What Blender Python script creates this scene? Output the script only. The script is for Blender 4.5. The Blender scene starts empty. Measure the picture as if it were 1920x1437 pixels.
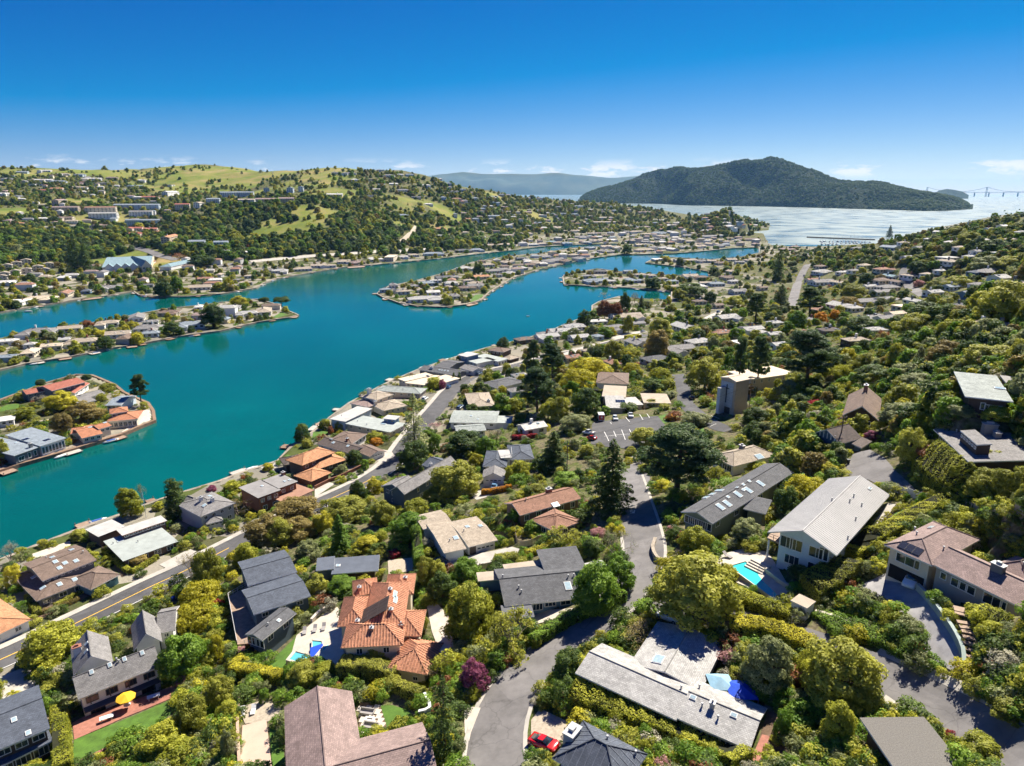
import bpy, bmesh, math, random
import numpy as np
from mathutils import Vector, Matrix
from mathutils.geometry import delaunay_2d_cdt

# ------------------------------------------------------------------ camera, sky, sun, exposure
scene = bpy.context.scene
COL = scene.collection
W_PX, H_PX, F_PX, HORIZON = 1920.0, 1437.0, 1250.0, 358.0
CAM_Z = 100.0
PITCH = math.atan((H_PX / 2 - HORIZON) / F_PX)
SP, CP = math.sin(PITCH), math.cos(PITCH)
cam_data = bpy.data.cameras.new('camera')
cam = bpy.data.objects.new('camera', cam_data)
COL.objects.link(cam)
cam.location = (0, 0, CAM_Z)
cam.rotation_euler = (math.pi / 2 - PITCH, 0, 0)
cam_data.sensor_width = 36.0
cam_data.lens = F_PX / W_PX * 36.0
cam_data.clip_start = 0.5
cam_data.clip_end = 120000.0
scene.camera = cam

SUN_AZ = math.radians(34)      # to the right of the view direction (+Y)
SUN_EL = math.radians(49)
world = bpy.data.worlds.new('World')
scene.world = world
world.use_nodes = True
wn = world.node_tree.nodes
wl = world.node_tree.links
wn.clear()
w_out = wn.new('ShaderNodeOutputWorld')
w_bg = wn.new('ShaderNodeBackground')
sky = wn.new('ShaderNodeTexSky')
sky.sky_type = 'NISHITA'
sky.sun_disc = False
sky.sun_elevation = SUN_EL
sky.sun_rotation = SUN_AZ
sky.altitude = 3000
sky.air_density = 1.0
sky.dust_density = 0.3
sky.ozone_density = 5.0
# the camera's grade of the sky, the same in every direction: deeper blue overhead, no yellow at the horizon
w_sc = wn.new('ShaderNodeSeparateColor'); w_cc = wn.new('ShaderNodeCombineColor')
wl.new(sky.outputs['Color'], w_sc.inputs[0])
def w_chan(i, sub, pw, mul, top):
    n1 = wn.new('ShaderNodeMath'); n1.operation = 'SUBTRACT'; n1.inputs[1].default_value = sub
    n2 = wn.new('ShaderNodeMath'); n2.operation = 'MAXIMUM'; n2.inputs[1].default_value = 0.004
    n3 = wn.new('ShaderNodeMath'); n3.operation = 'POWER'; n3.inputs[1].default_value = pw
    n4 = wn.new('ShaderNodeMath'); n4.operation = 'MULTIPLY'; n4.inputs[1].default_value = mul * SKY_K
    n5 = wn.new('ShaderNodeMath'); n5.operation = 'MINIMUM'; n5.inputs[1].default_value = top * SKY_K
    wl.new(w_sc.outputs[i], n1.inputs[0]); wl.new(n1.outputs[0], n2.inputs[0]); wl.new(n2.outputs[0], n3.inputs[0]); wl.new(n3.outputs[0], n4.inputs[0]); wl.new(n4.outputs[0], n5.inputs[0])
    wl.new(n5.outputs[0], w_cc.inputs[i])
EXPOSURE = 1.15
SKY_K = 10.0 / 2 ** EXPOSURE
w_chan(0, 2.4, 1.0, 0.150, 1.3); w_chan(1, 0.0, 1.45, 0.0335, 1.3); w_chan(2, 0.0, 0.81, 0.1400, 1.25)
w_gm = w_cc
# low bank of far cloud all round the horizon
w_tc = wn.new('ShaderNodeTexCoord')
w_sep = wn.new('ShaderNodeSeparateXYZ')
wl.new(w_tc.outputs['Generated'], w_sep.inputs[0])
w_map = wn.new('ShaderNodeMapping')
w_map.inputs['Scale'].default_value = (13, 13, 50)
w_map.inputs['Location'].default_value = (0.6, 0.0, 0)
wl.new(w_tc.outputs['Generated'], w_map.inputs['Vector'])
w_nz = wn.new('ShaderNodeTexNoise')
w_nz.inputs['Scale'].default_value = 1.0
w_nz.inputs['Detail'].default_value = 7
w_nz.inputs['Roughness'].default_value = 0.6
wl.new(w_map.outputs[0], w_nz.inputs['Vector'])
w_b1 = wn.new('ShaderNodeMapRange'); w_b1.interpolation_type = 'SMOOTHSTEP'
w_b1.inputs['From Min'].default_value = 0.014; w_b1.inputs['From Max'].default_value = 0.022
w_b2 = wn.new('ShaderNodeMapRange'); w_b2.interpolation_type = 'SMOOTHSTEP'
w_b2.inputs['From Min'].default_value = 0.046; w_b2.inputs['From Max'].default_value = 0.026
for b in (w_b1, w_b2):
    wl.new(w_sep.outputs['Z'], b.inputs['Value'])
w_mu = wn.new('ShaderNodeMath'); w_mu.operation = 'MULTIPLY'
wl.new(w_b1.outputs[0], w_mu.inputs[0]); wl.new(w_b2.outputs[0], w_mu.inputs[1])
w_th = wn.new('ShaderNodeMapRange')
w_th.inputs['From Min'].default_value = 0.545; w_th.inputs['From Max'].default_value = 0.61
wl.new(w_nz.outputs['Fac'], w_th.inputs['Value'])
w_mu2 = wn.new('ShaderNodeMath'); w_mu2.operation = 'MULTIPLY'; w_mu2.use_clamp = True
wl.new(w_mu.outputs[0], w_mu2.inputs[0]); wl.new(w_th.outputs[0], w_mu2.inputs[1])
w_mix = wn.new('ShaderNodeMix'); w_mix.data_type = 'RGBA'
wl.new(w_mu2.outputs[0], w_mix.inputs['Factor'])
wl.new(w_gm.outputs['Color'], w_mix.inputs['A'])
w_mix.inputs['B'].default_value = (1.0 * SKY_K, 1.0 * SKY_K, 1.02 * SKY_K, 1)
wl.new(w_mix.outputs['Result'], w_bg.inputs['Color'])
w_bg.inputs['Strength'].default_value = 0.1
wl.new(w_bg.outputs[0], w_out.inputs[0])

sun_data = bpy.data.lights.new('sun', 'SUN')
sun = bpy.data.objects.new('sun', sun_data)
COL.objects.link(sun)
sun_data.energy = 4.8
sun_data.angle = math.radians(0.5)
sun_data.color = (1.0, 0.93, 0.80)
SUN_DIR = Vector((math.sin(SUN_AZ) * math.cos(SUN_EL), math.cos(SUN_AZ) * math.cos(SUN_EL), math.sin(SUN_EL)))
sun.rotation_euler = SUN_DIR.to_track_quat('Z', 'Y').to_euler()
sun.location = (0, 0, 300)
vs = scene.view_settings
vs.view_transform = 'Standard'
vs.look = 'None'
vs.exposure = EXPOSURE
vs.gamma = 1.0
vs.use_curve_mapping = False
scene.render.engine = 'CYCLES'
scene.cycles.max_bounces = 6
scene.cycles.diffuse_bounces = 4
scene.cycles.glossy_bounces = 2
scene.cycles.transmission_bounces = 3
scene.cycles.volume_bounces = 1
scene.cycles.use_denoising = True
scene.cycles.use_adaptive_sampling = True
scene.cycles.adaptive_threshold = 0.03

rng = np.random.default_rng(7)
random.seed(7)

# ------------------------------------------------------------------ pixel -> world helpers
def crop(ox, oy, s):
    return lambda x, y: (ox + x / s, oy + y / s)
SA = 1446 / 480.0
A_, B_, C_, D_ = crop(0, 960, SA), crop(400, 960, SA), crop(800, 960, SA), crop(1200, 960, SA)
E_ = crop(1440, 900, 2.675)
SF = 1916 / 480.0
F_, G_, H_, I_ = crop(0, 280, SF), crop(480, 280, SF), crop(960, 280, SF), crop(1440, 280, SF)
J_, K_, L_, M_ = crop(0, 620, SF), crop(480, 620, SF), crop(960, 620, SF), crop(1440, 620, SF)
CROPS = {'A': A_, 'B': B_, 'C': C_, 'D': D_, 'E': E_, 'F': F_, 'G': G_, 'H': H_, 'I': I_, 'J': J_, 'K': K_, 'L': L_, 'M': M_,
         'P': lambda x, y: (x, y)}

def ray(px, py):
    r = (px - W_PX / 2) / F_PX
    d = (py - H_PX / 2) / F_PX
    return (r, CP - d * SP, -SP - d * CP)   # per unit of depth

def at_z(p, z):
    dx, dy, dz = ray(*p)
    t = (z - CAM_Z) / dz
    return (dx * t, dy * t)

def at_depth(p, t):
    dx, dy, dz = ray(*p)
    return (dx * t, dy * t, CAM_Z + dz * t)

def depth_of(x, y, z):
    return y * CP - (z - CAM_Z) * SP

def px_per_m(x, y, z):
    return F_PX / max(depth_of(x, y, z), 1.0)

# ------------------------------------------------------------------ terrain
ctrl = []
def cz(px, py, z):
    x, y = at_z((px, py), z); ctrl.append((x, y, z))
def cd(px, py, d, back=True):
    x, y, z = at_depth((px, py), d); ctrl.append((x, y, z))
    if back:
        ctrl.append((x * 1.3, y * 1.3, max(2, z * 0.45 - 10)))
for a in [(0,1230,3),(350,1075,3.5),(640,930,3.5),(740,868,3.5),(830,750,3.5),(960,690,3.5),(1100,650,4),(0,1040,1.6),
          (200,965,1.6),(330,930,1.6),(450,885,1.6),(550,835,1.6),(620,780,1.6),(700,730,1.6),(785,690,1.6),(916,650,1.6),(1060,615,1.6),(1250,600,4),(1150,575,1.6),
          (230,1290,6),(60,1420,8),(-200,1437,6),(380,1280,9),(500,1120,8),(420,1090,5),(620,1060,11),(700,1250,18),(560,1220,14),
          (480,1350,15),(650,1400,20),(880,1437,25),(1020,1400,27),(930,1300,25),(1100,1200,28),(1180,1110,30),
          (1210,1050,30),(1190,960,26),(1170,880,20),(1160,810,16),(1290,740,13.5),(1270,700,10),(900,1020,17),
          (1010,1150,24),(850,1130,20),(1040,970,21),(925,903,12),(780,895,5.5),(1000,850,11),(900,820,6),(1000,760,7),
          (1080,700,6),(1150,660,5.5),(1330,1000,32),(1420,1080,35),(1560,1010,38),(1690,1085,39),(1500,1190,34.5),
          (1750,1280,36.5),(1900,1400,38.5),(1650,1400,34),(1300,1330,30),(1200,1260,29),(1400,1430,31),(1640,890,42),
          (1850,960,46),(1580,790,37),(1440,800,25),(1380,850,25),(1360,720,17),(1480,700,21),(1800,850,49),(1850,730,54),
          (1900,1200,44),(1600,720,34),(1700,680,43),(1600,620,24),(1480,600,11),(1500,530,5),(1440,490,3),(1700,540,24),
          (1700,600,32),(1800,600,46),(1900,600,60),(1900,500,70),(1850,430,66),(1920,405,75),(1700,447,44),(1750,470,50),
          (1640,472,14),(1560,467,4),(1350,600,5),(1400,560,4),(1330,545,3),(1300,500,2.5),(1500,458,2.2),(2050,900,60),(2100,600,75),
          (2050,1300,48),(700,1700,30),(1200,1700,34),(1700,1700,38),(200,1700,16),(-300,1200,3),
          (100,540,2.5),(250,520,3),(0,560,2),(400,500,3),(560,490,3),(750,475,3),(900,465,3),(1000,450,3),(1100,430,3.5),
          (1200,440,3),(1300,450,3),(1350,455,3),(60,500,5),(200,482,8),(350,460,11),(450,472,7),(50,440,30),(200,445,19),(300,445,19),
          (50,655,1.6),(250,620,1.6),(450,595,1.6),(100,800,1.6),(200,770,1.6),(800,550,1.6),(950,500,1.6),(1100,475,1.6),
          (1150,525,1.6),(1270,490,1.6),(1290,430,3),(1330,446,3),(1420,437,2),(1330,410,3)]:
    cz(*a)
for a in [(0,312,1800),(100,330,1750),(200,321,2000),(300,316,2100),(400,311,2200),(450,312,2150),(520,322,1950),(580,317,1900),(640,318,1800),(700,319,1700),(760,327,1700),
          (850,346,1700),(950,366,1850),(1000,372,1950),(1060,376,2050),(1140,378,2150),(1200,390,2300)]:
    cd(*a)
for a in [(50,400,1230),(50,350,1550),(150,360,1500),(300,342,1800),(350,370,1500),(200,380,1350),(200,410,1150),(300,402,1200),(450,362,1600),(400,347,1780),
          (500,392,1200),(540,377,1260),(620,366,1350),(600,332,1650),(530,450,1040),(600,422,1110),(660,440,1080),(700,402,1240),(760,382,1400),
          (800,432,1300),(900,432,1500),(900,396,1600),(1050,402,1900),(1370,390,1620),(1340,400,1600),(1408,406,1600),(1000,405,1750),(380,420,1080),(440,440,1030)]:
    cd(*a, back=False)
ctrl += [(-900,3200,20),(0,3200,-6),(700,3000,-6),(1500,2500,-6),(-1600,1200,60),(-2200,2400,150),(900,2200,-6),(500,2600,-6),(-100,-100,36),(200,-100,50),(-300,-100,10)]
ctrl = np.array(ctrl)
_cx = ctrl[:, :2]
def _rbf_setup():
    n = len(ctrl)
    d = np.linalg.norm(_cx[:, None] - _cx[None], axis=2)
    K = np.sqrt(d * d + 6.0 ** 2) * -1.0
    K[np.diag_indices(n)] += 2.0
    P = np.concatenate([np.ones((n, 1)), _cx], axis=1)
    Mx = np.zeros((n + 3, n + 3))
    Mx[:n, :n] = K; Mx[:n, n:] = P; Mx[n:, :n] = P.T
    rhs = np.concatenate([ctrl[:, 2], np.zeros(3)])
    return np.linalg.solve(Mx, rhs)
_rb = _rbf_setup()

_perm = np.random.default_rng(3).random((256, 256))
def vnoise(x, y):
    xi = np.floor(x).astype(int); yi = np.floor(y).astype(int)
    fx = x - xi; fy = y - yi
    fx = fx * fx * (3 - 2 * fx); fy = fy * fy * (3 - 2 * fy)
    a = _perm[xi % 256, yi % 256]; b = _perm[(xi + 1) % 256, yi % 256]
    c = _perm[xi % 256, (yi + 1) % 256]; d = _perm[(xi + 1) % 256, (yi + 1) % 256]
    return (a * (1 - fx) + b * fx) * (1 - fy) + (c * (1 - fx) + d * fx) * fy
def fbm(x, y, o=4):
    s = 0; a = 1.0; t = 0
    for i in range(o):
        s = s + a * vnoise(x * 2 ** i + 17 * i, y * 2 ** i + 5 * i); t += a; a *= 0.5
    return s / t - 0.5

# water outlines, read off the shore and laid on z = 0
def shore(txt):
    out = []
    for tok in txt.split():
        c = tok[0]; a, b = tok[1:].split(',')
        out.append(at_z(CROPS[c](float(a), float(b)), 0.0))
    return np.array(out)
LAGOON = shore('P-420,1200 P-200,1125 P0,1058 P60,1034 P120,1010 P170,991 P235,969 P290,947 P350,927 P410,909 P450,894 K170,995 K280,875 K420,785 K560,665 '
               'K700,560 K880,460 K1000,398 K1220,305 K1370,252 K1500,210 K1740,138 P965,643 H200,1400 H290,1370 H400,1320 H480,1290 H600,1250 H600,1180 '
               'H650,1150 H800,1110 H1000,1130 H1190,1140 H1195,1075 H1100,1065 H900,1045 H700,1035 H390,1020 H380,960 H450,930 H640,900 H880,930 H1100,945 '
               'H1300,952 H1475,970 H1470,922 H1300,890 H1200,880 H1000,855 H1050,830 H1150,812 H1500,830 H1720,810 H1850,780 H1850,740 H1650,745 H1400,770 '
               'H1200,785 H1000,790 H800,795 H600,820 H400,860 H200,905 H0,970 G1850,1010 G1740,1080 G1680,1140 G1570,1170 G1400,1190 G1200,1180 G1080,1160 '
               'G950,1115 G905,1090 G930,1065 G1000,1030 G1200,990 G1380,940 G1520,890 G1620,850 G1916,800 H200,785 H450,742 H800,722 H800,712 H440,720 H200,735 H0,762 '
               'G1650,790 G1450,815 G1300,830 G1100,850 G900,870 G680,885 G400,930 G150,975 G50,1010 G0,1045 F1650,1090 F1400,1110 F1170,1110 F1045,1100 '
               'F1000,1070 F800,1105 F600,1130 F450,1155 F200,1195 F0,1230 P-200,620 P-500,690')
ISLES = [shore('P-300,690 P-100,655 F0,1430 F150,1405 F430,1345 F750,1300 F1000,1250 F1200,1210 F1450,1180 F1700,1150 P480,563 P515,572 G230,1215 G318,1250 G250,1268 '
               'G0,1305 F1640,1370 J1330,55 J1080,105 J850,140 J540,205 J190,260 J0,305 P-100,720 P-300,770'),
         shore('P-250,810 P-100,775 J0,540 J100,500 J190,470 J300,425 J430,385 J570,345 J690,350 J860,420 J930,480 J1110,560 J1150,620 J1160,690 J1060,730 J900,800 '
               'J640,880 J400,950 J140,1025 J0,1070 P-100,920 P-250,970')]
BAY = shore('P1215,396 P1262,404 P1256,410 P1300,407 P1400,407 P1446,424 P1440,432 P1400,436 P1365,440 P1372,448 P1430,447 P1445,461 P1520,465 P1640,463 P1690,444 P1760,427 P1900,398')
_ray_far = [(2600, 6000), (-1200, 6000), (-300, 2900)]
BAY = np.concatenate([BAY, np.array(_ray_far)])

def seg_dist(P, poly):
    a = poly; b = np.roll(poly, -1, axis=0)
    best = np.full(len(P), 1e9)
    for i in range(len(a)):
        ab = b[i] - a[i]
        t = np.clip(((P - a[i]) @ ab) / max(ab @ ab, 1e-9), 0, 1)
        d = np.hypot(P[:, 0] - a[i, 0] - t * ab[0], P[:, 1] - a[i, 1] - t * ab[1])
        np.minimum(best, d, out=best)
    return best
def in_poly(P, poly):
    x, y = P[:, 0], P[:, 1]
    ins = np.zeros(len(P), bool)
    a = poly; b = np.roll(poly, -1, axis=0)
    for i in range(len(a)):
        if a[i, 1] == b[i, 1]: continue
        c = ((a[i, 1] > y) != (b[i, 1] > y)) & (x < (b[i, 0] - a[i, 0]) * (y - a[i, 1]) / (b[i, 1] - a[i, 1]) + a[i, 0])
        ins ^= c
    return ins
def land_dist(P):
    """signed distance to the water's edge, positive on land"""
    w = in_poly(P, LAGOON)
    d = seg_dist(P, LAGOON)
    for isl in ISLES:
        w &= ~in_poly(P, isl); d = np.minimum(d, seg_dist(P, isl))
    w |= in_poly(P, BAY); d = np.minimum(d, seg_dist(P, BAY))
    return np.where(w, -d, d)

def terrain(P):
    P = np.atleast_2d(np.asarray(P, float))
    out = np.empty(len(P))
    n = len(ctrl)
    for s in range(0, len(P), 20000):
        Q = P[s:s + 20000]
        d = np.sqrt(((Q[:, None] - _cx[None]) ** 2).sum(2) + 36.0)
        h = -(d @ _rb[:n]) + _rb[n] + Q @ _rb[n + 1:]
        rr = np.hypot(Q[:, 0], Q[:, 1])
        hill = np.clip((h - 12) / 60, 0, 1) * np.clip((rr - 700) / 500, 0, 1)
        ridged = np.abs(fbm(Q[:, 0] / 260, Q[:, 1] / 260, 4)) * 2
        h = h + hill * (16 * fbm(Q[:, 0] / 150, Q[:, 1] / 150, 4) - 22 * (0.35 - np.minimum(ridged, 0.35)) + 3)
        h = h + 0.25 * fbm(Q[:, 0] / 9, Q[:, 1] / 9, 2) * np.clip((h - 6) / 10, 0, 1)
        ld = land_dist(Q)
        k = np.clip((ld + 1.2) / 1.6, 0, 1); k = k * k * (3 - 2 * k)
        h = -2.6 * (1 - k) + np.maximum(h, 1.25) * k
        out[s:s + 20000] = h
    return out

def hz(x, y):
    return float(terrain([(x, y)])[0])

def grounds(pts):
    """pixels -> points on the terrain, all at once (ray march)"""
    pts = np.asarray(pts, float)
    r = (pts[:, 0] - W_PX / 2) / F_PX; d = (pts[:, 1] - H_PX / 2) / F_PX
    D = np.stack([r, CP - d * SP, -SP - d * CP], 1)
    ts = np.geomspace(50, 3600, 150)
    hit = np.full(len(pts), np.nan); prev = np.full(len(pts), 20.0)
    alive = np.ones(len(pts), bool)
    for t in ts:
        idx = np.where(alive)[0]
        if not len(idx): break
        Q = D[idx] * t
        g = np.maximum(grid_h(Q[:, :2]), 0)
        under = CAM_Z + Q[:, 2] < g
        hit[idx[under]] = t
        alive[idx[under]] = False
        prev[idx[~under]] = t
    ok = ~np.isnan(hit)
    lo = prev.copy(); hi = np.where(ok, hit, prev)
    for _ in range(14):
        mid = (lo + hi) / 2
        Q = D * mid[:, None]
        g = np.maximum(grid_h(Q[:, :2]), 0)
        u = CAM_Z + Q[:, 2] < g
        hi = np.where(u, mid, hi); lo = np.where(u, lo, mid)
    Q = D * hi[:, None]; Q[:, 2] += CAM_Z
    return Q, ok

def gp(p):
    Q, ok = grounds([p])
    return Vector(Q[0])

# polar ground sheet, finer towards the viewer
AZ = np.radians(np.linspace(-62, 62, 470))
RR = np.concatenate([[1.0, 15, 30, 42], np.geomspace(50, 3600, 420)])
_gx = RR[:, None] * np.sin(AZ)[None]; _gy = RR[:, None] * np.cos(AZ)[None]
GRID_H = terrain(np.stack([_gx.ravel(), _gy.ravel()], 1)).reshape(_gx.shape)
def grid_h(P):
    """height of the ground sheet itself (bilinear in its own polar grid)"""
    P = np.asarray(P, float)
    r = np.hypot(P[:, 0], P[:, 1]); a = np.arctan2(P[:, 0], P[:, 1])
    j = np.clip((a - AZ[0]) / (AZ[1] - AZ[0]), 0, len(AZ) - 1.001)
    i = np.clip(np.interp(r, RR, np.arange(len(RR))), 0, len(RR) - 1.001)
    i0 = i.astype(int); j0 = j.astype(int); fi = i - i0; fj = j - j0
    return (GRID_H[i0, j0] * (1 - fi) + GRID_H[i0 + 1, j0] * fi) * (1 - fj) + (GRID_H[i0, j0 + 1] * (1 - fi) + GRID_H[i0 + 1, j0 + 1] * fi) * fj
def gh(x, y):
    return float(grid_h(np.array([(x, y)]))[0])
# ------------------------------------------------------------------ materials
_mats = {}
def new_mat(name):
    m = bpy.data.materials.new(name); m.use_nodes = True
    nt = m.node_tree
    return m, nt, nt.nodes, nt.links, nt.nodes['Principled BSDF']
def ramp(N, stops):
    r = N.new('ShaderNodeValToRGB')
    e = r.color_ramp.elements
    while len(e) > 1: e.remove(e[0])
    e[0].position = stops[0][0]; e[0].color = (*stops[0][1], 1)
    for p, c in stops[1:]:
        q = e.new(p); q.color = (*c, 1)
    return r
def plain(name, col, rough=0.7, var=0.25, scale=1.2, metal=0.0, bump=0.0, bscale=8.0, coords='Object', spec=0.35):
    key = ('plain', name)
    if key in _mats: return _mats[key]
    m, nt, N, Lk, b = new_mat(name)
    tc = N.new('ShaderNodeTexCoord'); nz = N.new('ShaderNodeTexNoise')
    nz.inputs['Scale'].default_value = scale; nz.inputs['Detail'].default_value = 6; nz.inputs['Roughness'].default_value = 0.65
    Lk.new(tc.outputs[coords], nz.inputs['Vector'])
    lo = tuple(c * (1 - var) for c in col); hi = tuple(min(1, c * (1 + var)) for c in col)
    r = ramp(N, [(0.3, lo), (0.7, hi)])
    Lk.new(nz.outputs['Fac'], r.inputs[0]); Lk.new(r.outputs[0], b.inputs['Base Color'])
    b.inputs['Roughness'].default_value = rough; b.inputs['Metallic'].default_value = metal
    b.inputs['Specular IOR Level'].default_value = spec
    if bump:
        n2 = N.new('ShaderNodeTexNoise'); n2.inputs['Scale'].default_value = bscale; n2.inputs['Detail'].default_value = 4
        Lk.new(tc.outputs[coords], n2.inputs['Vector'])
        bp = N.new('ShaderNodeBump'); bp.inputs['Strength'].default_value = bump; bp.inputs['Distance'].default_value = 0.1
        Lk.new(n2.outputs['Fac'], bp.inputs['Height']); Lk.new(bp.outputs[0], b.inputs['Normal'])
    _mats[key] = m
    return m
def shingle(name, col, var=0.17, course=0.26, rough=0.85, blotch=0.24):
    """asphalt or wood shingle: courses and single shingles of slightly different tone, worn blotches"""
    key = ('sh', name)
    if key in _mats: return _mats[key]
    m, nt, N, Lk, b = new_mat(name)
    uv = N.new('ShaderNodeUVMap')
    br = N.new('ShaderNodeTexBrick')
    br.inputs['Scale'].default_value = 1.0
    br.inputs['Brick Width'].default_value = course * 1.6; br.inputs['Row Height'].default_value = course
    br.inputs['Mortar Size'].default_value = 0.025; br.inputs['Bias'].default_value = 0.0
    br.inputs['Color1'].default_value = (*[c * (1 - var) for c in col], 1)
    br.inputs['Color2'].default_value = (*[min(1, c * (1 + var)) for c in col], 1)
    br.inputs['Mortar'].default_value = (*[c * 0.66 for c in col], 1)
    Lk.new(uv.outputs[0], br.inputs['Vector'])
    nz = N.new('ShaderNodeTexNoise'); nz.inputs['Scale'].default_value = 0.6; nz.inputs['Detail'].default_value = 10; nz.inputs['Roughness'].default_value = 0.7
    tc = N.new('ShaderNodeTexCoord'); Lk.new(tc.outputs['Object'], nz.inputs['Vector'])
    mr = N.new('ShaderNodeMapRange'); mr.inputs['From Min'].default_value = 0.25; mr.inputs['From Max'].default_value = 0.75
    mr.inputs['To Min'].default_value = 1 - blotch * 1.6; mr.inputs['To Max'].default_value = 1 + blotch
    Lk.new(nz.outputs['Fac'], mr.inputs['Value'])
    mx = N.new('ShaderNodeMix'); mx.data_type = 'RGBA'; mx.blend_type = 'MULTIPLY'; mx.inputs['Factor'].default_value = 1
    Lk.new(br.outputs['Color'], mx.inputs['A']); Lk.new(mr.outputs[0], mx.inputs['B'])
    Lk.new(mx.outputs['Result'], b.inputs['Base Color'])
    b.inputs['Roughness'].default_value = rough; b.inputs['Specular IOR Level'].default_value = 0.25
    bp = N.new('ShaderNodeBump'); bp.inputs['Strength'].default_value = 0.5; bp.inputs['Distance'].default_value = 0.02
    Lk.new(br.outputs['Fac'], bp.inputs['Height']); bp.invert = True
    Lk.new(bp.outputs[0], b.inputs['Normal'])
    _mats[key] = m
    return m
def leafmat(name, c_lo, c_hi, trans=0.45, rough=0.6):
    key = ('leaf', name)
    if key in _mats: return _mats[key]
    m, nt, N, Lk, b = new_mat(name)
    at = N.new('ShaderNodeAttribute'); at.attribute_name = 'tint'
    oi = N.new('ShaderNodeObjectInfo')
    ad = N.new('ShaderNodeMath'); ad.operation = 'MULTIPLY_ADD'
    Lk.new(oi.outputs['Random'], ad.inputs[0]); ad.inputs[1].default_value = 0.5; ad.inputs[2].default_value = -0.25
    a2 = N.new('ShaderNodeMath'); a2.operation = 'ADD'; a2.use_clamp = True
    Lk.new(at.outputs['Fac'], a2.inputs[0]); Lk.new(ad.outputs[0], a2.inputs[1])
    mid = tuple((l + h) * 0.45 for l, h in zip(c_lo, c_hi))
    r = ramp(N, [(0.0, c_lo), (0.55, mid), (1.0, c_hi)])
    Lk.new(a2.outputs[0], r.inputs[0])
    Lk.new(r.outputs[0], b.inputs['Base Color'])
    b.inputs['Roughness'].default_value = rough; b.inputs['Specular IOR Level'].default_value = 0.25
    tr = N.new('ShaderNodeBsdfTranslucent'); Lk.new(r.outputs[0], tr.inputs['Color'])
    ms = N.new('ShaderNodeMixShader'); ms.inputs[0].default_value = trans
    Lk.new(b.outputs[0], ms.inputs[1]); Lk.new(tr.outputs[0], ms.inputs[2])
    Lk.new(ms.outputs[0], N['Material Output'].inputs[0])
    _mats[key] = m
    return m
def asphalt_mat(name, col, crack=0.5):
    """worn asphalt: blotches, repair patches, fine cracks"""
    m, nt, N, Lk, b = new_mat(name)
    tc = N.new('ShaderNodeTexCoord'); n1 = N.new('ShaderNodeTexNoise'); n1.inputs['Scale'].default_value = 0.22; n1.inputs['Detail'].default_value = 9; n1.inputs['Roughness'].default_value = 0.7
    n2 = N.new('ShaderNodeTexNoise'); n2.inputs['Scale'].default_value = 0.6; n2.inputs['Detail'].default_value = 3
    vo = N.new('ShaderNodeTexVoronoi'); vo.feature = 'DISTANCE_TO_EDGE'; vo.inputs['Scale'].default_value = 0.16
    v2 = N.new('ShaderNodeTexVoronoi'); v2.inputs['Scale'].default_value = 0.07
    mv = N.new('ShaderNodeVectorMath'); mv.operation = 'MULTIPLY_ADD'; mv.inputs[1].default_value = (1.6, 1.6, 1.6)
    for n in (n1, n2, v2): Lk.new(tc.outputs['Object'], n.inputs['Vector'])
    Lk.new(n2.outputs['Color'], mv.inputs[0]); Lk.new(tc.outputs['Object'], mv.inputs[2]); Lk.new(mv.outputs[0], vo.inputs['Vector'])
    r = ramp(N, [(0.3, tuple(c * 0.72 for c in col)), (0.7, tuple(c * 1.28 for c in col))]); Lk.new(n1.outputs['Fac'], r.inputs[0])
    cr = ramp(N, [(0.0, (crack,) * 3), (0.016, (1, 1, 1))]); Lk.new(vo.outputs['Distance'], cr.inputs[0])
    sc = N.new('ShaderNodeSeparateColor'); Lk.new(v2.outputs['Color'], sc.inputs[0]); pr = ramp(N, [(0.0, (0.8,) * 3), (0.3, (1, 1, 1)), (1.0, (1.1,) * 3)]); Lk.new(sc.outputs[0], pr.inputs[0])
    prev = r.outputs[0]
    for q in (cr, pr):
        x = N.new('ShaderNodeMix'); x.data_type = 'RGBA'; x.blend_type = 'MULTIPLY'; x.inputs['Factor'].default_value = 1; Lk.new(prev, x.inputs['A']); Lk.new(q.outputs[0], x.inputs['B']); prev = x.outputs['Result']
    Lk.new(prev, b.inputs['Base Color']); b.inputs['Roughness'].default_value = 0.88; b.inputs['Specular IOR Level'].default_value = 0.3
    return m
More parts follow.
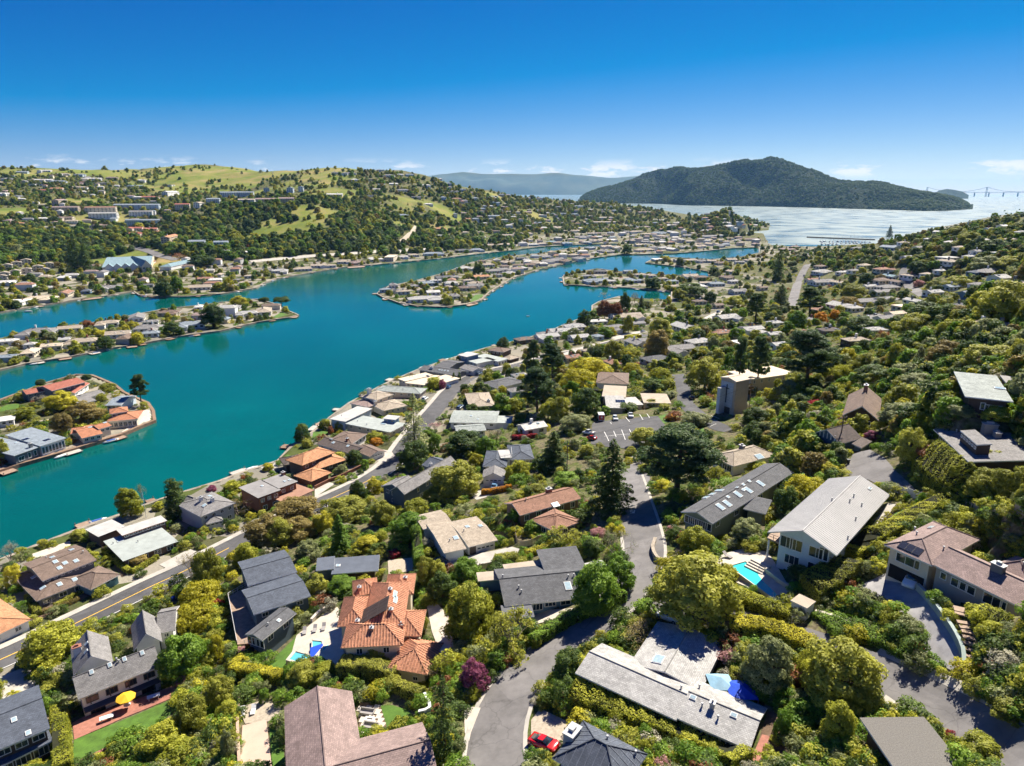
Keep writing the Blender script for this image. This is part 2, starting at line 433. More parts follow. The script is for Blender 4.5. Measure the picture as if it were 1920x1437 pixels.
def ground_mat():
    m, nt, N, Lk, b = new_mat('planted_ground')
    tc = N.new('ShaderNodeTexCoord')
    n1 = N.new('ShaderNodeTexNoise'); n1.inputs['Scale'].default_value = 0.16; n1.inputs['Detail'].default_value = 9; n1.inputs['Roughness'].default_value = 0.7
    n2 = N.new('ShaderNodeTexNoise'); n2.inputs['Scale'].default_value = 1.4; n2.inputs['Detail'].default_value = 6
    n3 = N.new('ShaderNodeTexNoise'); n3.inputs['Scale'].default_value = 0.009; n3.inputs['Detail'].default_value = 6; n3.inputs['Roughness'].default_value = 0.6
    for n in (n1, n2, n3): Lk.new(tc.outputs['Object'], n.inputs['Vector'])
    r1 = ramp(N, [(0.30, (0.055, 0.055, 0.025)), (0.45, (0.10, 0.125, 0.03)), (0.55, (0.17, 0.14, 0.09)), (0.68, (0.17, 0.19, 0.035))])
    Lk.new(n1.outputs['Fac'], r1.inputs[0])
    r2 = ramp(N, [(0.3, (0.45, 0.45, 0.45)), (0.7, (1.25, 1.25, 1.25))]); Lk.new(n2.outputs['Fac'], r2.inputs[0])
    mm = N.new('ShaderNodeMix'); mm.data_type = 'RGBA'; mm.blend_type = 'MULTIPLY'; mm.inputs['Factor'].default_value = 1
    Lk.new(r1.outputs[0], mm.inputs['A']); Lk.new(r2.outputs[0], mm.inputs['B'])
    # spring grass on the open hills
    n4 = N.new('ShaderNodeTexNoise'); n4.inputs['Scale'].default_value = 0.03; n4.inputs['Detail'].default_value = 8; Lk.new(tc.outputs['Object'], n4.inputs['Vector'])
    r3 = ramp(N, [(0.36, (0.10, 0.14, 0.025)), (0.47, (0.16, 0.19, 0.035)), (0.55, (0.22, 0.21, 0.06)), (0.66, (0.30, 0.23, 0.10))])
    mx4 = N.new('ShaderNodeMath'); mx4.operation = 'MULTIPLY_ADD'; mx4.inputs[1].default_value = 0.6
    Lk.new(n3.outputs['Fac'], mx4.inputs[0])
    m5 = N.new('ShaderNodeMath'); m5.operation = 'MULTIPLY'; m5.inputs[1].default_value = 0.4; Lk.new(n4.outputs['Fac'], m5.inputs[0]); Lk.new(m5.outputs[0], mx4.inputs[2])
    Lk.new(mx4.outputs[0], r3.inputs[0])
    at = N.new('ShaderNodeAttribute'); at.attribute_name = 'grass'
    mg = N.new('ShaderNodeMix'); mg.data_type = 'RGBA'
    Lk.new(at.outputs['Fac'], mg.inputs['Factor']); Lk.new(mm.outputs['Result'], mg.inputs['A']); Lk.new(r3.outputs[0], mg.inputs['B'])
    # yards, paths and drives between the houses of the flat town
    vo = N.new('ShaderNodeTexVoronoi'); vo.inputs['Scale'].default_value = 0.085; Lk.new(tc.outputs['Object'], vo.inputs['Vector'])
    r6 = ramp(N, [(0.0, (0.30, 0.27, 0.22)), (0.28, (0.20, 0.185, 0.16)), (0.45, (0.36, 0.32, 0.26)), (0.52, (0.075, 0.10, 0.022)), (0.75, (0.05, 0.06, 0.02)), (1.0, (0.13, 0.12, 0.07))])
    sx = N.new('ShaderNodeSeparateColor'); Lk.new(vo.outputs['Color'], sx.inputs[0]); Lk.new(sx.outputs[0], r6.inputs[0])
    at2 = N.new('ShaderNodeAttribute'); at2.attribute_name = 'town'
    m6 = N.new('ShaderNodeMix'); m6.data_type = 'RGBA'
    Lk.new(at2.outputs['Fac'], m6.inputs['Factor']); Lk.new(mg.outputs['Result'], m6.inputs['A']); Lk.new(r6.outputs[0], m6.inputs['B'])
    Lk.new(m6.outputs['Result'], b.inputs['Base Color'])
    b.inputs['Roughness'].default_value = 0.95; b.inputs['Specular IOR Level'].default_value = 0.1
    bp = N.new('ShaderNodeBump'); bp.inputs['Strength'].default_value = 0.8; bp.inputs['Distance'].default_value = 0.25
    Lk.new(n2.outputs['Fac'], bp.inputs['Height']); Lk.new(bp.outputs[0], b.inputs['Normal'])
    return m
def water_mat(name, col, rough, bscale, bstr, bdist, stretch=(1, 1, 1)):
    m, nt, N, Lk, b = new_mat(name)
    tc = N.new('ShaderNodeTexCoord'); mp = N.new('ShaderNodeMapping'); mp.inputs['Scale'].default_value = stretch
    Lk.new(tc.outputs['Object'], mp.inputs['Vector'])
    n1 = N.new('ShaderNodeTexNoise'); n1.inputs['Scale'].default_value = bscale; n1.inputs['Detail'].default_value = 5; n1.inputs['Roughness'].default_value = 0.6
    n2 = N.new('ShaderNodeTexNoise'); n2.inputs['Scale'].default_value = 0.012; n2.inputs['Detail'].default_value = 4
    Lk.new(mp.outputs[0], n1.inputs['Vector']); Lk.new(tc.outputs['Object'], n2.inputs['Vector'])
    r = ramp(N, [(0.3, tuple(c * 0.82 for c in col)), (0.7, tuple(c * 1.18 for c in col))])
    Lk.new(n2.outputs['Fac'], r.inputs[0]); Lk.new(r.outputs[0], b.inputs['Base Color'])
    mr = N.new('ShaderNodeMapRange'); mr.inputs['From Min'].default_value = 0.35; mr.inputs['From Max'].default_value = 0.65
    mr.inputs['To Min'].default_value = rough * 0.7; mr.inputs['To Max'].default_value = rough * 1.5
    Lk.new(n2.outputs['Fac'], mr.inputs['Value']); Lk.new(mr.outputs[0], b.inputs['Roughness'])
    b.inputs['IOR'].default_value = 1.33
    bp = N.new('ShaderNodeBump'); bp.inputs['Strength'].default_value = bstr; bp.inputs['Distance'].default_value = bdist
    Lk.new(n1.outputs['Fac'], bp.inputs['Height']); Lk.new(bp.outputs[0], b.inputs['Normal'])
    return m

# ------------------------------------------------------------------ object helpers
def link(name, me, mats=(), parent=None, loc=None):
    o = bpy.data.objects.new(name, me)
    COL.objects.link(o)
    if me is not None:
        for m in (mats if isinstance(mats, (list, tuple)) else [mats]):
            if m is not None and m.name not in [x.name for x in me.materials if x]: me.materials.append(m)
    if parent is not None: o.parent = parent
    if loc is not None: o.location = loc
    return o
def tag(o, label, cat, group=None):
    o['label'] = label; o['category'] = cat
    if group: o['group'] = group
    return o
def structure(o):
    o['kind'] = 'structure'; return o
def stuff(o):
    o['kind'] = 'stuff'; return o
def thing(name, label, cat, loc, group=None):
    o = bpy.data.objects.new(name, None); COL.objects.link(o)
    o.location = loc; o.empty_display_size = 0.5
    return tag(o, label, cat, group)
def mesh(name, verts, faces, mat_idx=None, uv=True):
    me = bpy.data.meshes.new(name)
    me.from_pydata([tuple(v) for v in verts], [], [tuple(f) for f in faces])
    if mat_idx is not None:
        me.polygons.foreach_set('material_index', np.array(mat_idx, dtype=np.int32))
    me.update()
    return me
def slope_uv(me, udir=None):
    """uv in metres: along the eave and up the slope"""
    uvl = me.uv_layers.new(name='UVMap')
    co = np.empty(len(me.vertices) * 3); me.vertices.foreach_get('co', co); co = co.reshape(-1, 3)
    data = np.empty((len(me.loops), 2))
    for p in me.polygons:
        n = p.normal
        if abs(n.z) > 0.999 and udir is not None: e = Vector((udir[0], udir[1], 0))
        else: e = Vector((0, 0, 1)).cross(n)
        if e.length < 1e-4: e = Vector((1, 0, 0))
        e.normalize(); s = n.cross(e)
        for li in p.loop_indices:
            c = co[me.loops[li].vertex_index]
            data[li] = (c[0] * e.x + c[1] * e.y + c[2] * e.z, c[0] * s.x + c[1] * s.y + c[2] * s.z)
    uvl.data.foreach_set('uv', data.ravel())
class MB:
    """collects boxes, prisms and tubes into one mesh"""
    def __init__(s): s.v = []; s.f = []; s.m = []
    def add(s, verts, faces, mi=0):
        k = len(s.v); s.v += [tuple(v) for v in verts]; s.f += [tuple(i + k for i in f) for f in faces]; s.m += [mi] * len(faces); return s
    def box(s, c, size, rot=0.0, mi=0):
        hx, hy, h_ = size[0] / 2, size[1] / 2, size[2] / 2
        cr, sr = math.cos(rot), math.sin(rot); vs_ = []
        for dz in (-h_, h_):
            for dx, dy in ((-hx, -hy), (hx, -hy), (hx, hy), (-hx, hy)):
                vs_.append((c[0] + dx * cr - dy * sr, c[1] + dx * sr + dy * cr, c[2] + dz))
        return s.add(vs_, [(3, 2, 1, 0), (4, 5, 6, 7), (0, 1, 5, 4), (1, 2, 6, 5), (2, 3, 7, 6), (3, 0, 4, 7)], mi)
    def prism(s, poly, z0, z1, mi=0):
        n = len(poly)
        z0s = z0 if hasattr(z0, '__len__') else [z0] * n; z1s = z1 if hasattr(z1, '__len__') else [z1] * n
        vs_ = [(p[0], p[1], z) for p, z in zip(poly, z0s)] + [(p[0], p[1], z) for p, z in zip(poly, z1s)]
        ar = sum(poly[i][0] * poly[(i + 1) % n][1] - poly[(i + 1) % n][0] * poly[i][1] for i in range(n))
        fs = [tuple(range(n - 1, -1, -1)), tuple(range(n, 2 * n))] + [(i, (i + 1) % n, n + (i + 1) % n, n + i) for i in range(n)]
        if ar < 0: fs = [tuple(reversed(f)) for f in fs]
        return s.add(vs_, fs, mi)
    def tube(s, pts, radii, sides=6, mi=0, cap=True):
        pts = [Vector(p) for p in pts]; k = len(s.v); n = len(pts)
        for i, p in enumerate(pts):
            d = (pts[min(i + 1, n - 1)] - pts[max(i - 1, 0)])
            d = d.normalized() if d.length > 1e-6 else Vector((0, 0, 1))
            a = d.cross(Vector((0, 0, 1)) if abs(d.z) < 0.9 else Vector((1, 0, 0))).normalized(); b = d.cross(a)
            for j in range(sides):
                t = 2 * math.pi * j / sides
                q = p + (a * math.cos(t) + b * math.sin(t)) * radii[i]; s.v.append(tuple(q))
        for i in range(n - 1):
            for j in range(sides):
                s.f.append((k + i * sides + j, k + i * sides + (j + 1) % sides, k + (i + 1) * sides + (j + 1) % sides, k + (i + 1) * sides + j)); s.m.append(mi)
        if cap:
            s.f.append(tuple(k + j for j in reversed(range(sides)))); s.m.append(mi)
            s.f.append(tuple(k + (n - 1) * sides + j for j in range(sides))); s.m.append(mi)
        return s
    def me(s, name): return mesh(name, s.v, s.f, s.m)
    def build(s, name, mats, parent=None, loc=None, smooth=False):
        me = s.me(name)
        if smooth: me.polygons.foreach_set('use_smooth', np.ones(len(me.polygons), bool))
        return link(name, me, mats, parent, loc)

# ------------------------------------------------------------------ ground, water, seawalls
EXCL = []          # plan outlines that planting must keep off: (poly, margin)
def drape(name, poly, mat, off=0.06, step=1.6, excl=True, flat=None):
    """a sheet following the ground inside a plan outline"""
    poly = np.asarray(poly, float)
    ring = []
    for a, b in zip(poly, np.roll(poly, -1, axis=0)):
        n = max(1, int(np.hypot(*(b - a)) / step))
        for i in range(n): ring.append(a + (b - a) * i / n)
    ring = np.array(ring)
    lo, hi = ring.min(0), ring.max(0)
    xs, ys = np.arange(lo[0], hi[0], step), np.arange(lo[1], hi[1], step)
    g = np.array([(x, y) for x in xs for y in ys]) if len(xs) and len(ys) else np.zeros((0, 2))
    if len(g):
        g = g[in_poly(g, ring)]
        if len(g): g = g[seg_dist(g, ring) > step * 0.35]
    allp = np.concatenate([ring, g]) if len(g) else ring
    n = len(ring)
    res = delaunay_2d_cdt([Vector(p) for p in allp], [(i, (i + 1) % n) for i in range(n)], [list(range(n))], 1, 1e-4)
    P = np.array([(v.x, v.y) for v in res[0]])
    z = (grid_h(P) if flat is None else np.full(len(P), flat)) + off
    me = mesh(name, np.column_stack([P, z]), [tuple(f) for f in res[2]])
    up = np.array([p.normal.z for p in me.polygons])
    if up.mean() < 0: me.flip_normals()
    o = link(name, me, mat)
    structure(o)
    if excl: EXCL.append((poly, 0.3))
    return o
def crpath(txt_or_pts, step=2.0):
    """smooth plan path through pixels on the ground"""
    pts = parse(txt_or_pts) if isinstance(txt_or_pts, str) else txt_or_pts
    Q, ok = grounds(pts)
    P = Q[:, :2]
    P = np.concatenate([[2 * P[0] - P[1]], P, [2 * P[-1] - P[-2]]])
    out = []
    for i in range(1, len(P) - 2):
        a, b, c, d = P[i - 1], P[i], P[i + 1], P[i + 2]
        n = max(2, int(np.hypot(*(c - b)) / step))
        for k in range(n):
            t = k / n
            out.append(0.5 * ((2 * b) + (-a + c) * t + (2 * a - 5 * b + 4 * c - d) * t * t + (-a + 3 * b - 3 * c + d) * t ** 3))
    out.append(P[-2])
    return np.array(out)
def parse(txt):
    out = []; c = 'P'
    for tok in txt.split():
        if tok[0].isalpha(): c = tok[0]; tok = tok[1:]
        a, b = tok.split(','); out.append(CROPS[c](float(a), float(b)))
    return out
def normals2(P):
    t = np.gradient(P, axis=0); t /= np.maximum(np.linalg.norm(t, axis=1, keepdims=True), 1e-9)
    return np.stack([-t[:, 1], t[:, 0]], 1)
def ribbon(name, P, w0, w1, mat, off, sub=6, kerb=0.0, excl=False):
    """strip between offsets w0..w1 left of a path, following the ground"""
    n = normals2(P); rows = []
    hc = grid_h(P)
    for k in range(sub + 1):
        w = w0 + (w1 - w0) * k / sub
        Q = P + n * w
        z = grid_h(Q) + off
        rows.append(np.column_stack([Q, z]))
    V = np.stack(rows, 1); nP, nS = len(P), sub + 1
    verts = V.reshape(-1, 3); faces = []
    for i in range(nP - 1):
        for k in range(sub):
            a = i * nS + k
            faces.append((a, a + 1, a + nS + 1, a + nS))
    verts = list(map(tuple, verts))
    if kerb:
        for k in (0, sub):
            base = len(verts)
            for i in range(nP):
                x, y, z = V[i, k]; verts.append((x, y, z - kerb - 0.2))
            for i in range(nP - 1):
                faces.append((i * nS + k, (i + 1) * nS + k, base + i + 1, base + i))
    me = mesh(name, verts, faces)
    if len(me.polygons) and me.polygons[0].normal.z < 0: me.flip_normals()
    o = structure(link(name, me, mat))
    if excl:
        EXCL.append((np.concatenate([P + n * w0, (P + n * w1)[::-1]]), 0.3))
    return o

def build_ground():
    nr, na = GRID_H.shape
    V = np.stack([_gx, _gy, GRID_H], 2).reshape(-1, 3)
    i, j = np.meshgrid(np.arange(nr - 1), np.arange(na - 1), indexing='ij')
    a = (i * na + j).ravel()
    Fc = np.stack([a, a + 1, a + na + 1, a + na], 1)
    me = bpy.data.meshes.new('ground')
    me.vertices.add(len(V)); me.vertices.foreach_set('co', V.ravel())
    me.loops.add(Fc.size); me.loops.foreach_set('vertex_index', Fc.ravel().astype(np.int32))
    me.polygons.add(len(Fc)); me.polygons.foreach_set('loop_start', np.arange(0, Fc.size, 4, dtype=np.int32))
    me.update(calc_edges=True)
    if me.polygons[0].normal.z < 0: me.flip_normals()
    me.polygons.foreach_set('use_smooth', np.ones(len(me.polygons), bool))
    g = np.zeros(len(V))
    # open grassy places, by where they lie
    for (px, py, d, rad, soft) in GRASS:
        c = np.array(at_depth((px, py), d)[:2])
        q = np.hypot(V[:, 0] - c[0], V[:, 1] - c[1])
        q = q + 60 * fbm(V[:, 0] / 90, V[:, 1] / 90, 3) * (rad / 150)
        g = np.maximum(g, np.clip((rad + soft - q) / soft, 0, 1))
    g *= np.clip((0.23 - fbm(V[:, 0] / 120 + 40, V[:, 1] / 120, 4) * 1.1) * 6, 0, 1)
    at = me.attributes.new('grass', 'FLOAT', 'POINT'); at.data.foreach_set('value', g)
    tw = np.clip((5.5 - V[:, 2]) / 2.0, 0, 1) * np.clip((V[:, 2] - 0.6) / 0.5, 0, 1) * 0.85
    at = me.attributes.new('town', 'FLOAT', 'POINT'); at.data.foreach_set('value', tw)
    return structure(link('ground', me, ground_mat()))
GRASS = [(250,322,2050,330,80),(400,318,2150,300,80),(330,335,1850,170,60),(420,350,1720,130,50),(560,330,1750,160,50),(540,345,1550,120,50),
         (640,360,1380,60,25),(660,375,1320,45,20),(745,385,1380,85,30),(790,395,1360,60,25),(590,385,1200,40,15),(500,425,1090,45,20),(560,410,1110,40,20),(690,405,1240,35,15),
         (720,415,1230,35,15),(480,412,1120,45,20),(240,478,940,40,15),(190,395,1250,55,20),(20,400,1250,45,20),(1010,405,1750,40,20),(1160,396,2200,70,30),
         (1350,397,1620,14,8),(140,372,1400,50,25),(480,400,1160,30,15),(830,390,1500,40,20),(900,360,1800,50,30),(470,340,1750,170,60),(300,478,900,30,12),(440,500,850,20,10)]
def sheet_poly(name, poly, z, mat):
    me = mesh(name, [(x, y, z) for x, y in poly], [tuple(range(len(poly)))])
    if me.polygons[0].normal.z < 0: me.flip_normals()
    return structure(link(name, me, mat))
# the lagoon stops at its landward banks; the bay runs on to the horizon
sheet_poly('lagoon', [(-1500, 60), (300, 60), (900, 700), (900, 1300), (-400, 1330), (-1500, 1330)], 0.0,
           water_mat('lagoon_water', (0.0005, 0.084, 0.076), 0.06, 0.9, 0.16, 0.25))
_bay = [(24000 * math.sin(math.radians(a)), 24000 * math.cos(math.radians(a))) for a in range(80, -81, -4)]
sheet_poly('bay', [(-2500, 1335), (2500, 1200)] + _bay, -0.02,
           water_mat('bay_water', (0.10, 0.15, 0.15), 0.36, 0.03, 0.25, 1.5, (1, 1.6, 1)))

concrete = plain('seawall_concrete', (0.27, 0.23, 0.18), 0.85, 0.45, 0.25)
timber = plain('weathered_timber', (0.23, 0.15, 0.10), 0.8, 0.35, 0.8)
def seawall(label, poly, i0, i1, mat, top=1.35, w=0.7, closed=False):
    """a low wall along a run of the shore outline"""
    P = poly[i0:i1 + 1] if not closed else np.concatenate([poly, poly[:1]])
    Q = []
    for a, b in zip(P[:-1], P[1:]):
        n = max(1, int(np.hypot(*(b - a)) / 8)); Q += [a + (b - a) * k / n for k in range(n)]
    Q.append(P[-1]); Q = np.array(Q)
    n = normals2(Q)
    verts = []; faces = []
    for k, (p, m) in enumerate(zip(Q, n)):
        tz = top + 0.08 * math.sin(k * 1.7)
        for s, z in ((-w, -1.5), (-w, tz), (w, tz), (w, -1.5)):
            verts.append((p[0] + m[0] * s, p[1] + m[1] * s, z))
    for k in range(len(Q) - 1):
        for j in range(4):
            a = k * 4 + j; b = k * 4 + (j + 1) % 4
            faces.append((a, b, b + 4, a + 4))
    me = mesh('seawall', verts, faces)
    bm = bmesh.new(); bm.from_mesh(me); bmesh.ops.recalc_face_normals(bm, faces=bm.faces); bm.to_mesh(me); bm.free()
    return tag(link('seawall', me, mat), label, 'seawall', 'low walls along the lagoon shores')
seawall('low pale wall along the near shore below the row of lagoon houses', LAGOON, 0, 29, concrete)
seawall('low wall round the near end of the second peninsula', LAGOON, 29, 47, concrete)
seawall('low wall along the channel to the far end of the lagoon', LAGOON, 47, 58, concrete)
seawall('tan wall along the near side of the long central island', LAGOON, 58, 76, concrete)
seawall('low wall along the far side of the long central island', LAGOON, 76, 86, concrete)
seawall('low wall along the far shore under the wooded knoll', LAGOON, 86, 115, concrete)
seawall('wall round the narrow house-lined island on the left', ISLES[0], 0, len(ISLES[0]) - 1, concrete)
seawall('tan wall with piles round the nearest island on the left', ISLES[1], 0, len(ISLES[1]) - 1, timber, top=1.5)

# ------------------------------------------------------------------ the far island, the far range, the far bridge
def far_terrain(name, sil, dist, depth, mat, nx=220, ny=40, rough=0.12, base_fn=None, seed=0, cell=170.0):
    xs = np.linspace(sil[0][0], sil[-1][0], nx)
    ys = np.interp(xs, [s[0] for s in sil], [s[1] for s in sil])
    d0 = np.array([dist(x) for x in xs])
    rz = np.array([at_depth((x, y), d + depth * 0.5)[2] for x, y, d in zip(xs, ys, d0)])
    t = np.linspace(0, 1, ny)[None]
    d = d0[:, None] + depth * t
    kx = (xs[:, None] - W_PX / 2) / F_PX; kd = (HORIZON - H_PX / 2) / F_PX
    gx = kx * d; gy = (CP - kd * SP) * d
    pr = np.sin(np.pi * t ** 0.9) ** 0.85
    hgt = np.maximum(rz, 0)[:, None] * pr
    n = fbm(gx / cell + seed, gy / cell, 5)
    rdg = np.abs(fbm(gx / (cell * 1.7) + seed + 9, gy / (cell * 1.7), 4))
    hgt = hgt * (1 + rough * n * 2) - (0.30 - np.minimum(rdg * 2, 0.3)) * 1.7 * hgt * np.clip(np.abs(t - 0.5) * 6 - 0.4, 0, 1)
    hgt[:, 0] = -5; hgt[:, -1] = -5
    V = np.stack([gx, gy, hgt], 2)
    i, j = np.meshgrid(np.arange(nx - 1), np.arange(ny - 1), indexing='ij')
    a = (i * ny + j).ravel()
    me = mesh(name, V.reshape(-1, 3), np.stack([a, a + ny, a + ny + 1, a + 1], 1).tolist())
    if me.polygons[len(me.polygons) // 2].normal.z < 0: me.flip_normals()
    me.polygons.foreach_set('use_smooth', np.ones(len(me.polygons), bool))
    return structure(link(name, me, mat)), V
def wooded(name, stops, scale, bump):
    m, nt, N, Lk, b = new_mat(name)
    tc = N.new('ShaderNodeTexCoord')
    n1 = N.new('ShaderNodeTexNoise'); n1.inputs['Scale'].default_value = scale; n1.inputs['Detail'].default_value = 9; n1.inputs['Roughness'].default_value = 0.68
    v1 = N.new('ShaderNodeTexVoronoi'); v1.inputs['Scale'].default_value = scale * 9
    Lk.new(tc.outputs['Object'], n1.inputs['Vector']); Lk.new(tc.outputs['Object'], v1.inputs['Vector'])
    r = ramp(N, stops); Lk.new(n1.outputs['Fac'], r.inputs[0]); Lk.new(r.outputs[0], b.inputs['Base Color'])
    b.inputs['Roughness'].default_value = 0.95; b.inputs['Specular IOR Level'].default_value = 0.05
    bp = N.new('ShaderNodeBump'); bp.inputs['Strength'].default_value = 1.0; bp.inputs['Distance'].default_value = bump; bp.invert = True
    Lk.new(v1.outputs['Distance'], bp.inputs['Height']); Lk.new(bp.outputs[0], b.inputs['Normal'])
    return m
ISLE_SIL = [(1088,372),(1100,362),(1130,351),(1160,345),(1200,335),(1240,322),(1270,318),(1300,320),(1330,322),(1365,315),(1400,308),(1440,303),(1460,304),(1480,313),
            (1510,322),(1540,330),(1570,338),(1600,343),(1640,345),(1680,352),(1720,356),(1760,362),(1790,370),(1815,381),(1830,391)]
_isle_d = lambda x: float(np.interp(x, [1088,1230,1290,1440,1600,1745,1780,1830], [5600,5300,4700,4350,3800,3350,3400,3700]))
far_island, ISLE_V = far_terrain('wooded_island_hill', ISLE_SIL, _isle_d, 1500, wooded('island_scrub', [(0.34, (0.012, 0.020, 0.011)), (0.5, (0.022, 0.032, 0.014)), (0.62, (0.038, 0.050, 0.018)), (0.72, (0.085, 0.085, 0.035))], 0.012, 9), nx=300, ny=70, cell=420, rough=0.25)
far_range, _ = far_terrain('distant_hills', [(560,356),(700,344),(780,335),(830,327),(870,323),(900,327),(960,330),(1000,329),(1045,325),(1075,329),(1110,331),(1150,333),(1200,330),(1240,331),(1330,338),(1480,348)],
                           lambda x: 17000, 3000, wooded('far_range', [(0.35, (0.06, 0.08, 0.05)), (0.65, (0.11, 0.12, 0.07))], 0.0015, 1), nx=120, ny=20, cell=1400, seed=4)
small_isle, _ = far_terrain('small_far_island', [(1750,366),(1760,358),(1775,354.5),(1790,356),(1805,359),(1818,366)], lambda x: 8600, 700, wooded('far_isle_scrub', [(0.35, (0.03, 0.04, 0.02)), (0.65, (0.06, 0.07, 0.035))], 0.01, 9), nx=50, ny=14, cell=300, seed=2)
steel = plain('bridge_grey', (0.22, 0.25, 0.28), 0.6, 0.1)
def far_bridge():
    d = 11500
    base = at_depth((1850, HORIZON), d)
    t = thing('suspension_bridge', 'distant grey suspension bridge with a tall tower on the far right horizon', 'bridge', (base[0], base[1], 0))
    deck_z = CAM_Z + (HORIZON - 360.8) / F_PX * d
    top_z = CAM_Z + (HORIZON - 351.5) / F_PX * d
    MB().box((0, 0, deck_z), (3600, 26, 6)).build('deck', steel, t)
    for x in (-1030, 0, 1030):
        for s in (-1, 1): MB().box((x + s * 9, 0, top_z / 2), (5, 8, top_z)).build('tower_leg', steel, t)
        MB().box((x, 0, top_z - 6), (22, 7, 7)).build('cross_beam', steel, t)
    for x0 in (-1030, 0):
        pts = []
        for k in range(17):
            u = k / 16; pts.append((x0 + 1030 * u, 0, deck_z + 8 + (top_z - deck_z - 8) * (2 * u - 1) ** 2))
        MB().tube(pts, [3.0] * 17, 4).build('cable', steel, t)
    for k in range(14):
        MB().box((-1700 + 250 * k, 0, deck_z / 2 - 2), (14, 14, deck_z - 6)).build('pier', steel, t)
far_bridge()

# the air between here and the far hills
def haze_box():
    m = bpy.data.materials.new('air'); m.use_nodes = True
    N = m.node_tree.nodes; N.clear()
    o = N.new('ShaderNodeOutputMaterial'); v = N.new('ShaderNodeVolumePrincipled')
    v.inputs['Color'].default_value = (0.30, 0.60, 1.0, 1)
    v.inputs['Density'].default_value = 2.1e-5
    v.inputs['Anisotropy'].default_value = 0.2
    m.node_tree.links.new(v.outputs[0], o.inputs['Volume'])
    b = MB().box((0, 0, 220), (50000, 50000, 450))
    b.v = [(x, y, z) for x, y, z in b.v]
    h = b.build('haze', m)
    stuff(h); h['label'] = 'thin blue haze over the bay and the far hills'
haze_box()
# ------------------------------------------------------------------ roads, pavements, lawns, paving
asphalt = asphalt_mat('asphalt_road', (0.09, 0.088, 0.09), 0.7)
asphalt2 = asphalt_mat('asphalt_worn', (0.17, 0.16, 0.155), 0.74)
pavement = plain('pavement_concrete', (0.42, 0.39, 0.34), 0.85, 0.18, 0.4)
stone_pale = plain('pale_paving', (0.52, 0.46, 0.38), 0.8, 0.15, 0.7)
blue_conc = plain('stamped_concrete', (0.30, 0.29, 0.29), 0.8, 0.25, 0.5)
brick_red = plain('brick_paving', (0.33, 0.14, 0.10), 0.85, 0.25, 1.5)
gravel = plain('tan_gravel', (0.40, 0.34, 0.26), 0.95, 0.25, 2.0)
grass_m = plain('mown_lawn', (0.075, 0.15, 0.018), 0.9, 0.35, 0.5, bump=0.5, bscale=9)
sand_court = plain('court_clay', (0.55, 0.40, 0.31), 0.9, 0.08, 0.4)
soil = plain('bark_soil', (0.13, 0.085, 0.055), 0.95, 0.4, 0.9, bump=0.6, bscale=4)
white_line = plain('road_paint_white', (0.75, 0.74, 0.70), 0.7, 0.15, 2)
yellow_line = plain('road_paint_yellow', (0.75, 0.45, 0.05), 0.7, 0.15, 2)
wood_deck = plain('deck_boards', (0.30, 0.21, 0.15), 0.75, 0.3, 1.2)

R1 = crpath('P-140,1300 -60,1264 43,1219 146,1168 272,1106 345,1072 430,1028 520,982 620,936 690,902 738,868 770,825 800,788 828,755 850,730 890,705 960,688 1040,668 1100,655 1160,640 1215,628')
ribbon('lagoon_road', R1, -4.3, 4.3, asphalt, 0.07, excl=True)
ribbon('lagoon_pavement', R1, 4.3, 6.3, pavement, 0.20, sub=2, kerb=0.1, excl=True)
def line(P, off, w, mat, i0, i1, z=0.082, name='road_marking'):
    return ribbon(name, P[i0:i1], off - w / 2, off + w / 2, mat, z, sub=1)
_n = len(R1)
line(R1, 0.12, 0.28, yellow_line, 0, int(_n * .16)); line(R1, 0.12, 0.28, yellow_line, int(_n * .20), int(_n * .30))
for k in range(int(_n * .62), int(_n * .95), 6): line(R1, 0.0, 0.3, yellow_line, k, k + 3)
line(R1, -4.0, 0.2, white_line, 0, int(_n * .36)); line(R1, 3.9, 0.15, white_line, int(_n * .6), int(_n * .8))
line(R1, -3.9, 0.15, white_line, int(_n * .6), int(_n * .8))
R2 = crpath('P935,1520 928,1437 930,1380 945,1325 975,1275 1020,1232 1075,1192 1125,1155 1165,1118 1195,1078 1207,1040 1203,1000 1192,955 1182,915 1172,880')
ribbon('hill_road', R2, -3.9, 3.9, asphalt2, 0.07, excl=True)
ribbon('hill_road_gutter', R2, 3.9, 4.6, pavement, 0.11, sub=1, kerb=0.1); ribbon('hill_road_gutter', R2, -4.5, -3.9, pavement, 0.11, sub=1, kerb=0.1)
R3 = crpath('P1232,1122 1290,1145 1376,1168 1450,1188 1540,1216 1620,1250 1700,1292 1780,1338 1860,1390 1960,1460')
ribbon('side_road', R3, -3.0, 3.0, asphalt2, 0.09, excl=True)
ribbon('side_road_gutter', R3[len(R3)//2:], 2.9, 4.3, pavement, 0.12, sub=1)
R4 = crpath('L1240,330 1280,430 1300,540 1400,640 1540,720 1640,745')
ribbon('church_drive', R4, -3.0, 3.0, asphalt, 0.09, excl=True)
R4b = crpath('L930,860 960,980 950,1100 940,1200')
ribbon('church_drive', R4b, -3.0, 3.0, asphalt2, 0.085)
def patch(name, txt, mat, off=0.1, step=1.6):
    Q, ok = grounds(parse(txt))
    return drape(name, Q[:, :2], mat, off, step)
patch('church_car_park', 'L600,690 760,670 1090,640 1160,730 1080,820 960,900 800,880 690,870 590,850', asphalt, 0.11)
patch('turning_circle', 'M590,1010 640,920 760,895 870,955 960,1060 1080,1170 1140,1240 960,1195 860,1175 740,1115 580,1095', asphalt2)
ribbon('upper_street', crpath('P1515,496 1505,512 1498,530 1490,552 1482,575'), -4, 4, asphalt2, 0.15, sub=3, excl=True)
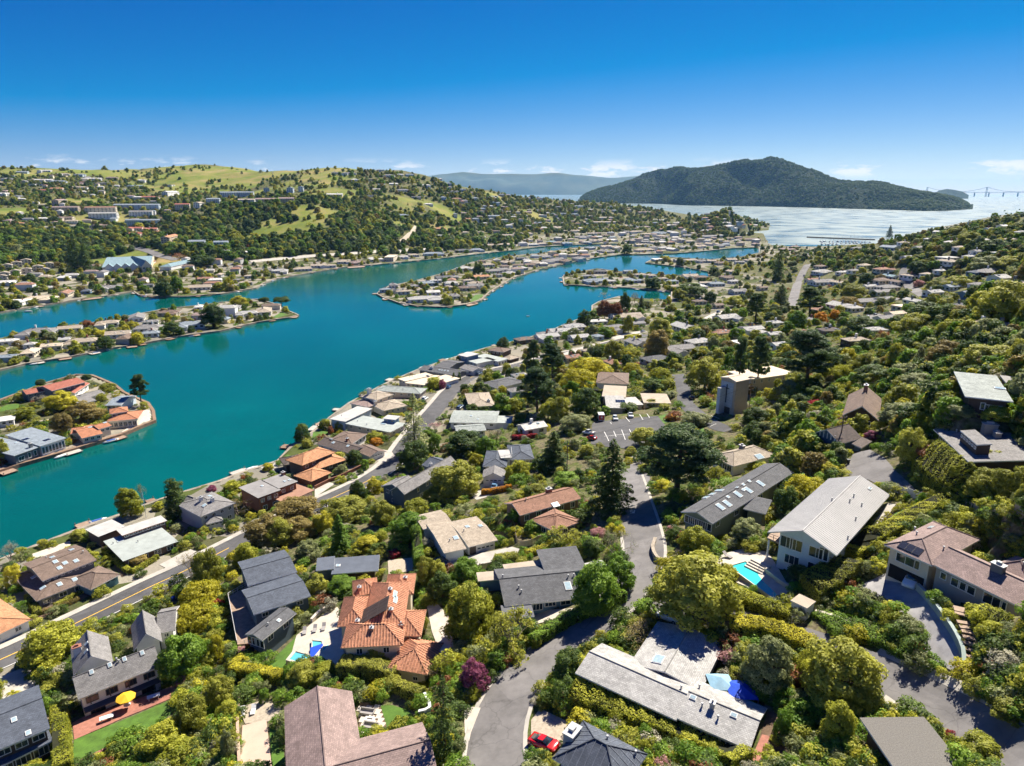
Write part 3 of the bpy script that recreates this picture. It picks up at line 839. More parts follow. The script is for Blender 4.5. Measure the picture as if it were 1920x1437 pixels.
ribbon('upper_street', crpath('P1700,498 1694,515 1702,530 1716,545 1735,556'), -3.5, 3.5, asphalt2, 0.2, sub=3, excl=True)
ribbon('shore_street', crpath('P470,491 560,483 670,475 760,470 830,468'), -6, 6, pavement, 0.3, sub=3, excl=True)
ribbon('hill_street', crpath('F930,735 1040,745 1130,770 1200,800 1320,830'), -6, 6, asphalt2, 0.4, sub=3, excl=True)
ribbon('dirt_track', crpath('G1075,700 1120,665 1170,620 1200,580'), -4, 4, gravel, 0.5, sub=3, excl=True)
ribbon('shore_street', crpath('F1450,905 1600,880 1750,860 1900,850'), -5, 5, asphalt2, 0.3, sub=3, excl=True)
for txt in ('H1460,1270 1540,1230 1640,1200', 'H760,1420 900,1380 1000,1365', 'L380,190 520,140 640,105'):
    ribbon('mid_street', crpath(txt), -3.5, 3.5, pavement, 0.12, sub=3, excl=True)
patch('parking_court', 'I720,1250 830,1230 920,1260 860,1290 760,1290', asphalt2)
# parking bay lines
def stroke(txt, w=0.14, mat=white_line, off=0.13):
    Q, ok = grounds(parse(txt)); P = Q[:, :2]
    pts = np.concatenate([P[i] + (P[i + 1] - P[i]) * np.linspace(0, 1, 6)[:, None] for i in range(len(P) - 1)])
    pts = pts[np.concatenate([[True], np.linalg.norm(np.diff(pts, axis=0), axis=1) > 1e-3])]
    return ribbon('parking_line', pts, -w / 2, w / 2, mat, off, sub=1)
for t in ('L690,760 725,830', 'L760,755 780,800', 'L820,745 848,820', 'L878,740 905,800', 'L690,795 960,770', 'L850,650 880,685', 'L955,630 980,670', 'L1010,625 1030,655', 'L735,690 745,700',
          'L1470,660 1540,680', 'L1490,640 1550,660', 'L1480,720 1530,700'):
    stroke(t, 0.18)
def stroke_text(txt):  # the painted number on the hill road, upside down to the viewer
    for t in txt: stroke(t, 0.3)
stroke_text(['L908,1350 885,1350 887,1360 905,1360 903,1370 882,1370', 'L918,1346 912,1372'])

# gardens and paving close by
patch('driveway', 'E420,545 590,470 735,548 830,650 940,800 975,950 955,975 860,930 790,880 775,760 640,650 540,600', blue_conc)
patch('lawn', 'E545,262 655,150 745,160 640,235', grass_m)
patch('garden_path', 'E480,290 600,120 640,125 530,280', pavement)
patch('pool_deck', 'D405,290 470,240 600,205 720,230 860,460 830,510 760,500 540,400 430,330', stone_pale, 0.12)
patch('pool_terrace', 'B470,700 560,630 640,570 700,540 745,600 740,880 560,870 430,850', stone_pale, 0.12)
patch('lawn', 'B285,890 470,705 435,850 400,930 340,925', grass_m)
patch('lawn', 'A418,1290 690,1180 1000,1050 1010,1110 840,1240 700,1300 480,1425 410,1415', grass_m)
patch('brick_terrace', 'A410,1195 470,1160 1005,975 1015,1035 690,1170 420,1290', brick_red, 0.12)
patch('driveway', 'A0,935 150,875 200,960 245,1060 110,1110 0,1120', pavement)
patch('driveway', 'A900,300 1070,210 1110,225 960,330', pavement)
patch('clay_court', 'B165,1210 300,1178 330,1437 332,1500 145,1500', sand_court, 0.14)
patch('stone_terrace', 'B140,1110 300,1060 400,1120 390,1180 180,1200', gravel, 0.12)
patch('lawn', 'B318,1230 375,1215 410,1437 410,1500 335,1500', grass_m)
patch('lawn', 'B945,1098 1010,1095 1090,1120 1160,1180 985,1235', grass_m, 0.12)
patch('courtyard', 'B800,1070 945,1090 985,1240 835,1278', soil, 0.1)
patch('driveway', 'C588,1400 590,1180 640,1115 740,1160 845,1215 780,1300 745,1340', gravel, 0.12)
patch('driveway', 'C210,1100 305,1110 250,1250 240,1300 215,1250', stone_pale, 0.12)
patch('driveway', 'C120,290 280,240 480,200 540,215 470,260 300,300 120,330', pavement, 0.12)
patch('driveway', 'C0,530 60,520 130,600 160,830 90,830 30,680', stone_pale, 0.12)
patch('terrace', 'C400,740 560,650 830,580 860,545 610,560 600,610 440,640', stone_pale, 0.12)
patch('driveway', 'B985,275 1130,260 1140,330 990,360', gravel)
patch('driveway', 'K1600,1230 1690,1150 1850,1150 1870,1180 1720,1250 1650,1270', pavement)
patch('driveway', 'K440,1250 590,1150 530,1130 440,1190', pavement)
patch('driveway', 'K850,960 920,890 1010,900 1040,940 960,990', pavement)
patch('driveway', 'E535,1170 590,1080 690,1150 640,1185', pavement, 0.12)
patch('garden_bed', 'D640,1380 720,1130 790,1130 820,1300 900,1437 640,1437', soil, 0.05)
patch('brick_path', 'D605,1437 690,1260 735,1270 660,1437', brick_red, 0.1)
patch('lawn', 'L1085,650 1150,625 1160,690 1140,700', grass_m); patch('lawn', 'L1390,770 1430,720 1445,760 1400,800', grass_m)
patch('lawn', 'M160,1090 215,1040 280,1080 200,1140', grass_m)
patch('lawn', 'J0,580 0,610 150,580 140,550 60,555', grass_m); patch('waterside_terrace', 'J1020,690 1060,610 1100,590 1160,640 1155,690 930,790 900,780', stone_pale, 0.14)
patch('boardwalk', 'J0,1065 140,1022 640,878 900,790 890,775 620,850 500,880 150,990 0,1030', wood_deck, 0.16)
patch('lawn', 'G1600,1140 1640,1090 1700,1085 1690,1130 1620,1150', grass_m); patch('lawn', 'G130,1255 190,1220 240,1240 150,1265', grass_m)
patch('lawn', 'K420,810 560,770 560,740 430,760', grass_m); patch('lawn', 'K180,985 260,940 240,930 170,970', grass_m)
patch('waterside_terrace', 'K20,1020 190,960 160,1040 60,1060', pavement)
patch('waterside_terrace', 'A180,240 395,165 400,190 190,290', stone_pale)
patch('garden_bed', 'A570,190 620,230 740,340 690,370 590,230', soil); patch('garden_bed', 'A150,560 210,500 510,400 520,470 250,600 190,620', soil)

# ground that roads and paving already lie on keeps its height when house plots are levelled
_gp2 = np.stack([_gx.ravel(), _gy.ravel()], 1)
PROT = np.zeros(len(_gp2), bool)
for _poly, _mg in EXCL:
    _lo, _hi = _poly.min(0) - 1.5, _poly.max(0) + 1.5
    _c = np.where((_gp2[:, 0] > _lo[0]) & (_gp2[:, 0] < _hi[0]) & (_gp2[:, 1] > _lo[1]) & (_gp2[:, 1] < _hi[1]))[0]
    if len(_c): PROT[_c[in_poly(_gp2[_c], _poly) | (seg_dist(_gp2[_c], _poly) < 1.5)]] = True
def pad(poly, z, soft=4.0):
    poly = np.asarray(poly, float); lo, hi = poly.min(0) - soft, poly.max(0) + soft
    c = np.where(~PROT & (_gp2[:, 0] > lo[0]) & (_gp2[:, 0] < hi[0]) & (_gp2[:, 1] > lo[1]) & (_gp2[:, 1] < hi[1]))[0]
    if not len(c): return
    d = np.where(in_poly(_gp2[c], poly), 0, seg_dist(_gp2[c], poly))
    w = np.clip(1 - d / soft, 0, 1); w = w * w * (3 - 2 * w)
    g = GRID_H.reshape(-1)
    keep = g[c] > 0.9
    g[c] = np.where(keep, g[c] * (1 - w) + (z - 0.1) * w, g[c])
# ------------------------------------------------------------------ house builder
ROOF = {'grey': (0.24, 0.23, 0.225), 'dgrey': (0.12, 0.122, 0.13), 'slate': (0.10, 0.115, 0.145), 'brown': (0.20, 0.145, 0.115), 'tan': (0.40, 0.335, 0.26), 'dbrown': (0.12, 0.095, 0.085),
        'lgrey': (0.42, 0.41, 0.39), 'white': (0.62, 0.60, 0.56), 'terra': (0.44, 0.19, 0.105), 'red': (0.36, 0.13, 0.09), 'orange': (0.50, 0.25, 0.13), 'cream': (0.60, 0.50, 0.37),
        'bgrey': (0.25, 0.29, 0.33), 'ggrey': (0.33, 0.36, 0.34), 'redbrown': (0.32, 0.175, 0.12), 'mauve': (0.30, 0.22, 0.20), 'teal': (0.22, 0.32, 0.36)}
WALL = {'white': (0.74, 0.73, 0.70), 'cream': (0.66, 0.58, 0.45), 'blue': (0.14, 0.24, 0.36), 'pblue': (0.50, 0.58, 0.64), 'teal': (0.12, 0.24, 0.27), 'grey': (0.42, 0.42, 0.41), 'dgrey': (0.16, 0.165, 0.17),
        'brown': (0.17, 0.11, 0.08), 'dbrown': (0.075, 0.05, 0.04), 'red': (0.33, 0.10, 0.055), 'tan': (0.50, 0.41, 0.30), 'pink': (0.60, 0.46, 0.38), 'slate': (0.10, 0.14, 0.18), 'stone': (0.42, 0.37, 0.31), 'green': (0.22, 0.25, 0.19)}
NAME = {'grey': 'grey', 'dgrey': 'dark grey', 'slate': 'slate blue', 'brown': 'brown', 'tan': 'tan', 'dbrown': 'dark brown', 'lgrey': 'pale grey', 'white': 'white', 'terra': 'terracotta',
        'red': 'red', 'orange': 'orange', 'cream': 'cream', 'bgrey': 'blue grey', 'ggrey': 'grey green', 'redbrown': 'red brown', 'mauve': 'mauve', 'teal': 'blue green',
        'blue': 'blue', 'pblue': 'pale blue', 'pink': 'pinkish', 'stone': 'stone', 'green': 'olive green'}
def roof_mat(k): return shingle('roof_' + k, ROOF[k])
def flat_mat(k): return plain('flatroof_' + k, ROOF[k], 0.9, 0.16, 0.4, bump=0.15, bscale=5)
def wall_mat(k): return plain('wall_' + k, WALL[k], 0.8, 0.08, 0.6, bump=0.15, bscale=3)
trim_white = plain('trim_white', (0.72, 0.71, 0.68), 0.6, 0.05)
trim_dark = plain('trim_dark', (0.09, 0.075, 0.065), 0.6, 0.1)
frame_white = trim_white
def glass_mat():
    m, nt, N, Lk, b = new_mat('window_glass')
    b.inputs['Base Color'].default_value = (0.02, 0.035, 0.05, 1); b.inputs['Roughness'].default_value = 0.06
    b.inputs['Specular IOR Level'].default_value = 0.8
    return m
glass = glass_mat()
sky_glass = plain('skylight_glass', (0.32, 0.42, 0.47), 0.15, 0.2, 2, spec=0.6)
solar_m = plain('solar_panel', (0.012, 0.016, 0.035), 0.2, 0.2, 3, spec=0.6)
metal_m = plain('vent_metal', (0.40, 0.40, 0.40), 0.5, 0.1)
brick_m = plain('chimney_brick', (0.30, 0.13, 0.09), 0.9, 0.3, 4)
door_red = plain('door_wood', (0.16, 0.07, 0.04), 0.6, 0.2)
door_white = plain('garage_paint', (0.70, 0.70, 0.68), 0.6, 0.04)
_unit = {}
def unit_box():
    if 'box' not in _unit: _unit['box'] = MB().box((0, 0, 0), (1, 1, 1)).me('unit_box')
    return _unit['box']
def boxpart(name, parent, loc, size, rotz, mat, mi=None):
    key = (name, round(size[0], 2), round(size[1], 2), round(size[2], 2), mat.name)
    if key not in _unit:
        _unit[key] = MB().box((0, 0, 0), size).me(name); _unit[key].materials.append(mat)
    o = bpy.data.objects.new(name, _unit[key]); COL.objects.link(o)
    o.parent = parent; o.location = loc; o.rotation_euler = (0, 0, rotz)
    return o
def window_mesh(w, h, mull, fr):
    key = ('win', round(w, 2), round(h, 2), mull, fr.name)
    if key not in _unit:
        b = MB(); t = 0.12
        b.box((0, 0, h / 2 - t / 2), (w, 0.12, t)); b.box((0, 0, -h / 2 + t / 2), (w, 0.16, t))
        for s in (-1, 1): b.box((s * (w / 2 - t / 2), 0, 0), (t, 0.12, h - 2 * t))
        for k in range(1, mull): b.box((-w / 2 + w * k / mull, 0, 0), (0.07, 0.10, h - 2 * t))
        me = b.me('window'); me.materials.append(fr); _unit[key] = me
        g = MB().box((0, 0.01, 0), (w - 0.1, 0.05, h - 0.1)).me('pane'); g.materials.append(glass); _unit[key + ('p',)] = g
    return _unit[key], _unit[key + ('p',)]
def add_window(parent, loc, rotz, w, h, mull=2, fr=None, pane=True):
    fr = fr or frame_white
    a, g = window_mesh(w, h, mull, fr)
    o = bpy.data.objects.new('window', a); COL.objects.link(o); o.parent = parent; o.location = loc; o.rotation_euler = (0, 0, rotz)
    p = bpy.data.objects.new('pane', g); COL.objects.link(p); p.parent = o
    return o

class Wing:
    pass
class House:
    def __init__(s, name, label, base_px, cat='house', group=None, base_z=None):
        p = gp(base_px) if isinstance(base_px, tuple) else gp(parse(base_px)[0])
        s.base = Vector((p.x, p.y, p.z if base_z is None else base_z))
        s.o = thing(name, label, cat, s.base, group)
        s.wings = []
    def wing(s, kind, pts, eave=2.8, rise=1.5, roof='grey', wall='white', over=0.55, trim=None, ridge=False, low=None, wmat=None, rmat=None, thick=0.22, name=None):
        """pts: three pixels A B C (eave corners) or A B R with ridge=True (R lies on the ridge)"""
        q = parse(pts) if isinstance(pts, str) else pts
        zE = s.base.z + eave
        a = np.array(at_z(q[0], zE)); b = np.array(at_z(q[1], zE)); c = np.array(at_z(q[2], zE + (rise if ridge else 0)))
        u = (b - a); L = np.hypot(*u); u = u / L
        v = np.array([-u[1], u[0]]); dd = (c - b) @ v
        if dd < 0: v = -v; dd = -dd
        D = dd * (2 if ridge else 1)
        D = max(D, 2.0)
        if s.base.z > 3.5: pad([a, a + u * L, a + u * L + v * D, a + v * D], s.base.z)
        return s.wing_xy(kind, a, u, v, L, D, zE, rise, roof, wall, over, trim, wmat, rmat, thick, low, name)
    def wing_xy(s, kind, a, u, v, L, D, zE, rise, roof, wall, over=0.55, trim=None, wmat=None, rmat=None, thick=0.22, low=None, name=None):
        w = Wing(); w.a, w.u, w.v, w.L, w.D, w.zE, w.rise, w.over = a, u, v, L, D, zE, rise, over
        w.kind = kind
        P = lambda fu, fv: a + u * fu + v * fv
        corners = [P(0, 0), P(L, 0), P(L, D), P(0, D)]
        EXCL.append((np.array(corners), 0.2))
        bz = min(gh(*c) for c in corners) - 0.6 if low is None else low
        if low is None: bz = max(bz, s.base.z - 5.5)
        bx, by, b0 = s.base
        rel = lambda p, z: (p[0] - bx, p[1] - by, z - b0)
        ov = min(over, L * 0.2, D * 0.2)
        w.ov = ov; w.bz = bz
        # roof surface height above the eave corner plane
        pitch_run = D / 2
        def rz(fu, fv):
            if kind == 'gable': return rise * (1 - abs(fv - D / 2) / (D / 2))
            if kind == 'gablex': return rise * (1 - abs(fu - L / 2) / (L / 2))
            if kind == 'shed': return rise * fv / D
            if kind == 'hip':
                m = min(L, D) / 2
                return rise * min(min(fv, D - fv), min(fu, L - fu)) / m
            return 0.0
        w.rz = rz
        # top faces
        if kind == 'gable': tv = [(0, 0), (L, 0), (L, D / 2), (0, D / 2), (L, D), (0, D)]; tf = [(0, 1, 2, 3), (3, 2, 4, 5)]; rim = [0, 1, 2, 4, 5, 3]
        elif kind == 'gablex': tv = [(0, 0), (L / 2, 0), (L / 2, D), (0, D), (L, 0), (L, D)]; tf = [(0, 1, 2, 3), (1, 4, 5, 2)]; rim = [0, 1, 4, 5, 2, 3]
        elif kind == 'hip':
            m = min(L, D) / 2
            if abs(L - D) < 0.3: tv = [(0, 0), (L, 0), (L, D), (0, D), (L / 2, D / 2)]; tf = [(0, 1, 4), (1, 2, 4), (2, 3, 4), (3, 0, 4)]
            elif L > D: tv = [(0, 0), (L, 0), (L, D), (0, D), (m, D / 2), (L - m, D / 2)]; tf = [(0, 1, 5, 4), (1, 2, 5), (2, 3, 4, 5), (3, 0, 4)]
            else: tv = [(0, 0), (L, 0), (L, D), (0, D), (L / 2, m), (L / 2, D - m)]; tf = [(0, 1, 4), (1, 2, 5, 4), (2, 3, 5), (3, 0, 4, 5)]
            rim = [0, 1, 2, 3]
        else: tv = [(0, 0), (L, 0), (L, D), (0, D)]; tf = [(0, 1, 2, 3)]; rim = [0, 1, 2, 3]
        top = [rel(P(*t), zE + rz(*t)) for t in tv]
        n = len(top)
        bot = [(x, y, z - thick) for x, y, z in top]
        faces = list(tf) + [tuple(i + n for i in reversed(f)) for f in tf]
        mi = [0] * len(tf) + [1] * len(tf)
        for i in range(len(rim)):
            i0, i1 = rim[i], rim[(i + 1) % len(rim)]
            faces.append((i0, i0 + n, i1 + n, i1)); mi.append(1)
        me = mesh('roof', top + bot, faces, mi)
        bm = bmesh.new(); bm.from_mesh(me); bmesh.ops.recalc_face_normals(bm, faces=bm.faces); bm.to_mesh(me); bm.free()
        slope_uv(me, u)
        rm = rmat or (flat_mat(roof) if kind in ('flat',) else roof_mat(roof))
        w.roof = link(name or 'roof', me, [rm, trim or trim_white], s.o)
        w.top = [Vector(t) for t in top]; w.tf = tf
        # walls under it, gable ends included
        fu0, fu1, fv0, fv1 = ov, L - ov, ov, D - ov
        if kind == 'gable': wl_ = [(fu0, fv0), (fu1, fv0), (fu1, D / 2), (fu1, fv1), (fu0, fv1), (fu0, D / 2)]
        elif kind == 'gablex': wl_ = [(fu0, fv0), (L / 2, fv0), (fu1, fv0), (fu1, fv1), (L / 2, fv1), (fu0, fv1)]
        else: wl_ = [(fu0, fv0), (fu1, fv0), (fu1, fv1), (fu0, fv1)]
        m = len(wl_)
        vv = [rel(P(*t), bz) for t in wl_] + [rel(P(*t), zE + rz(*t) - thick - 0.015) for t in wl_]
        ff = [(i, (i + 1) % m, m + (i + 1) % m, m + i) for i in range(m)]
        me2 = mesh('wall', vv, ff)
        bm = bmesh.new(); bm.from_mesh(me2); bmesh.ops.recalc_face_normals(bm, faces=bm.faces); bm.to_mesh(me2); bm.free()
        w.wall = link('wall', me2, wmat or wall_mat(wall), s.o)
        w.corners = [P(fu0, fv0), P(fu1, fv0), P(fu1, fv1), P(fu0, fv1)]
        s.wings.append(w)
        if kind in ('gable', 'gablex', 'hip') and rise > 0.7:
            s.caps(w, rm)
        return w
    def caps(s, w, rm):
        """ridge and hip caps, a slightly proud strip"""
        lines = []
        t = w.top
        if w.kind == 'gable': lines = [(t[3], t[2])]
        elif w.kind == 'gablex': lines = [(t[1], t[2])]
        elif w.kind == 'hip':
            if len(t) == 5: lines = [(t[i], t[4]) for i in range(4)]
            else:
                lines = [(t[4], t[5])]
                lines += [(t[0], t[4]), (t[3], t[4]), (t[1], t[5]), (t[2], t[5])] if w.L > w.D else [(t[0], t[4]), (t[1], t[4]), (t[2], t[5]), (t[3], t[5])]
        b = MB()
        for p, q in lines:
            b.tube([p + Vector((0, 0, 0.01)), q + Vector((0, 0, 0.01))], [0.11, 0.11], 6)
        b.build('ridge_cap', rm, s.o)
    # --- features
    def side(s, w, k):
        """start, direction, outward normal and length of a wall: 0 front (AB), 1 BC, 2 CD, 3 DA"""
        c = w.corners; a = c[k]; b = c[(k + 1) % 4]
        d = b - a; L = np.hypot(*d); d = d / L
        n = np.array([d[1], -d[0]])
        ctr = sum(c) / 4
        if (ctr - a) @ n > 0: n = -n
        return a, d, n, L
    def windows(s, w, k, spec, fr=None):
        """spec: list of (centre along the wall 0..1, width, height, sill above base, mullions)"""
        a, d, n, L = s.side(w, k)
        rot = math.atan2(d[1], d[0])
        if d[0] * n[1] - d[1] * n[0] > 0: rot += math.pi
        for sp in spec:
            t, ww, hh, sill = sp[:4]; mull = sp[4] if len(sp) > 4 else 2
            p = a + d * (t * L) + n * 0.03
            add_window(s.o, (p[0] - s.base.x, p[1] - s.base.y, sill + hh / 2), rot, min(ww, L * 0.9), hh, mull, fr)
    def row(s, w, k, n, ww=1.4, hh=1.1, sill=None, fr=None, mull=2, t0=0.0, t1=1.0):
        if sill is None: sill = w.zE - s.base.z - 0.55 - hh
        s.windows(w, k, [(t0 + (t1 - t0) * (i + 0.5) / n, ww, hh, sill, mull) for i in range(n)], fr)
    def door(s, w, k, t, ww=1.0, hh=2.1, z0=None, mat=None, name='door', panels=0):
        a, d, n, L = s.side(w, k)
        p = a + d * (t * L) + n * 0.03; rot = math.atan2(d[1], d[0])
        g = gh(*p) - s.base.z if z0 is None else z0
        o = boxpart(name, s.o, (p[0] - s.base.x, p[1] - s.base.y, g + hh / 2), (ww, 0.1, hh), rot, mat or door_red)
        for i in range(panels):
            boxpart('door_panel', o, (-ww / 2 + ww * (i + 0.5) / panels, 0, hh * 0.32), (ww / panels * 0.7, 0.14, hh * 0.16), 0, glass)
            for j in range(3):
                boxpart('door_panel', o, (-ww / 2 + ww * (i + 0.5) / panels, 0, hh * (0.08 - 0.2 * j)), (ww / panels * 0.8, 0.14, hh * 0.13), 0, mat or door_red)
        return o
    def garage(s, w, k, t=0.5, ww=4.8, hh=2.2, z0=None, mat=None, panels=4):
        return s.door(w, k, t, ww, hh, z0, mat or door_white, 'garage_door', panels)
    def on_roof(s, px):
        """where a pixel's ray meets one of this house's roofs"""
        dx, dy, dz = ray(*px); o = Vector((0, 0, CAM_Z)); d = Vector((dx, dy, dz))
        best = None
        for w in s.wings:
            for f in w.tf:
                vs_ = [w.top[i] + s.base for i in f]
                n = (vs_[1] - vs_[0]).cross(vs_[2] - vs_[0])
                if abs(n.dot(d)) < 1e-9: continue
                n.normalize()
                if n.z < 0: n = -n
                t = n.dot(vs_[0] - o) / n.dot(d)
                if t <= 0: continue
                p = o + d * t
                poly = np.array([(v.x, v.y) for v in vs_])
                if in_poly(np.array([(p.x, p.y)]), poly)[0]:
                    if best is None or t < best[0]: best = (t, p, n, w)
        return best
    def plate(s, name, px, ww, ll, hh, mat, pane=None, grid=0):
        h = s.on_roof(px)
        if h is None: return
        t, p, n, w = h
        e = Vector((0, 0, 1)).cross(n)
        e = e.normalized() if e.length > 0.03 else Vector((w.u[0], w.u[1], 0))
        sd = n.cross(e)
        M3 = Matrix((e, sd, n)).transposed().to_4x4()
        b = MB().box((0, 0, hh / 2), (ww, ll, hh))
        o = b.build(name, mat, s.o)
        o.matrix_local = Matrix.Translation(p - s.base) @ M3
        if pane is not None:
            if grid:
                nx = max(1, round(ww / grid)); ny = max(1, round(ll / (grid * 1.6)))
                for i in range(nx):
                    for j in range(ny):
                        c = boxpart('cell', o, (-ww / 2 + ww * (i + .5) / nx, -ll / 2 + ll * (j + .5) / ny, hh + 0.01), (ww / nx - 0.06, ll / ny - 0.06, 0.03), 0, pane)
            else:
                boxpart('pane', o, (0, 0, hh + 0.01), (ww - 0.2, ll - 0.2, 0.04), 0, pane)
        return o
    def skylights(s, txt, ww=0.9, ll=1.3):
        for px in parse(txt): s.plate('skylight', px, ww, ll, 0.16, trim_white, sky_glass)
    def vents(s, txt):
        for px in parse(txt):
            h = s.on_roof(px)
            if h is None: continue
            p = h[1] - s.base
            MB().tube([p - Vector((0, 0, 0.3)), p + Vector((0, 0, 0.5))], [0.12, 0.12], 7).tube([p + Vector((0, 0, 0.5)), p + Vector((0, 0, 0.62))], [0.2, 0.16], 7).build('roof_vent', metal_m, s.o)
    def solar(s, txt, ww, ll): 
        for px in parse(txt): s.plate('solar_panel', px, ww, ll, 0.12, trim_dark, solar_m, 1.0)
    def chimney(s, txt, ww=1.2, dd=0.9, hh=1.4, mat=None, cap=None):
        for px in parse(txt):
            h = s.on_roof(px)
            if h is None: continue
            p = h[1] - s.base; rot = math.atan2(h[3].u[1], h[3].u[0])
            c = MB().box((p.x, p.y, p.z + hh / 2 - 0.5), (ww, dd, hh + 1.0), rot).build('chimney', mat or brick_m, s.o)
            MB().box((p.x, p.y, p.z + hh + 0.05), (ww + 0.25, dd + 0.25, 0.12), rot).box((p.x, p.y, p.z + hh + 0.3), (ww * 0.4, dd * 0.5, 0.4), rot).build('chimney_cap', cap or metal_m, c)
    def ribs(s, w, mat, spacing=0.5, r=0.09, name='tile_rows'):
        """raised rows running up each slope, as real relief"""
        b = MB()
        for f in w.tf:
            vs_ = [w.top[i] for i in f]
            n = (vs_[1] - vs_[0]).cross(vs_[2] - vs_[0]).normalized()
            if n.z < 0: n = -n
            e = Vector((0, 0, 1)).cross(n)
            if e.length < 1e-3: continue
            e.normalize(); up = n.cross(e)
            U = [(q.dot(e), q.dot(up)) for q in vs_]
            o = vs_[0] - e * vs_[0].dot(e) - up * vs_[0].dot(up)
            lo, hi = min(x for x, y in U), max(x for x, y in U)
            x = lo + spacing / 2
            while x < hi:
                ys = []
                for i in range(len(U)):
                    (x0, y0), (x1, y1) = U[i], U[(i + 1) % len(U)]
                    if (x0 - x) * (x1 - x) < 0: ys.append(y0 + (y1 - y0) * (x - x0) / (x1 - x0))
                if len(ys) >= 2 and max(ys) - min(ys) > 0.3:
                    p0 = o + e * x + up * min(ys); p1 = o + e * x + up * max(ys)
                    k = len(b.v)
                    for p in (p0, p1):
                        b.v += [tuple(p - e * r - n * 0.02), tuple(p - e * r * 0.6 + n * r * 0.9), tuple(p + e * r * 0.6 + n * r * 0.9), tuple(p + e * r - n * 0.02)]
                    for j in range(3): b.f.append((k + j, k + j + 1, k + 5 + j, k + 4 + j)); b.m.append(0)
                    b.f.append((k + 3, k + 2, k + 1, k)); b.m.append(0)
                    b.f.append((k + 4, k + 5, k + 6, k + 7)); b.m.append(0)
                x += spacing
        me = b.me(name)
        bm = bmesh.new(); bm.from_mesh(me); bmesh.ops.recalc_face_normals(bm, faces=bm.faces); bm.to_mesh(me); bm.free()
        o_ = link(name, me, mat, s.o); o_['kind'] = 'stuff'
    def terrace(s, pts, z, thick, mat, name='deck'):
        q = [np.array(at_z(p, s.base.z + z)) for p in parse(pts)]
        EXCL.append((np.array(q), 0.1))
        return MB().prism([(p[0] - s.base.x, p[1] - s.base.y) for p in q], z - thick, z).build(name, mat, s.o)
    def rail(s, pts, z, h=1.0, mat=None, name='railing', spacing=1.2, closed=False):
        q = [np.array(at_z(p, s.base.z + z)) for p in parse(pts)]
        b = MB()
        q = [(p[0] - s.base.x, p[1] - s.base.y) for p in q]
        for p0, p1 in zip(q[:-1], q[1:]):
            L = math.hypot(p1[0] - p0[0], p1[1] - p0[1]); k = max(1, int(L / spacing))
            for zz in (h, h * 0.5): b.tube([(p0[0], p0[1], z + zz), (p1[0], p1[1], z + zz)], [0.045] * 2, 4)
            for i in range(k + 1):
                x, y = p0[0] + (p1[0] - p0[0]) * i / k, p0[1] + (p1[1] - p0[1]) * i / k
                b.box((x, y, z + h / 2), (0.07, 0.07, h))
        return b.build(name, mat or trim_white, s.o)
# ------------------------------------------------------------------ the houses close by
red_dark = plain('wall_redwood', (0.20, 0.085, 0.05), 0.8, 0.2)
seam_m = plain('standing_seam_metal', (0.40, 0.39, 0.375), 0.5, 0.12, 0.3)
tile_m = shingle('clay_tile', (0.47, 0.215, 0.125), 0.30, 0.33, 0.8, 0.22)
tile_rib = plain('clay_tile_rib', (0.56, 0.27, 0.16), 0.8, 0.3, 1.2)

h = House('timbered_house', 'white half-timbered house with grey shingle roof and yellow parasol terrace', 'A680,1010', base_z=None)
w = h.wing('gable', 'A440,1060 910,870 905,745', 5.3, 2.6, 'grey', 'white', ridge=True)
h.row(w, 0, 4, 2.0, 1.3, 3.3, mull=3, fr=trim_dark); h.row(w, 0, 3, 2.4, 1.9, 0.3, mull=3, fr=trim_dark)
for t in (0.1, 0.35, 0.6, 0.85): h.door(w, 0, t, 0.18, 2.2, 2.9, trim_dark, 'timber_post')
a_, d_, n_, L_0 = h.side(w, 0)
_q = [a_ + n_ * 0.05, a_ + d_ * L_0 + n_ * 0.05, a_ + d_ * L_0 + n_ * 1.1, a_ + n_ * 1.1]
MB().prism([(p[0] - h.base.x, p[1] - h.base.y) for p in _q], [2.6, 2.6, 2.2, 2.2], [2.75, 2.75, 2.35, 2.35]).build('pent_roof', roof_mat('slate'), h.o)
w = h.wing('gable', 'A640,850 612,705 495,690', 4.6, 3.0, 'grey', 'white', ridge=True)
w = h.wing('gable', 'A738,645 755,785 835,755', 4.6, 3.0, 'grey', 'white', ridge=True)
w = h.wing('gable', 'A880,690 990,668 965,558', 4.2, 2.0, 'grey', 'white', ridge=True); h.row(w, 0, 1, 1.0, 1.0)
h.skylights('A517,905 620,865 703,832 803,797 490,745 487,790', 0.7, 0.9); h.vents('A660,840 672,850'); h.chimney('A440,800', 1.0, 1.4, 1.6, wall_mat('white'), brick_m)

h = House('slate_roofed_house', 'slate blue roofed house cut by the bottom left corner', 'A100,1400')
w = h.wing('gable', 'A-160,1410 282,1222 205,1065', 5.6, 1.6, 'slate', 'dbrown', ridge=True); h.row(w, 0, 4, 1.8, 1.2, fr=trim_white)
w = h.wing('shed', 'A-160,1520 300,1290 280,1235', 3.0, 0.8, 'slate', 'dbrown', trim=trim_white); h.row(w, 0, 4, 2.2, 1.7, mull=3)
h.skylights('A80,1175 160,1250', 0.8, 1.0)

h = House('orange_roofed_house', 'orange tile roofed house at the left edge below the road bend', 'A20,640')
w = h.wing('hip', 'A-230,800 178,607 -10,335', 2.9, 2.2, 'orange', 'white'); h.row(w, 0, 3); h.row(w, 1, 2)

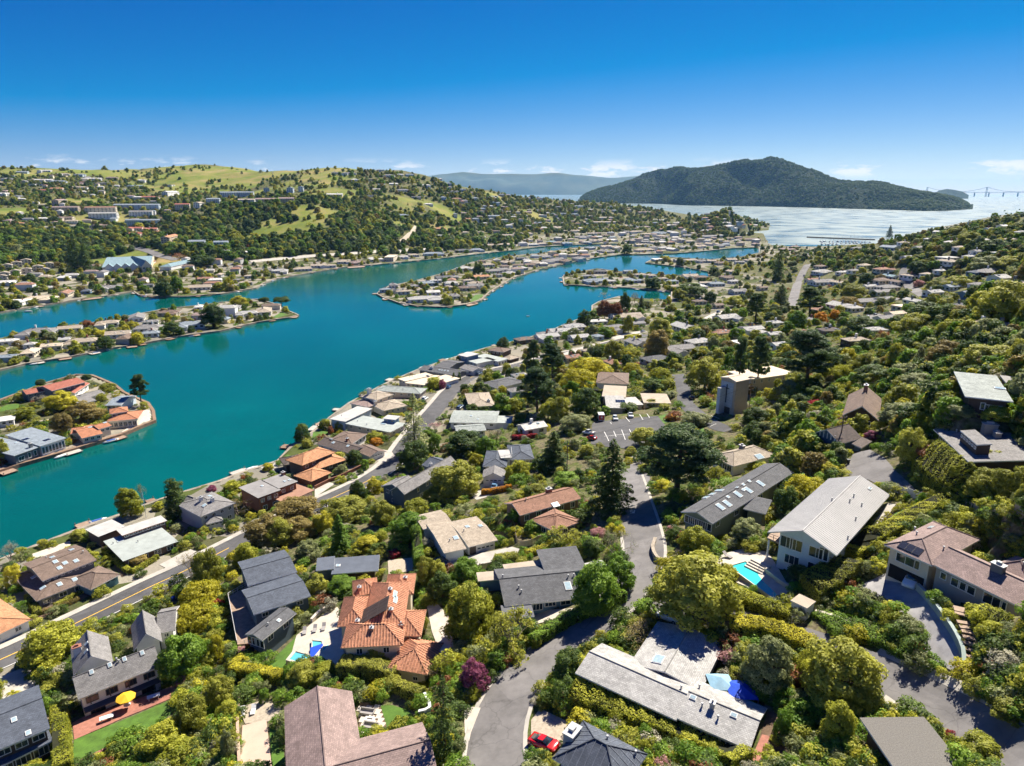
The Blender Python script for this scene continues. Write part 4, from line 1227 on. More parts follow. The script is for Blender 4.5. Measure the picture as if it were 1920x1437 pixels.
h = House('skylit_house', 'brown shingle house with many skylights and solar panels beside the lagoon road', 'A400,420')
w = h.wing('hip', 'A205,505 500,388 415,235', 2.7, 1.4, 'brown', 'dgrey'); h.row(w, 0, 3, 1.8, 1.3)
w = h.wing('gable', 'A240,392 545,272 520,150', 4.9, 1.2, 'brown', 'dgrey'); h.row(w, 0, 7, 0.9, 0.5, 4.0)
w = h.wing('hip', 'A512,440 682,352 605,280', 2.9, 1.4, 'brown', 'teal'); h.garage(w, 0, 0.5, 5.5, 2.2, mat=wall_mat('teal'))
h.solar('A490,200', 5.0, 2.6); h.skylights('A337,318 430,278 368,290 313,283 295,257 405,215 193,368 337,410 423,383 243,430', 1.1, 1.4); h.vents('A262,262 470,230 420,345')

h = House('clerestory_house', 'flat grey roofed house with a raised clerestory strip by the water', 'A760,190')
w = h.wing('flat', 'A555,142 708,82 655,33', 3.3, 0.1, 'lgrey', 'brown', trim=trim_dark)
w = h.wing('flat', 'A695,280 1008,167 905,58', 2.9, 0.1, 'ggrey', 'brown', trim=trim_dark); h.row(w, 0, 4, 1.8, 1.4)
w = h.wing('flat', 'A690,135 945,50 930,12', 4.4, 0.1, 'lgrey', 'brown', trim=wall_mat('red')); h.row(w, 0, 9, 1.1, 0.8, 3.3)
h.skylights('A680,165 935,60', 1.6, 1.2); h.vents('A640,180 780,170')

h = House('hip_roofed_house', 'two-storey grey hip roofed house with white chimneys at the water', 'J1580,1400')
w = h.wing('hip', 'J1500,1395 1765,1290 1640,1185', 5.4, 1.7, 'grey', 'grey'); h.row(w, 0, 4, 1.2, 1.2, 3.6); h.row(w, 0, 3, 1.4, 1.2, 0.9)
w = h.wing('hip', 'J1440,1305 1520,1270 1470,1215', 5.0, 1.2, 'grey', 'grey')
w = h.wing('hip', 'A1165,72 1262,48 1235,-20', 2.8, 1.2, 'grey', 'white'); h.garage(w, 0, 0.5, 4.6, 2.1)
h.skylights('J1530,1310 1570,1240', 1.3, 1.3); h.chimney('J1505,1275 1590,1280 1660,1200', 0.9, 0.9, 1.2, wall_mat('white'))

h = House('redwood_house', 'red brown two-storey house with flat grey roofs on the near shore', 'K200,1260')
w = h.wing('flat', 'K15,1255 188,1192 75,1103', 5.6, 0.1, 'grey', 'red', wmat=red_dark, trim=trim_dark); h.row(w, 0, 3, 1.3, 1.3, 3.4); h.row(w, 0, 2, 1.5, 1.6, 0.6)
w = h.wing('flat', 'K165,1185 315,1130 208,1063', 5.6, 0.1, 'grey', 'red', wmat=red_dark, trim=trim_dark); h.row(w, 0, 2, 1.2, 1.2, 3.4)
w = h.wing('flat', 'K220,1292 437,1195 320,1140', 2.9, 0.1, 'redbrown', 'red', wmat=wall_mat('pink'), trim=trim_dark)
h.skylights('K215,1130 250,1120 280,1112 45,1165', 0.8, 1.1); h.chimney('K205,1080', 1.0, 1.0, 1.0)

h = House('terracotta_shingle_house', 'brown timber house with stepped terracotta shingle hip roofs', 'K460,1050')
w = h.wing('hip', 'K345,1012 597,910 500,858', 5.3, 2.0, 'orange', 'brown', over=1.0, trim=trim_dark); h.row(w, 0, 4, 1.4, 1.2, 3.4)
w = h.wing('hip', 'K455,1042 682,966 590,912', 3.0, 1.4, 'orange', 'brown', over=1.0, trim=trim_dark); h.row(w, 0, 3, 1.4, 1.2)
w = h.wing('hip', 'K413,1132 570,1062 455,1010', 3.0, 1.7, 'orange', 'brown', over=1.0, trim=trim_dark, wmat=red_dark); h.garage(w, 0, 0.5, 5, 2.2, mat=red_dark)
w = h.wing('hip', 'K210,1010 360,980 300,930', 2.9, 1.2, 'dbrown', 'brown', over=1.0, trim=trim_dark)
h.solar('K415,893', 2.2, 1.4)

h = House('grey_brown_house', 'grey brown L-shaped house with white skylights by the near shore', 'K740,880')
w = h.wing('hip', 'K715,850 834,772 690,732', 3.3, 1.4, 'brown', 'white'); h.row(w, 0, 4, 1.3, 1.3)
w = h.wing('gable', 'K450,848 722,927 792,860', 2.8, 1.3, 'dbrown', 'white'); h.row(w, 0, 4)
w = h.wing('gable', 'K733,895 850,947 942,890', 2.8, 1.2, 'brown', 'white'); h.garage(w, 1, 0.5, 4.6, 2.1)
h.skylights('K565,815 580,840 688,865', 1.2, 1.2); h.chimney('K683,825', 0.9, 0.9, 1.0); h.chimney('K585,772', 0.8, 0.8, 1.4, wall_mat('dgrey'))

h = House('pale_flat_house', 'large pale blue flat roofed house with solar panels at the lagoon edge', 'K830,760')
w = h.wing('flat', 'K550,662 668,682 860,582', 3.9, 0.1, 'lgrey', 'pblue', trim=trim_white); h.row(w, 1, 8, 0.9, 0.6, 3.0)
w = h.wing('flat', 'K668,697 1003,762 1093,690', 3.2, 0.1, 'ggrey', 'blue', trim=trim_white, wmat=wall_mat('stone')); h.row(w, 0, 5, 1.5, 1.2); h.row(w, 1, 2, 1.6, 1.2)
w = h.wing('flat', 'K945,658 1042,668 1080,640', 5.0, 0.1, 'lgrey', 'blue', trim=trim_white); h.row(w, 0, 2, 1.0, 0.9)
h.solar('K845,625', 6.5, 2.4); h.skylights('K955,700', 2.6, 1.2); h.vents('K760,680 830,705 900,640 640,640')

h = House('pale_stone_house', 'cream house with pale pinkish hip roofs and white chimney by the water', 'K990,600')
w = h.wing('hip', 'K775,492 905,522 1003,470', 5.0, 1.4, 'tan', 'cream'); h.row(w, 0, 3, 1.2, 1.2); h.row(w, 1, 2)
w = h.wing('hip', 'K955,602 1137,562 1080,503', 3.0, 1.4, 'tan', 'cream'); h.row(w, 0, 4, 1.1, 1.2)
w = h.wing('hip', 'K700,545 840,575 900,520', 2.9, 1.0, 'mauve', 'cream')
h.chimney('K848,475', 1.5, 1.5, 2.6, wall_mat('white')); h.chimney('K895,555', 1.2, 1.2, 1.6, wall_mat('cream'))

h = House('grey_green_house', 'grey green hip roofed bungalow above the pale stone house', 'K1080,470')
w = h.wing('hip', 'K888,450 1230,474 1264,430', 3.0, 1.3, 'ggrey', 'stone'); h.row(w, 0, 6, 1.3, 1.2); h.chimney('K1000,405', 1.2, 0.8, 1.0, wall_mat('dgrey')); h.vents('K1100,445 1180,440')

h = House('tan_flat_house', 'tan flat roofed house in three blocks where the lagoon road bends', 'K1230,390')
w = h.wing('flat', 'K1060,360 1117,380 1264,312', 3.4, 0.1, 'cream', 'cream'); h.row(w, 0, 2)
w = h.wing('flat', 'K1113,392 1262,408 1322,332', 3.0, 0.1, 'cream', 'cream'); h.row(w, 0, 4)
w = h.wing('flat', 'K1310,358 1420,388 1478,345', 3.0, 0.1, 'cream', 'white'); h.garage(w, 1, 0.5, 4.5, 2.1)
h.chimney('K1072,352', 1.0, 1.0, 1.3, wall_mat('white')); h.solar('K1285,340', 2.2, 1.2); h.vents('K1190,365 1170,345 1150,350')

h = House('dark_gabled_house', 'long dark grey gabled house with four white skylights beside the tan roofs', 'K1390,320')
w = h.wing('gable', 'K1215,293 1502,337 1532,295', 3.0, 1.3, 'dgrey', 'dgrey'); h.row(w, 0, 3)
w = h.wing('gable', 'K1335,268 1442,283 1507,225', 3.0, 1.2, 'dgrey', 'dgrey')
h.skylights('K1372,295 1390,298 1412,300 1436,304', 0.9, 1.1); h.chimney('K1315,285', 2.0, 1.0, 0.9, wall_mat('white'))

h = House('white_garage_house', 'small grey gabled house with white garage at the road bend', 'K1600,300')
w = h.wing('gable', 'K1520,278 1622,308 1692,282', 2.9, 1.3, 'grey', 'white'); h.row(w, 0, 2); h.garage(w, 1, 0.5, 4.0, 2.0)
h = House('pale_modern_house', 'pale modern house with flat roofs and a blue upper block by the water', 'K1740,230')
w = h.wing('flat', 'K1588,228 1652,248 1752,205', 3.2, 0.1, 'ggrey', 'white'); h.row(w, 0, 2)
w = h.wing('flat', 'K1640,192 1812,232 1878,210', 3.2, 0.1, 'ggrey', 'white'); h.row(w, 0, 3); h.row(w, 1, 3, 1.4, 1.8, 0.6)
w = h.wing('flat', 'K1508,182 1577,198 1652,170', 5.2, 0.1, 'lgrey', 'blue'); h.row(w, 0, 2)
h = House('dark_brown_house', 'dark brown hip roofed house at the top of the near shore row', 'K1820,170')
w = h.wing('hip', 'K1728,147 1852,163 1908,135', 3.6, 1.3, 'brown', 'dbrown'); h.row(w, 0, 4)
w = h.wing('hip', 'K1830,205 1900,220 1960,195', 3.0, 1.2, 'tan', 'dbrown')

h = House('dark_hip_house', 'dark grey hip roofed house on the inland side of the road bend', 'K1800,430')
w = h.wing('hip', 'K1680,393 1802,435 1945,360', 2.9, 1.4, 'dgrey', 'white'); h.row(w, 0, 4, 1.4, 1.3); h.chimney('K1815,360', 1.2, 0.9, 1.2, wall_mat('white'))
h = House('tan_hip_house', 'tan hip roofed house beside the lagoon road, second inland of the bend', 'K1750,560')
w = h.wing('hip', 'K1595,572 1790,562 1862,455', 2.9, 1.3, 'tan', 'stone'); h.row(w, 0, 4); h.chimney('K1740,535', 1.4, 0.8, 1.0, wall_mat('white')); h.vents('K1720,485')
w = h.wing('flat', 'K1860,530 1925,520 1916,470', 3.0, 0.1, 'tan', 'blue')
h = House('grey_green_flat_house', 'grey green low roofed house inland of the lagoon road', 'K1650,690')
w = h.wing('gable', 'K1445,688 1805,693 1838,602', 2.9, 0.7, 'ggrey', 'white'); h.row(w, 0, 5); h.skylights('K1610,640 1660,665', 1.0, 1.0); h.chimney('K1740,590', 1.0, 0.8, 1.2, wall_mat('white'))
w = h.wing('flat', 'K1785,690 1905,695 1900,640', 2.9, 0.1, 'ggrey', 'white')
h = House('low_grey_house', 'low grey roofed house partly hidden by dark trees inland of the road', 'K1650,760')
w = h.wing('gable', 'K1500,765 1725,748 1790,690', 2.9, 0.9, 'ggrey', 'white'); h.row(w, 0, 4)

h = House('craftsman_house', 'blue grey shingled house with grey cross gables and white window trim', 'K1150,1230', base_z=None)
w = h.wing('gable', 'K1110,1228 1510,992 1445,945', 5.2, 2.0, 'grey', 'slate', ridge=True); h.windows(w, 0, [(0.25, 0.9, 1.5, 3.0, 1), (0.42, 1.2, 1.4, 3.2, 2), (0.5, 1.2, 1.4, 3.2, 2), (0.3, 1.2, 1.3, 0.8, 2)])
w = h.wing('gablex', 'K935,1165 1105,1215 1135,1120', 5.2, 1.8, 'grey', 'slate'); h.windows(w, 0, [(0.2, 1.2, 1.3, 3.2, 2), (0.6, 3.0, 1.4, 2.9, 4), (0.5, 1.6, 1.2, 0.7, 2)])
w = h.wing('gable', 'K1240,1005 1330,1037 1425,968', 5.2, 1.6, 'slate', 'slate')
h.chimney('K1308,1012', 0.8, 0.8, 0.8, wall_mat('white'))

h = House('roof_terrace_house', 'dark grey roofed house with white railed roof terrace above a white garage', 'K1800,1020')
w = h.wing('hip', 'K1695,1018 1875,1022 1862,900', 3.2, 1.2, 'slate', 'dbrown'); h.row(w, 0, 3)
w = h.wing('hip', 'L-15,968 168,962 150,850', 3.2, 1.2, 'slate', 'white'); h.row(w, 0, 6, 1.0, 0.9)
w = h.wing('flat', 'K1830,955 1916,950 1910,890', 4.4, 0.1, 'lgrey', 'white'); h.rail('K1830,955 1916,950 1910,890', 4.4)
h.chimney('L158,850', 0.9, 0.9, 1.0, wall_mat('white'))
h = House('white_garage', 'small white gabled garage with dark grey roof and panelled door', 'K1775,1150', 'garage')
w = h.wing('gablex', 'K1690,1103 1862,1106 1845,1045', 2.9, 1.7, 'grey', 'white', over=0.4); h.garage(w, 0, 0.5, 5.0, 2.1)

h = House('tan_roofed_house', 'tan low roofed house with white walls and white garage door', 'C250,200')
w = h.wing('gable', 'C235,199 402,160 452,-12', 3.2, 0.6, 'tan', 'white'); h.garage(w, 0, 0.62, 4.4, 2.1); h.door(w, 0, 0.12, 1.6, 2.0, mat=trim_dark); h.skylights('C300,30 230,85 303,80', 1.0, 1.4)
w = h.wing('gable', 'C98,234 225,207 140,25', 3.2, 0.6, 'tan', 'white', wmat=wall_mat('pblue')); h.skylights('C165,148', 1.2, 1.5)
w = h.wing('gable', 'B1185,100 1350,60 1320,-20', 3.0, 0.6, 'tan', 'white')
h.chimney('K1695,1295', 1.6, 1.3, 1.0, wall_mat('white')); h.vents('C210,110 320,55 130,165')

h = House('red_brown_house', 'red brown shingle house with hip roofs and a glassed porch', 'L330,1330')
w = h.wing('gable', 'L60,1385 518,1257 430,1163', 3.2, 1.6, 'redbrown', 'brown', trim=trim_white); h.row(w, 0, 5, 1.4, 1.7)
w = h.wing('hip', 'C585,45 725,112 800,15', 3.2, 1.5, 'redbrown', 'brown', trim=trim_white); h.row(w, 0, 3, 1.4, 1.5)
w = h.wing('hip', 'C722,112 858,60 770,-10', 3.2, 1.5, 'redbrown', 'brown', trim=trim_white); h.row(w, 0, 3, 1.4, 1.5)
h.chimney('L275,1215', 1.4, 1.0, 1.2); h.skylights('L325,1305', 2.0, 1.5); h.vents('L105,1270')

h = House('blue_walled_house', 'dark grey roofed house with bright blue walls beside the curving road', 'C650,560')
w = h.wing('gable', 'C440,535 885,487 908,330', 2.9, 1.7, 'dgrey', 'blue', ridge=True, over=0.8); h.windows(w, 0, [(0.42, 2.0, 1.6, 0.8, 3), (0.6, 2.2, 1.0, 1.3, 3), (0.82, 2.0, 1.0, 1.3, 2)])
w = h.wing('shed', 'C672,352 908,326 868,208', 3.8, 0.8, 'dgrey', 'blue')
w = h.wing('flat', 'C432,607 610,593 598,515', 2.7, 0.1, 'dgrey', 'blue', over=0.8)
w = h.wing('flat', 'C455,362 682,332 658,268', 3.0, 0.1, 'tan', 'blue')
w = h.wing('flat', 'C290,392 460,377 425,330', 2.7, 0.1, 'tan', 'blue')
w = h.wing('flat', 'C905,328 1018,300 985,268', 2.7, 0.1, 'lgrey', 'blue')
h.chimney('C550,275', 2.4, 1.6, 1.9, wall_mat('pblue')); h.skylights('C405,410 798,420', 1.3, 2.0); h.vents('C520,430 535,455 830,365 800,370 430,370')

h = House('dark_slate_house', 'dark slate roofed L-shaped house with a sunken blue deck on its left', 'B330,560')
w = h.wing('gable', 'B195,420 474,340 430,205', 5.2, 1.0, 'slate', 'slate')
w = h.wing('gable', 'B228,582 552,475 474,345', 5.1, 1.0, 'slate', 'slate'); h.row(w, 0, 3)
w = h.wing('gable', 'B275,728 470,572 455,480', 5.1, 0.8, 'dgrey', 'slate'); h.row(w, 0, 2, 1.6, 1.4); h.row(w, 3, 3, 2.0, 1.8, 2.8)
h.skylights('B455,525', 2.6, 0.9); h.vents('B300,390 480,500 430,225 310,640'); h.skylights('B370,615', 0.8, 0.8)
h.terrace('B85,480 190,420 265,735 135,750', 1.2, 0.3, wood_deck); h.rail('B190,420 85,480 135,750 265,740', 1.2)
h = House('carport', 'long dark grey flat carport roof behind the tile villa', 'B760,345', 'carport')
w = h.wing('flat', 'B665,352 932,332 926,243', 3.0, 0.1, 'slate', 'dbrown', over=1.0); w = h.wing('flat', 'B578,334 682,322 682,250', 3.3, 0.1, 'slate', 'slate'); h.skylights('B705,305', 1.0, 1.0)

h = House('tile_villa', 'cream villa with ribbed terracotta tile hip roofs and a pool terrace', 'B900,780', 'villa')
kw = dict(roof='terra', wall='cream', rmat=tile_m, trim=plain('villa_trim', (0.5, 0.4, 0.3), .7, .1))
for spec, e, r in (('B842,652 1078,642 1062,395', 6.0, 2.2), ('B720,770 1072,752 1045,615', 5.2, 2.0), ('B698,650 862,640 862,478', 5.2, 1.8), ('B788,478 932,458 930,372', 5.2, 1.6),
                   ('B962,472 1130,466 1122,350', 5.2, 1.7), ('B985,702 1174,702 1168,555', 4.4, 1.8), ('B983,882 1207,922 1302,742', 3.4, 1.8)):
    w = h.wing('hip', spec, e, r, over=0.7, **kw)
    h.ribs(w, tile_rib, 0.55, 0.10)
    if e == 5.2 and r == 2.0: h.windows(w, 0, [(0.25, 1.2, 1.3, 3.2, 2), (0.75, 1.2, 1.3, 3.2, 2), (0.2, 2.2, 2.0, 0.4, 3)])
    if e == 3.4: h.door(w, 0, 0.15, 1.2, 2.2, mat=trim_dark); h.windows(w, 0, [(0.7, 1.0, 0.9, 1.2, 2)])
h.plate('solar_collector', parse('B905,560')[0], 4.6, 6.5, 0.12, trim_dark, plain('collector_mat', (0.05, 0.035, 0.03), 0.7, 0.2), 1.2); h.skylights('B1025,468 1027,498', 2.2, 0.8); h.chimney('B825,435 815,625 895,665 1000,445 1005,560 1060,645 1085,380', 0.6, 0.6, 0.4, tile_rib)

h = House('brown_shingle_house', 'large brown shingle roofed house with an L-shaped courtyard at the bottom edge', 'B800,1300')
w = h.wing('gable', 'B400,1102 418,1720 632,1440', 5.2, 2.4, 'mauve', 'white', ridge=True); h.row(w, 0, 4, 1.4, 1.6)
w = h.wing('gable', 'B660,1323 1180,1187 1215,1290', 5.2, 2.0, 'mauve', 'white', ridge=True)

h = House('dark_hip_tile_house', 'dark blue grey tiled hip roof house at the bottom beside the red car', 'C1000,1400')
w = h.wing('hip', 'C710,1390 885,1180 1245,1372', 3.0, 2.2, 'slate', 'white', over=0.8); h.ribs(w, plain('slate_rib', (0.15, 0.165, 0.20), .7, .2), 0.9, 0.06)
h.chimney('C822,1270', 2.2, 1.4, 1.0, wall_mat('grey')); h.vents('C1020,1285 1180,1370')

h = House('long_white_house', 'long white walled house with pale grey shingle roof above a clipped hedge', 'C1200,1090')
w = h.wing('gable', 'C838,910 1412,1178 1062,772', 3.0, 1.1, 'lgrey', 'white', over=0.7, wmat=wall_mat('pblue')); h.row(w, 0, 9, 1.0, 0.8, 1.5)
w = h.wing('gable', 'D208,1165 622,1347 730,1112', 3.3, 1.2, 'lgrey', 'white', over=0.7, wmat=wall_mat('pblue')); h.row(w, 0, 5, 1.5, 0.8, 1.7)
w = h.wing('gablex', 'D-60,860 345,1015 468,745', 3.1, 1.0, 'lgrey', 'white')
h.skylights('D105,835', 2.0, 1.6); h.skylights('D300,1050 530,1150', 0.9, 0.7); h.chimney('D408,1105', 0.6, 0.6, 0.8, metal_m); h.vents('D232,1000 350,1100 440,1170 335,995')

h = House('metal_roofed_house', 'white house with pale standing seam metal gable roof above the pool', 'E240,390')
w = h.wing('gable', 'E345,380 612,76 190,240', 5.8, 2.4, 'lgrey', 'white', ridge=True, over=1.6, rmat=seam_m, wmat=plain('batten_wall', (0.55, 0.62, 0.66), 0.7, 0.06))
h.ribs(w, plain('seam_rib', (0.40, 0.39, 0.37), 0.5, 0.05), 0.6, 0.05, 'roof_seams')
h.windows(w, 3, [(0.15, 2.2, 2.2, 3.2, 2), (0.35, 2.2, 2.2, 3.2, 2), (0.75, 2.4, 2.0, 3.2, 2), (0.9, 1.6, 2.4, 3.2, 2), (0.3, 2.6, 1.8, 0.4, 3), (0.75, 2.2, 1.8, 0.4, 2)], trim_white)
h.row(w, 0, 4, 1.8, 1.2, 3.6); h.skylights('E510,45', 1.2, 0.6); h.vents('E430,85 470,130 400,295 410,110 440,200 320,105')
h.terrace('E-5,290 28,240 345,385 330,425', 2.9, 0.3, wood_deck, 'balcony'); h.rail('E28,240 -5,290 330,425 345,385', 2.9, 1.0, trim_dark)
for p in ('E5,300', 'E140,350', 'E325,430'):
    q = at_z(parse(p)[0], h.base.z + 2.7); g = gh(*q) - h.base.z; MB().box((q[0] - h.base.x, q[1] - h.base.y, (2.6 + g) / 2), (0.25, 0.25, 2.6 - g)).build('post', trim_white, h.o)

h = House('garage_house', 'cream house with brown roof and an open garage holding a white car', 'E680,500', base_z=None)
w = h.wing('hip', 'E583,324 824,430 1083,306', 5.4, 1.7, 'mauve', 'cream', over=0.7); gw = w
h.windows(w, 0, [(0.42, 3.0, 1.6, 3.2, 2), (0.72, 0.9, 1.6, 3.2, 1)]); h.row(w, 1, 2, 1.4, 1.2, 3.2)
h.door(w, 0, 0.5, 5.4, 2.3, 0.0, plain('garage_painted_shade', (0.012, 0.012, 0.014), 0.9, 0.2), 'garage_shade_plate')  # near-black plate on the wall, painted as the shade inside the open garage
w = h.wing('gable', 'E812,417 1300,655 1290,512', 5.4, 1.7, 'mauve', 'cream', ridge=True, over=0.7, wmat=wall_mat('stone'))
h.windows(w, 0, [(0.1, 1.0, 1.2, 3.4, 1), (0.25, 1.4, 1.4, 3.2, 1), (0.34, 1.4, 1.4, 3.2, 1), (0.43, 1.4, 1.4, 3.2, 1), (0.68, 2.6, 1.8, 3.0, 2), (0.8, 0.9, 1.6, 3.1, 1)])
w = h.wing('hip', 'E1120,428 1300,512 1345,430', 5.6, 1.5, 'mauve', 'cream', over=0.7)
h.chimney('E1152,455', 1.6, 1.0, 1.0, wall_mat('dgrey')); h.skylights('E818,240', 1.2, 0.7); h.vents('E735,252 745,275 880,350 1280,430')
h.plate('solar_panel', parse('E715,345')[0], 3.4, 1.6, 0.12, trim_dark, solar_m, 1.0)

h = House('gravel_roofed_house', 'grey gravel flat roofed house at the bottom right below the bend', 'E760,1400')
w = h.wing('flat', 'E632,1445 985,1440 795,1188', 3.0, 0.12, 'grey', 'brown', over=0.8, rmat=plain('roof_gravel', (0.16, 0.15, 0.135), 0.95, 0.3, 6, bump=0.5, bscale=10))

h = House('teal_house', 'blue green house with long dark grey roof dotted with white skylights', 'P1300,990')
w = h.wing('gable', 'P1336,983 1489,886 1443,864', 5.4, 1.3, 'dgrey', 'green', over=0.8); h.windows(w, 0, [(0.08, 1.6, 1.4, 3.2, 2), (0.3, 2.0, 1.4, 3.0, 2), (0.6, 2.0, 1.4, 3.0, 2), (0.85, 1.6, 1.2, 3.2, 2)])
h.row(w, 3, 6, 1.5, 1.7, 3.1, mull=1); boxpart
w = h.wing('shed', 'L1730,1335 1900,1375 1930,1290', 4.6, 0.8, 'dgrey', 'green', over=0.8)
h.skylights('L1558,1322 1610,1297 1690,1228 1768,1197 1860,1147 1552,1200', 1.3, 1.9); h.skylights('L1390,1268 1453,1252 1500,1227', 1.6, 1.2); h.skylights('L1685,1178 1730,1155 1775,1130 1730,1195 1615,1248', 0.9, 0.7)

h = House('hillside_hip_house', 'tan grey hip roofed house below the church drive', 'L1600,1040')
w = h.wing('hip', 'L1478,935 1658,1018 1925,905', 3.0, 1.8, 'tan', 'white', over=0.8); h.windows(w, 0, [(0.35, 1.6, 1.8, 0.6, 2), (0.6, 1.6, 1.8, 0.6, 2), (0.82, 1.6, 1.8, 0.6, 2)])
h.chimney('L1720,885', 1.4, 0.9, 1.0, wall_mat('dgrey')); h.skylights('L1850,945', 2.4, 1.8)

def church():
    h = House('church', 'tall pale church tower with a dark cross on its front', 'L1600,610', 'church')
    cw = plain('church_panel', (0.46, 0.50, 0.52), 0.75, 0.1, 0.5)
    w = h.wing('gablex', 'L1560,348 1680,384 1748,352', 13.0, 0.8, 'cream', 'tan', over=0.25, wmat=wall_mat('tan'), rmat=plain('church_roof', (0.55, 0.46, 0.35), 0.85, 0.15, 0.4))
    a, d, n, L = h.side(w, 0); rot = math.atan2(d[1], d[0]); bx, by = h.base.x, h.base.y
    c = a + d * L * 0.47 + n * 0.12
    MB().box((c[0] - bx, c[1] - by, 7.2), (L * 0.80, 0.2, 9.4), rot).build('front_panel', cw, h.o)
    for k in range(1, 9):
        MB().box((c[0] + n[0] * 0.1 - bx, c[1] + n[1] * 0.1 - by, 2.6 + k * 1.05), (L * 0.80, 0.05, 0.06), rot).build('panel_joint', trim_white, h.o)
    x = c + n * 0.22
    cr = MB().box((x[0] - bx, x[1] - by, 7.6), (0.32, 0.2, 7.0), rot).box((x[0] - bx, x[1] - by, 9.6), (2.1, 0.19, 0.32), rot).build('cross', plain('bronze_cross', (0.05, 0.06, 0.08), 0.5, 0.1), h.o)
    h.door(w, 0, 0.5, 3.4, 2.3, 0.0, trim_dark, 'entrance')
    w = h.wing('flat', 'L1537,425 1563,432 1620,405', 10.0, 0.1, 'lgrey', 'pblue', over=0.1)
    w = h.wing('flat', 'L1690,492 1760,480 1775,440', 6.0, 0.1, 'cream', 'pblue', over=0.2)
    w = h.wing('flat', 'P1408,712 1492,700 1476,682', 6.0, 0.1, 'cream', 'tan', over=0.4); h.row(w, 0, 6, 1.0, 1.6)
church()

h = House('steep_gabled_house', 'dark brown steep gabled house with a brick chimney among trees', 'M660,680')
w = h.wing('gable', 'M555,635 603,480 740,412', 4.6, 3.2, 'brown', 'dbrown', ridge=True, over=0.8); h.row(w, 3, 2, 1.6, 1.6, 2.2); h.row(w, 1, 2, 1.6, 1.6, 2.2)
h.chimney('M730,450', 1.5, 1.0, 1.6)
h = House('striped_gable_garage', 'dark garage with a white striped timber gable beside the turning circle', 'M560,880', 'garage')
w = h.wing('gable', 'M540,850 708,806 640,690', 3.2, 2.4, 'dbrown', 'slate', ridge=True, over=0.7)
for t in (.2, .35, .5, .65, .8): h.door(w, 3, t, 0.22, 1.5, 3.1, trim_white, 'gable_board')
w = h.wing('shed', 'M700,880 780,830 740,790', 2.8, 0.5, 'dbrown', 'slate')

h = House('clerestory_slate_house', 'large dark slate low roofed house with clerestory and stone chimneys', 'M1480,960')
w = h.wing('shed', 'M1238,738 1500,982 1880,873', 3.4, 1.6, 'grey', 'dbrown', over=0.9); h.row(w, 0, 6, 2.0, 1.6, mull=2)
w = h.wing('shed', 'M1438,748 1562,855 1640,832', 5.8, 0.4, 'grey', 'dbrown', over=0.2); h.row(w, 0, 6, 0.8, 0.6)
h.chimney('M1650,770', 1.4, 2.4, 2.0, wall_mat('stone')); h.chimney('M1712,795', 1.4, 1.0, 0.9, wall_mat('stone')); h.vents('M1555,860 1410,760')

h = House('pale_roofed_lodge', 'dark brown walled house with a pale flat roof dappled by tree shadow', 'M1650,560')
w = h.wing('shed', 'M1475,493 1838,533 1725,362', 4.2, 0.7, 'ggrey', 'dbrown', over=0.9); h.windows(w, 0, [(0.4, 0.9, 1.5, 1.6, 1), (0.68, 3.0, 1.6, 1.2, 4)]); h.skylights('M1735,435', 2.0, 1.2)
h.solar('M1815,460', 3.5, 2.0); w = h.wing('flat', 'M1780,390 1930,405 1900,350', 3.6, 0.1, 'grey', 'dbrown')

h = House('patched_roof_house', 'grey roofed house with pale worn patches behind the church annex', 'L800,400')
w = h.wing('hip', 'L628,392 872,404 965,322', 3.0, 2.0, 'brown', 'white'); h.chimney('L805,310', 1.2, 1.2, 1.0, wall_mat('white'))
h = House('church_annex', 'low pale flat roofed annex with solar panels beside the car park', 'L800,560', 'annex')
w = h.wing('flat', 'L672,492 852,502 915,420', 3.4, 0.1, 'tan', 'tan'); w = h.wing('shed', 'L705,578 855,582 858,498', 3.0, 0.6, 'lgrey', 'stone'); h.solar('L810,530', 4.0, 3.0)
w = h.wing('flat', 'L870,560 985,555 975,495', 3.0, 0.1, 'lgrey', 'stone'); w = h.wing('flat', 'L985,540 1192,545 1155,473', 3.2, 0.1, 'tan', 'tan'); h.row(w, 0, 4)

# the nearest island
h = House('red_tile_house', 'long house with red tile roofs at the top of the nearest island', 'J420,460')
w = h.wing('gable', 'J198,480 388,443 372,410', 4.0, 1.2, 'red', 'dgrey'); h.row(w, 0, 5)
w = h.wing('gable', 'J388,452 645,385 600,343', 5.0, 1.6, 'red', 'cream', wmat=wall_mat('dgrey')); h.row(w, 0, 5)
w = h.wing('gable', 'J560,470 672,395 650,380', 3.0, 0.8, 'red', 'white'); h.row(w, 0, 3)
h = House('grey_island_house', 'grey gabled house in the middle of the nearest island', 'J660,530')
w = h.wing('gable', 'J595,553 722,522 640,470', 3.0, 1.2, 'grey', 'white'); w = h.wing('gable', 'J635,507 788,468 765,440', 3.0, 1.2, 'grey', 'white')
h = House('blue_island_house', 'pale blue house with a grey roof beside the lone pine', 'J850,570')
w = h.wing('gable', 'J785,562 905,560 935,488', 3.6, 1.3, 'bgrey', 'pblue'); h.row(w, 0, 3); h.chimney('J795,545', 0.9, 0.9, 1.0, wall_mat('pblue'))
h = House('waterside_villa', 'cream waterside villa with orange tile roofs at the tip of the nearest island', 'J900,690', 'villa')
kw = dict(roof='terra', wall='cream', over=0.6)
w = h.wing('hip', 'J795,682 1030,662 1055,598', 3.4, 1.6, **kw); h.row(w, 0, 6, 1.5, 2.0, 0.5)
w = h.wing('hip', 'J820,625 960,605 950,570', 5.6, 1.3, **kw); h.row(w, 0, 3, 1.2, 1.2)
w = h.wing('gable', 'J612,808 772,772 700,700', 2.7, 1.6, **kw); h.row(w, 0, 3, 1.4, 1.2)
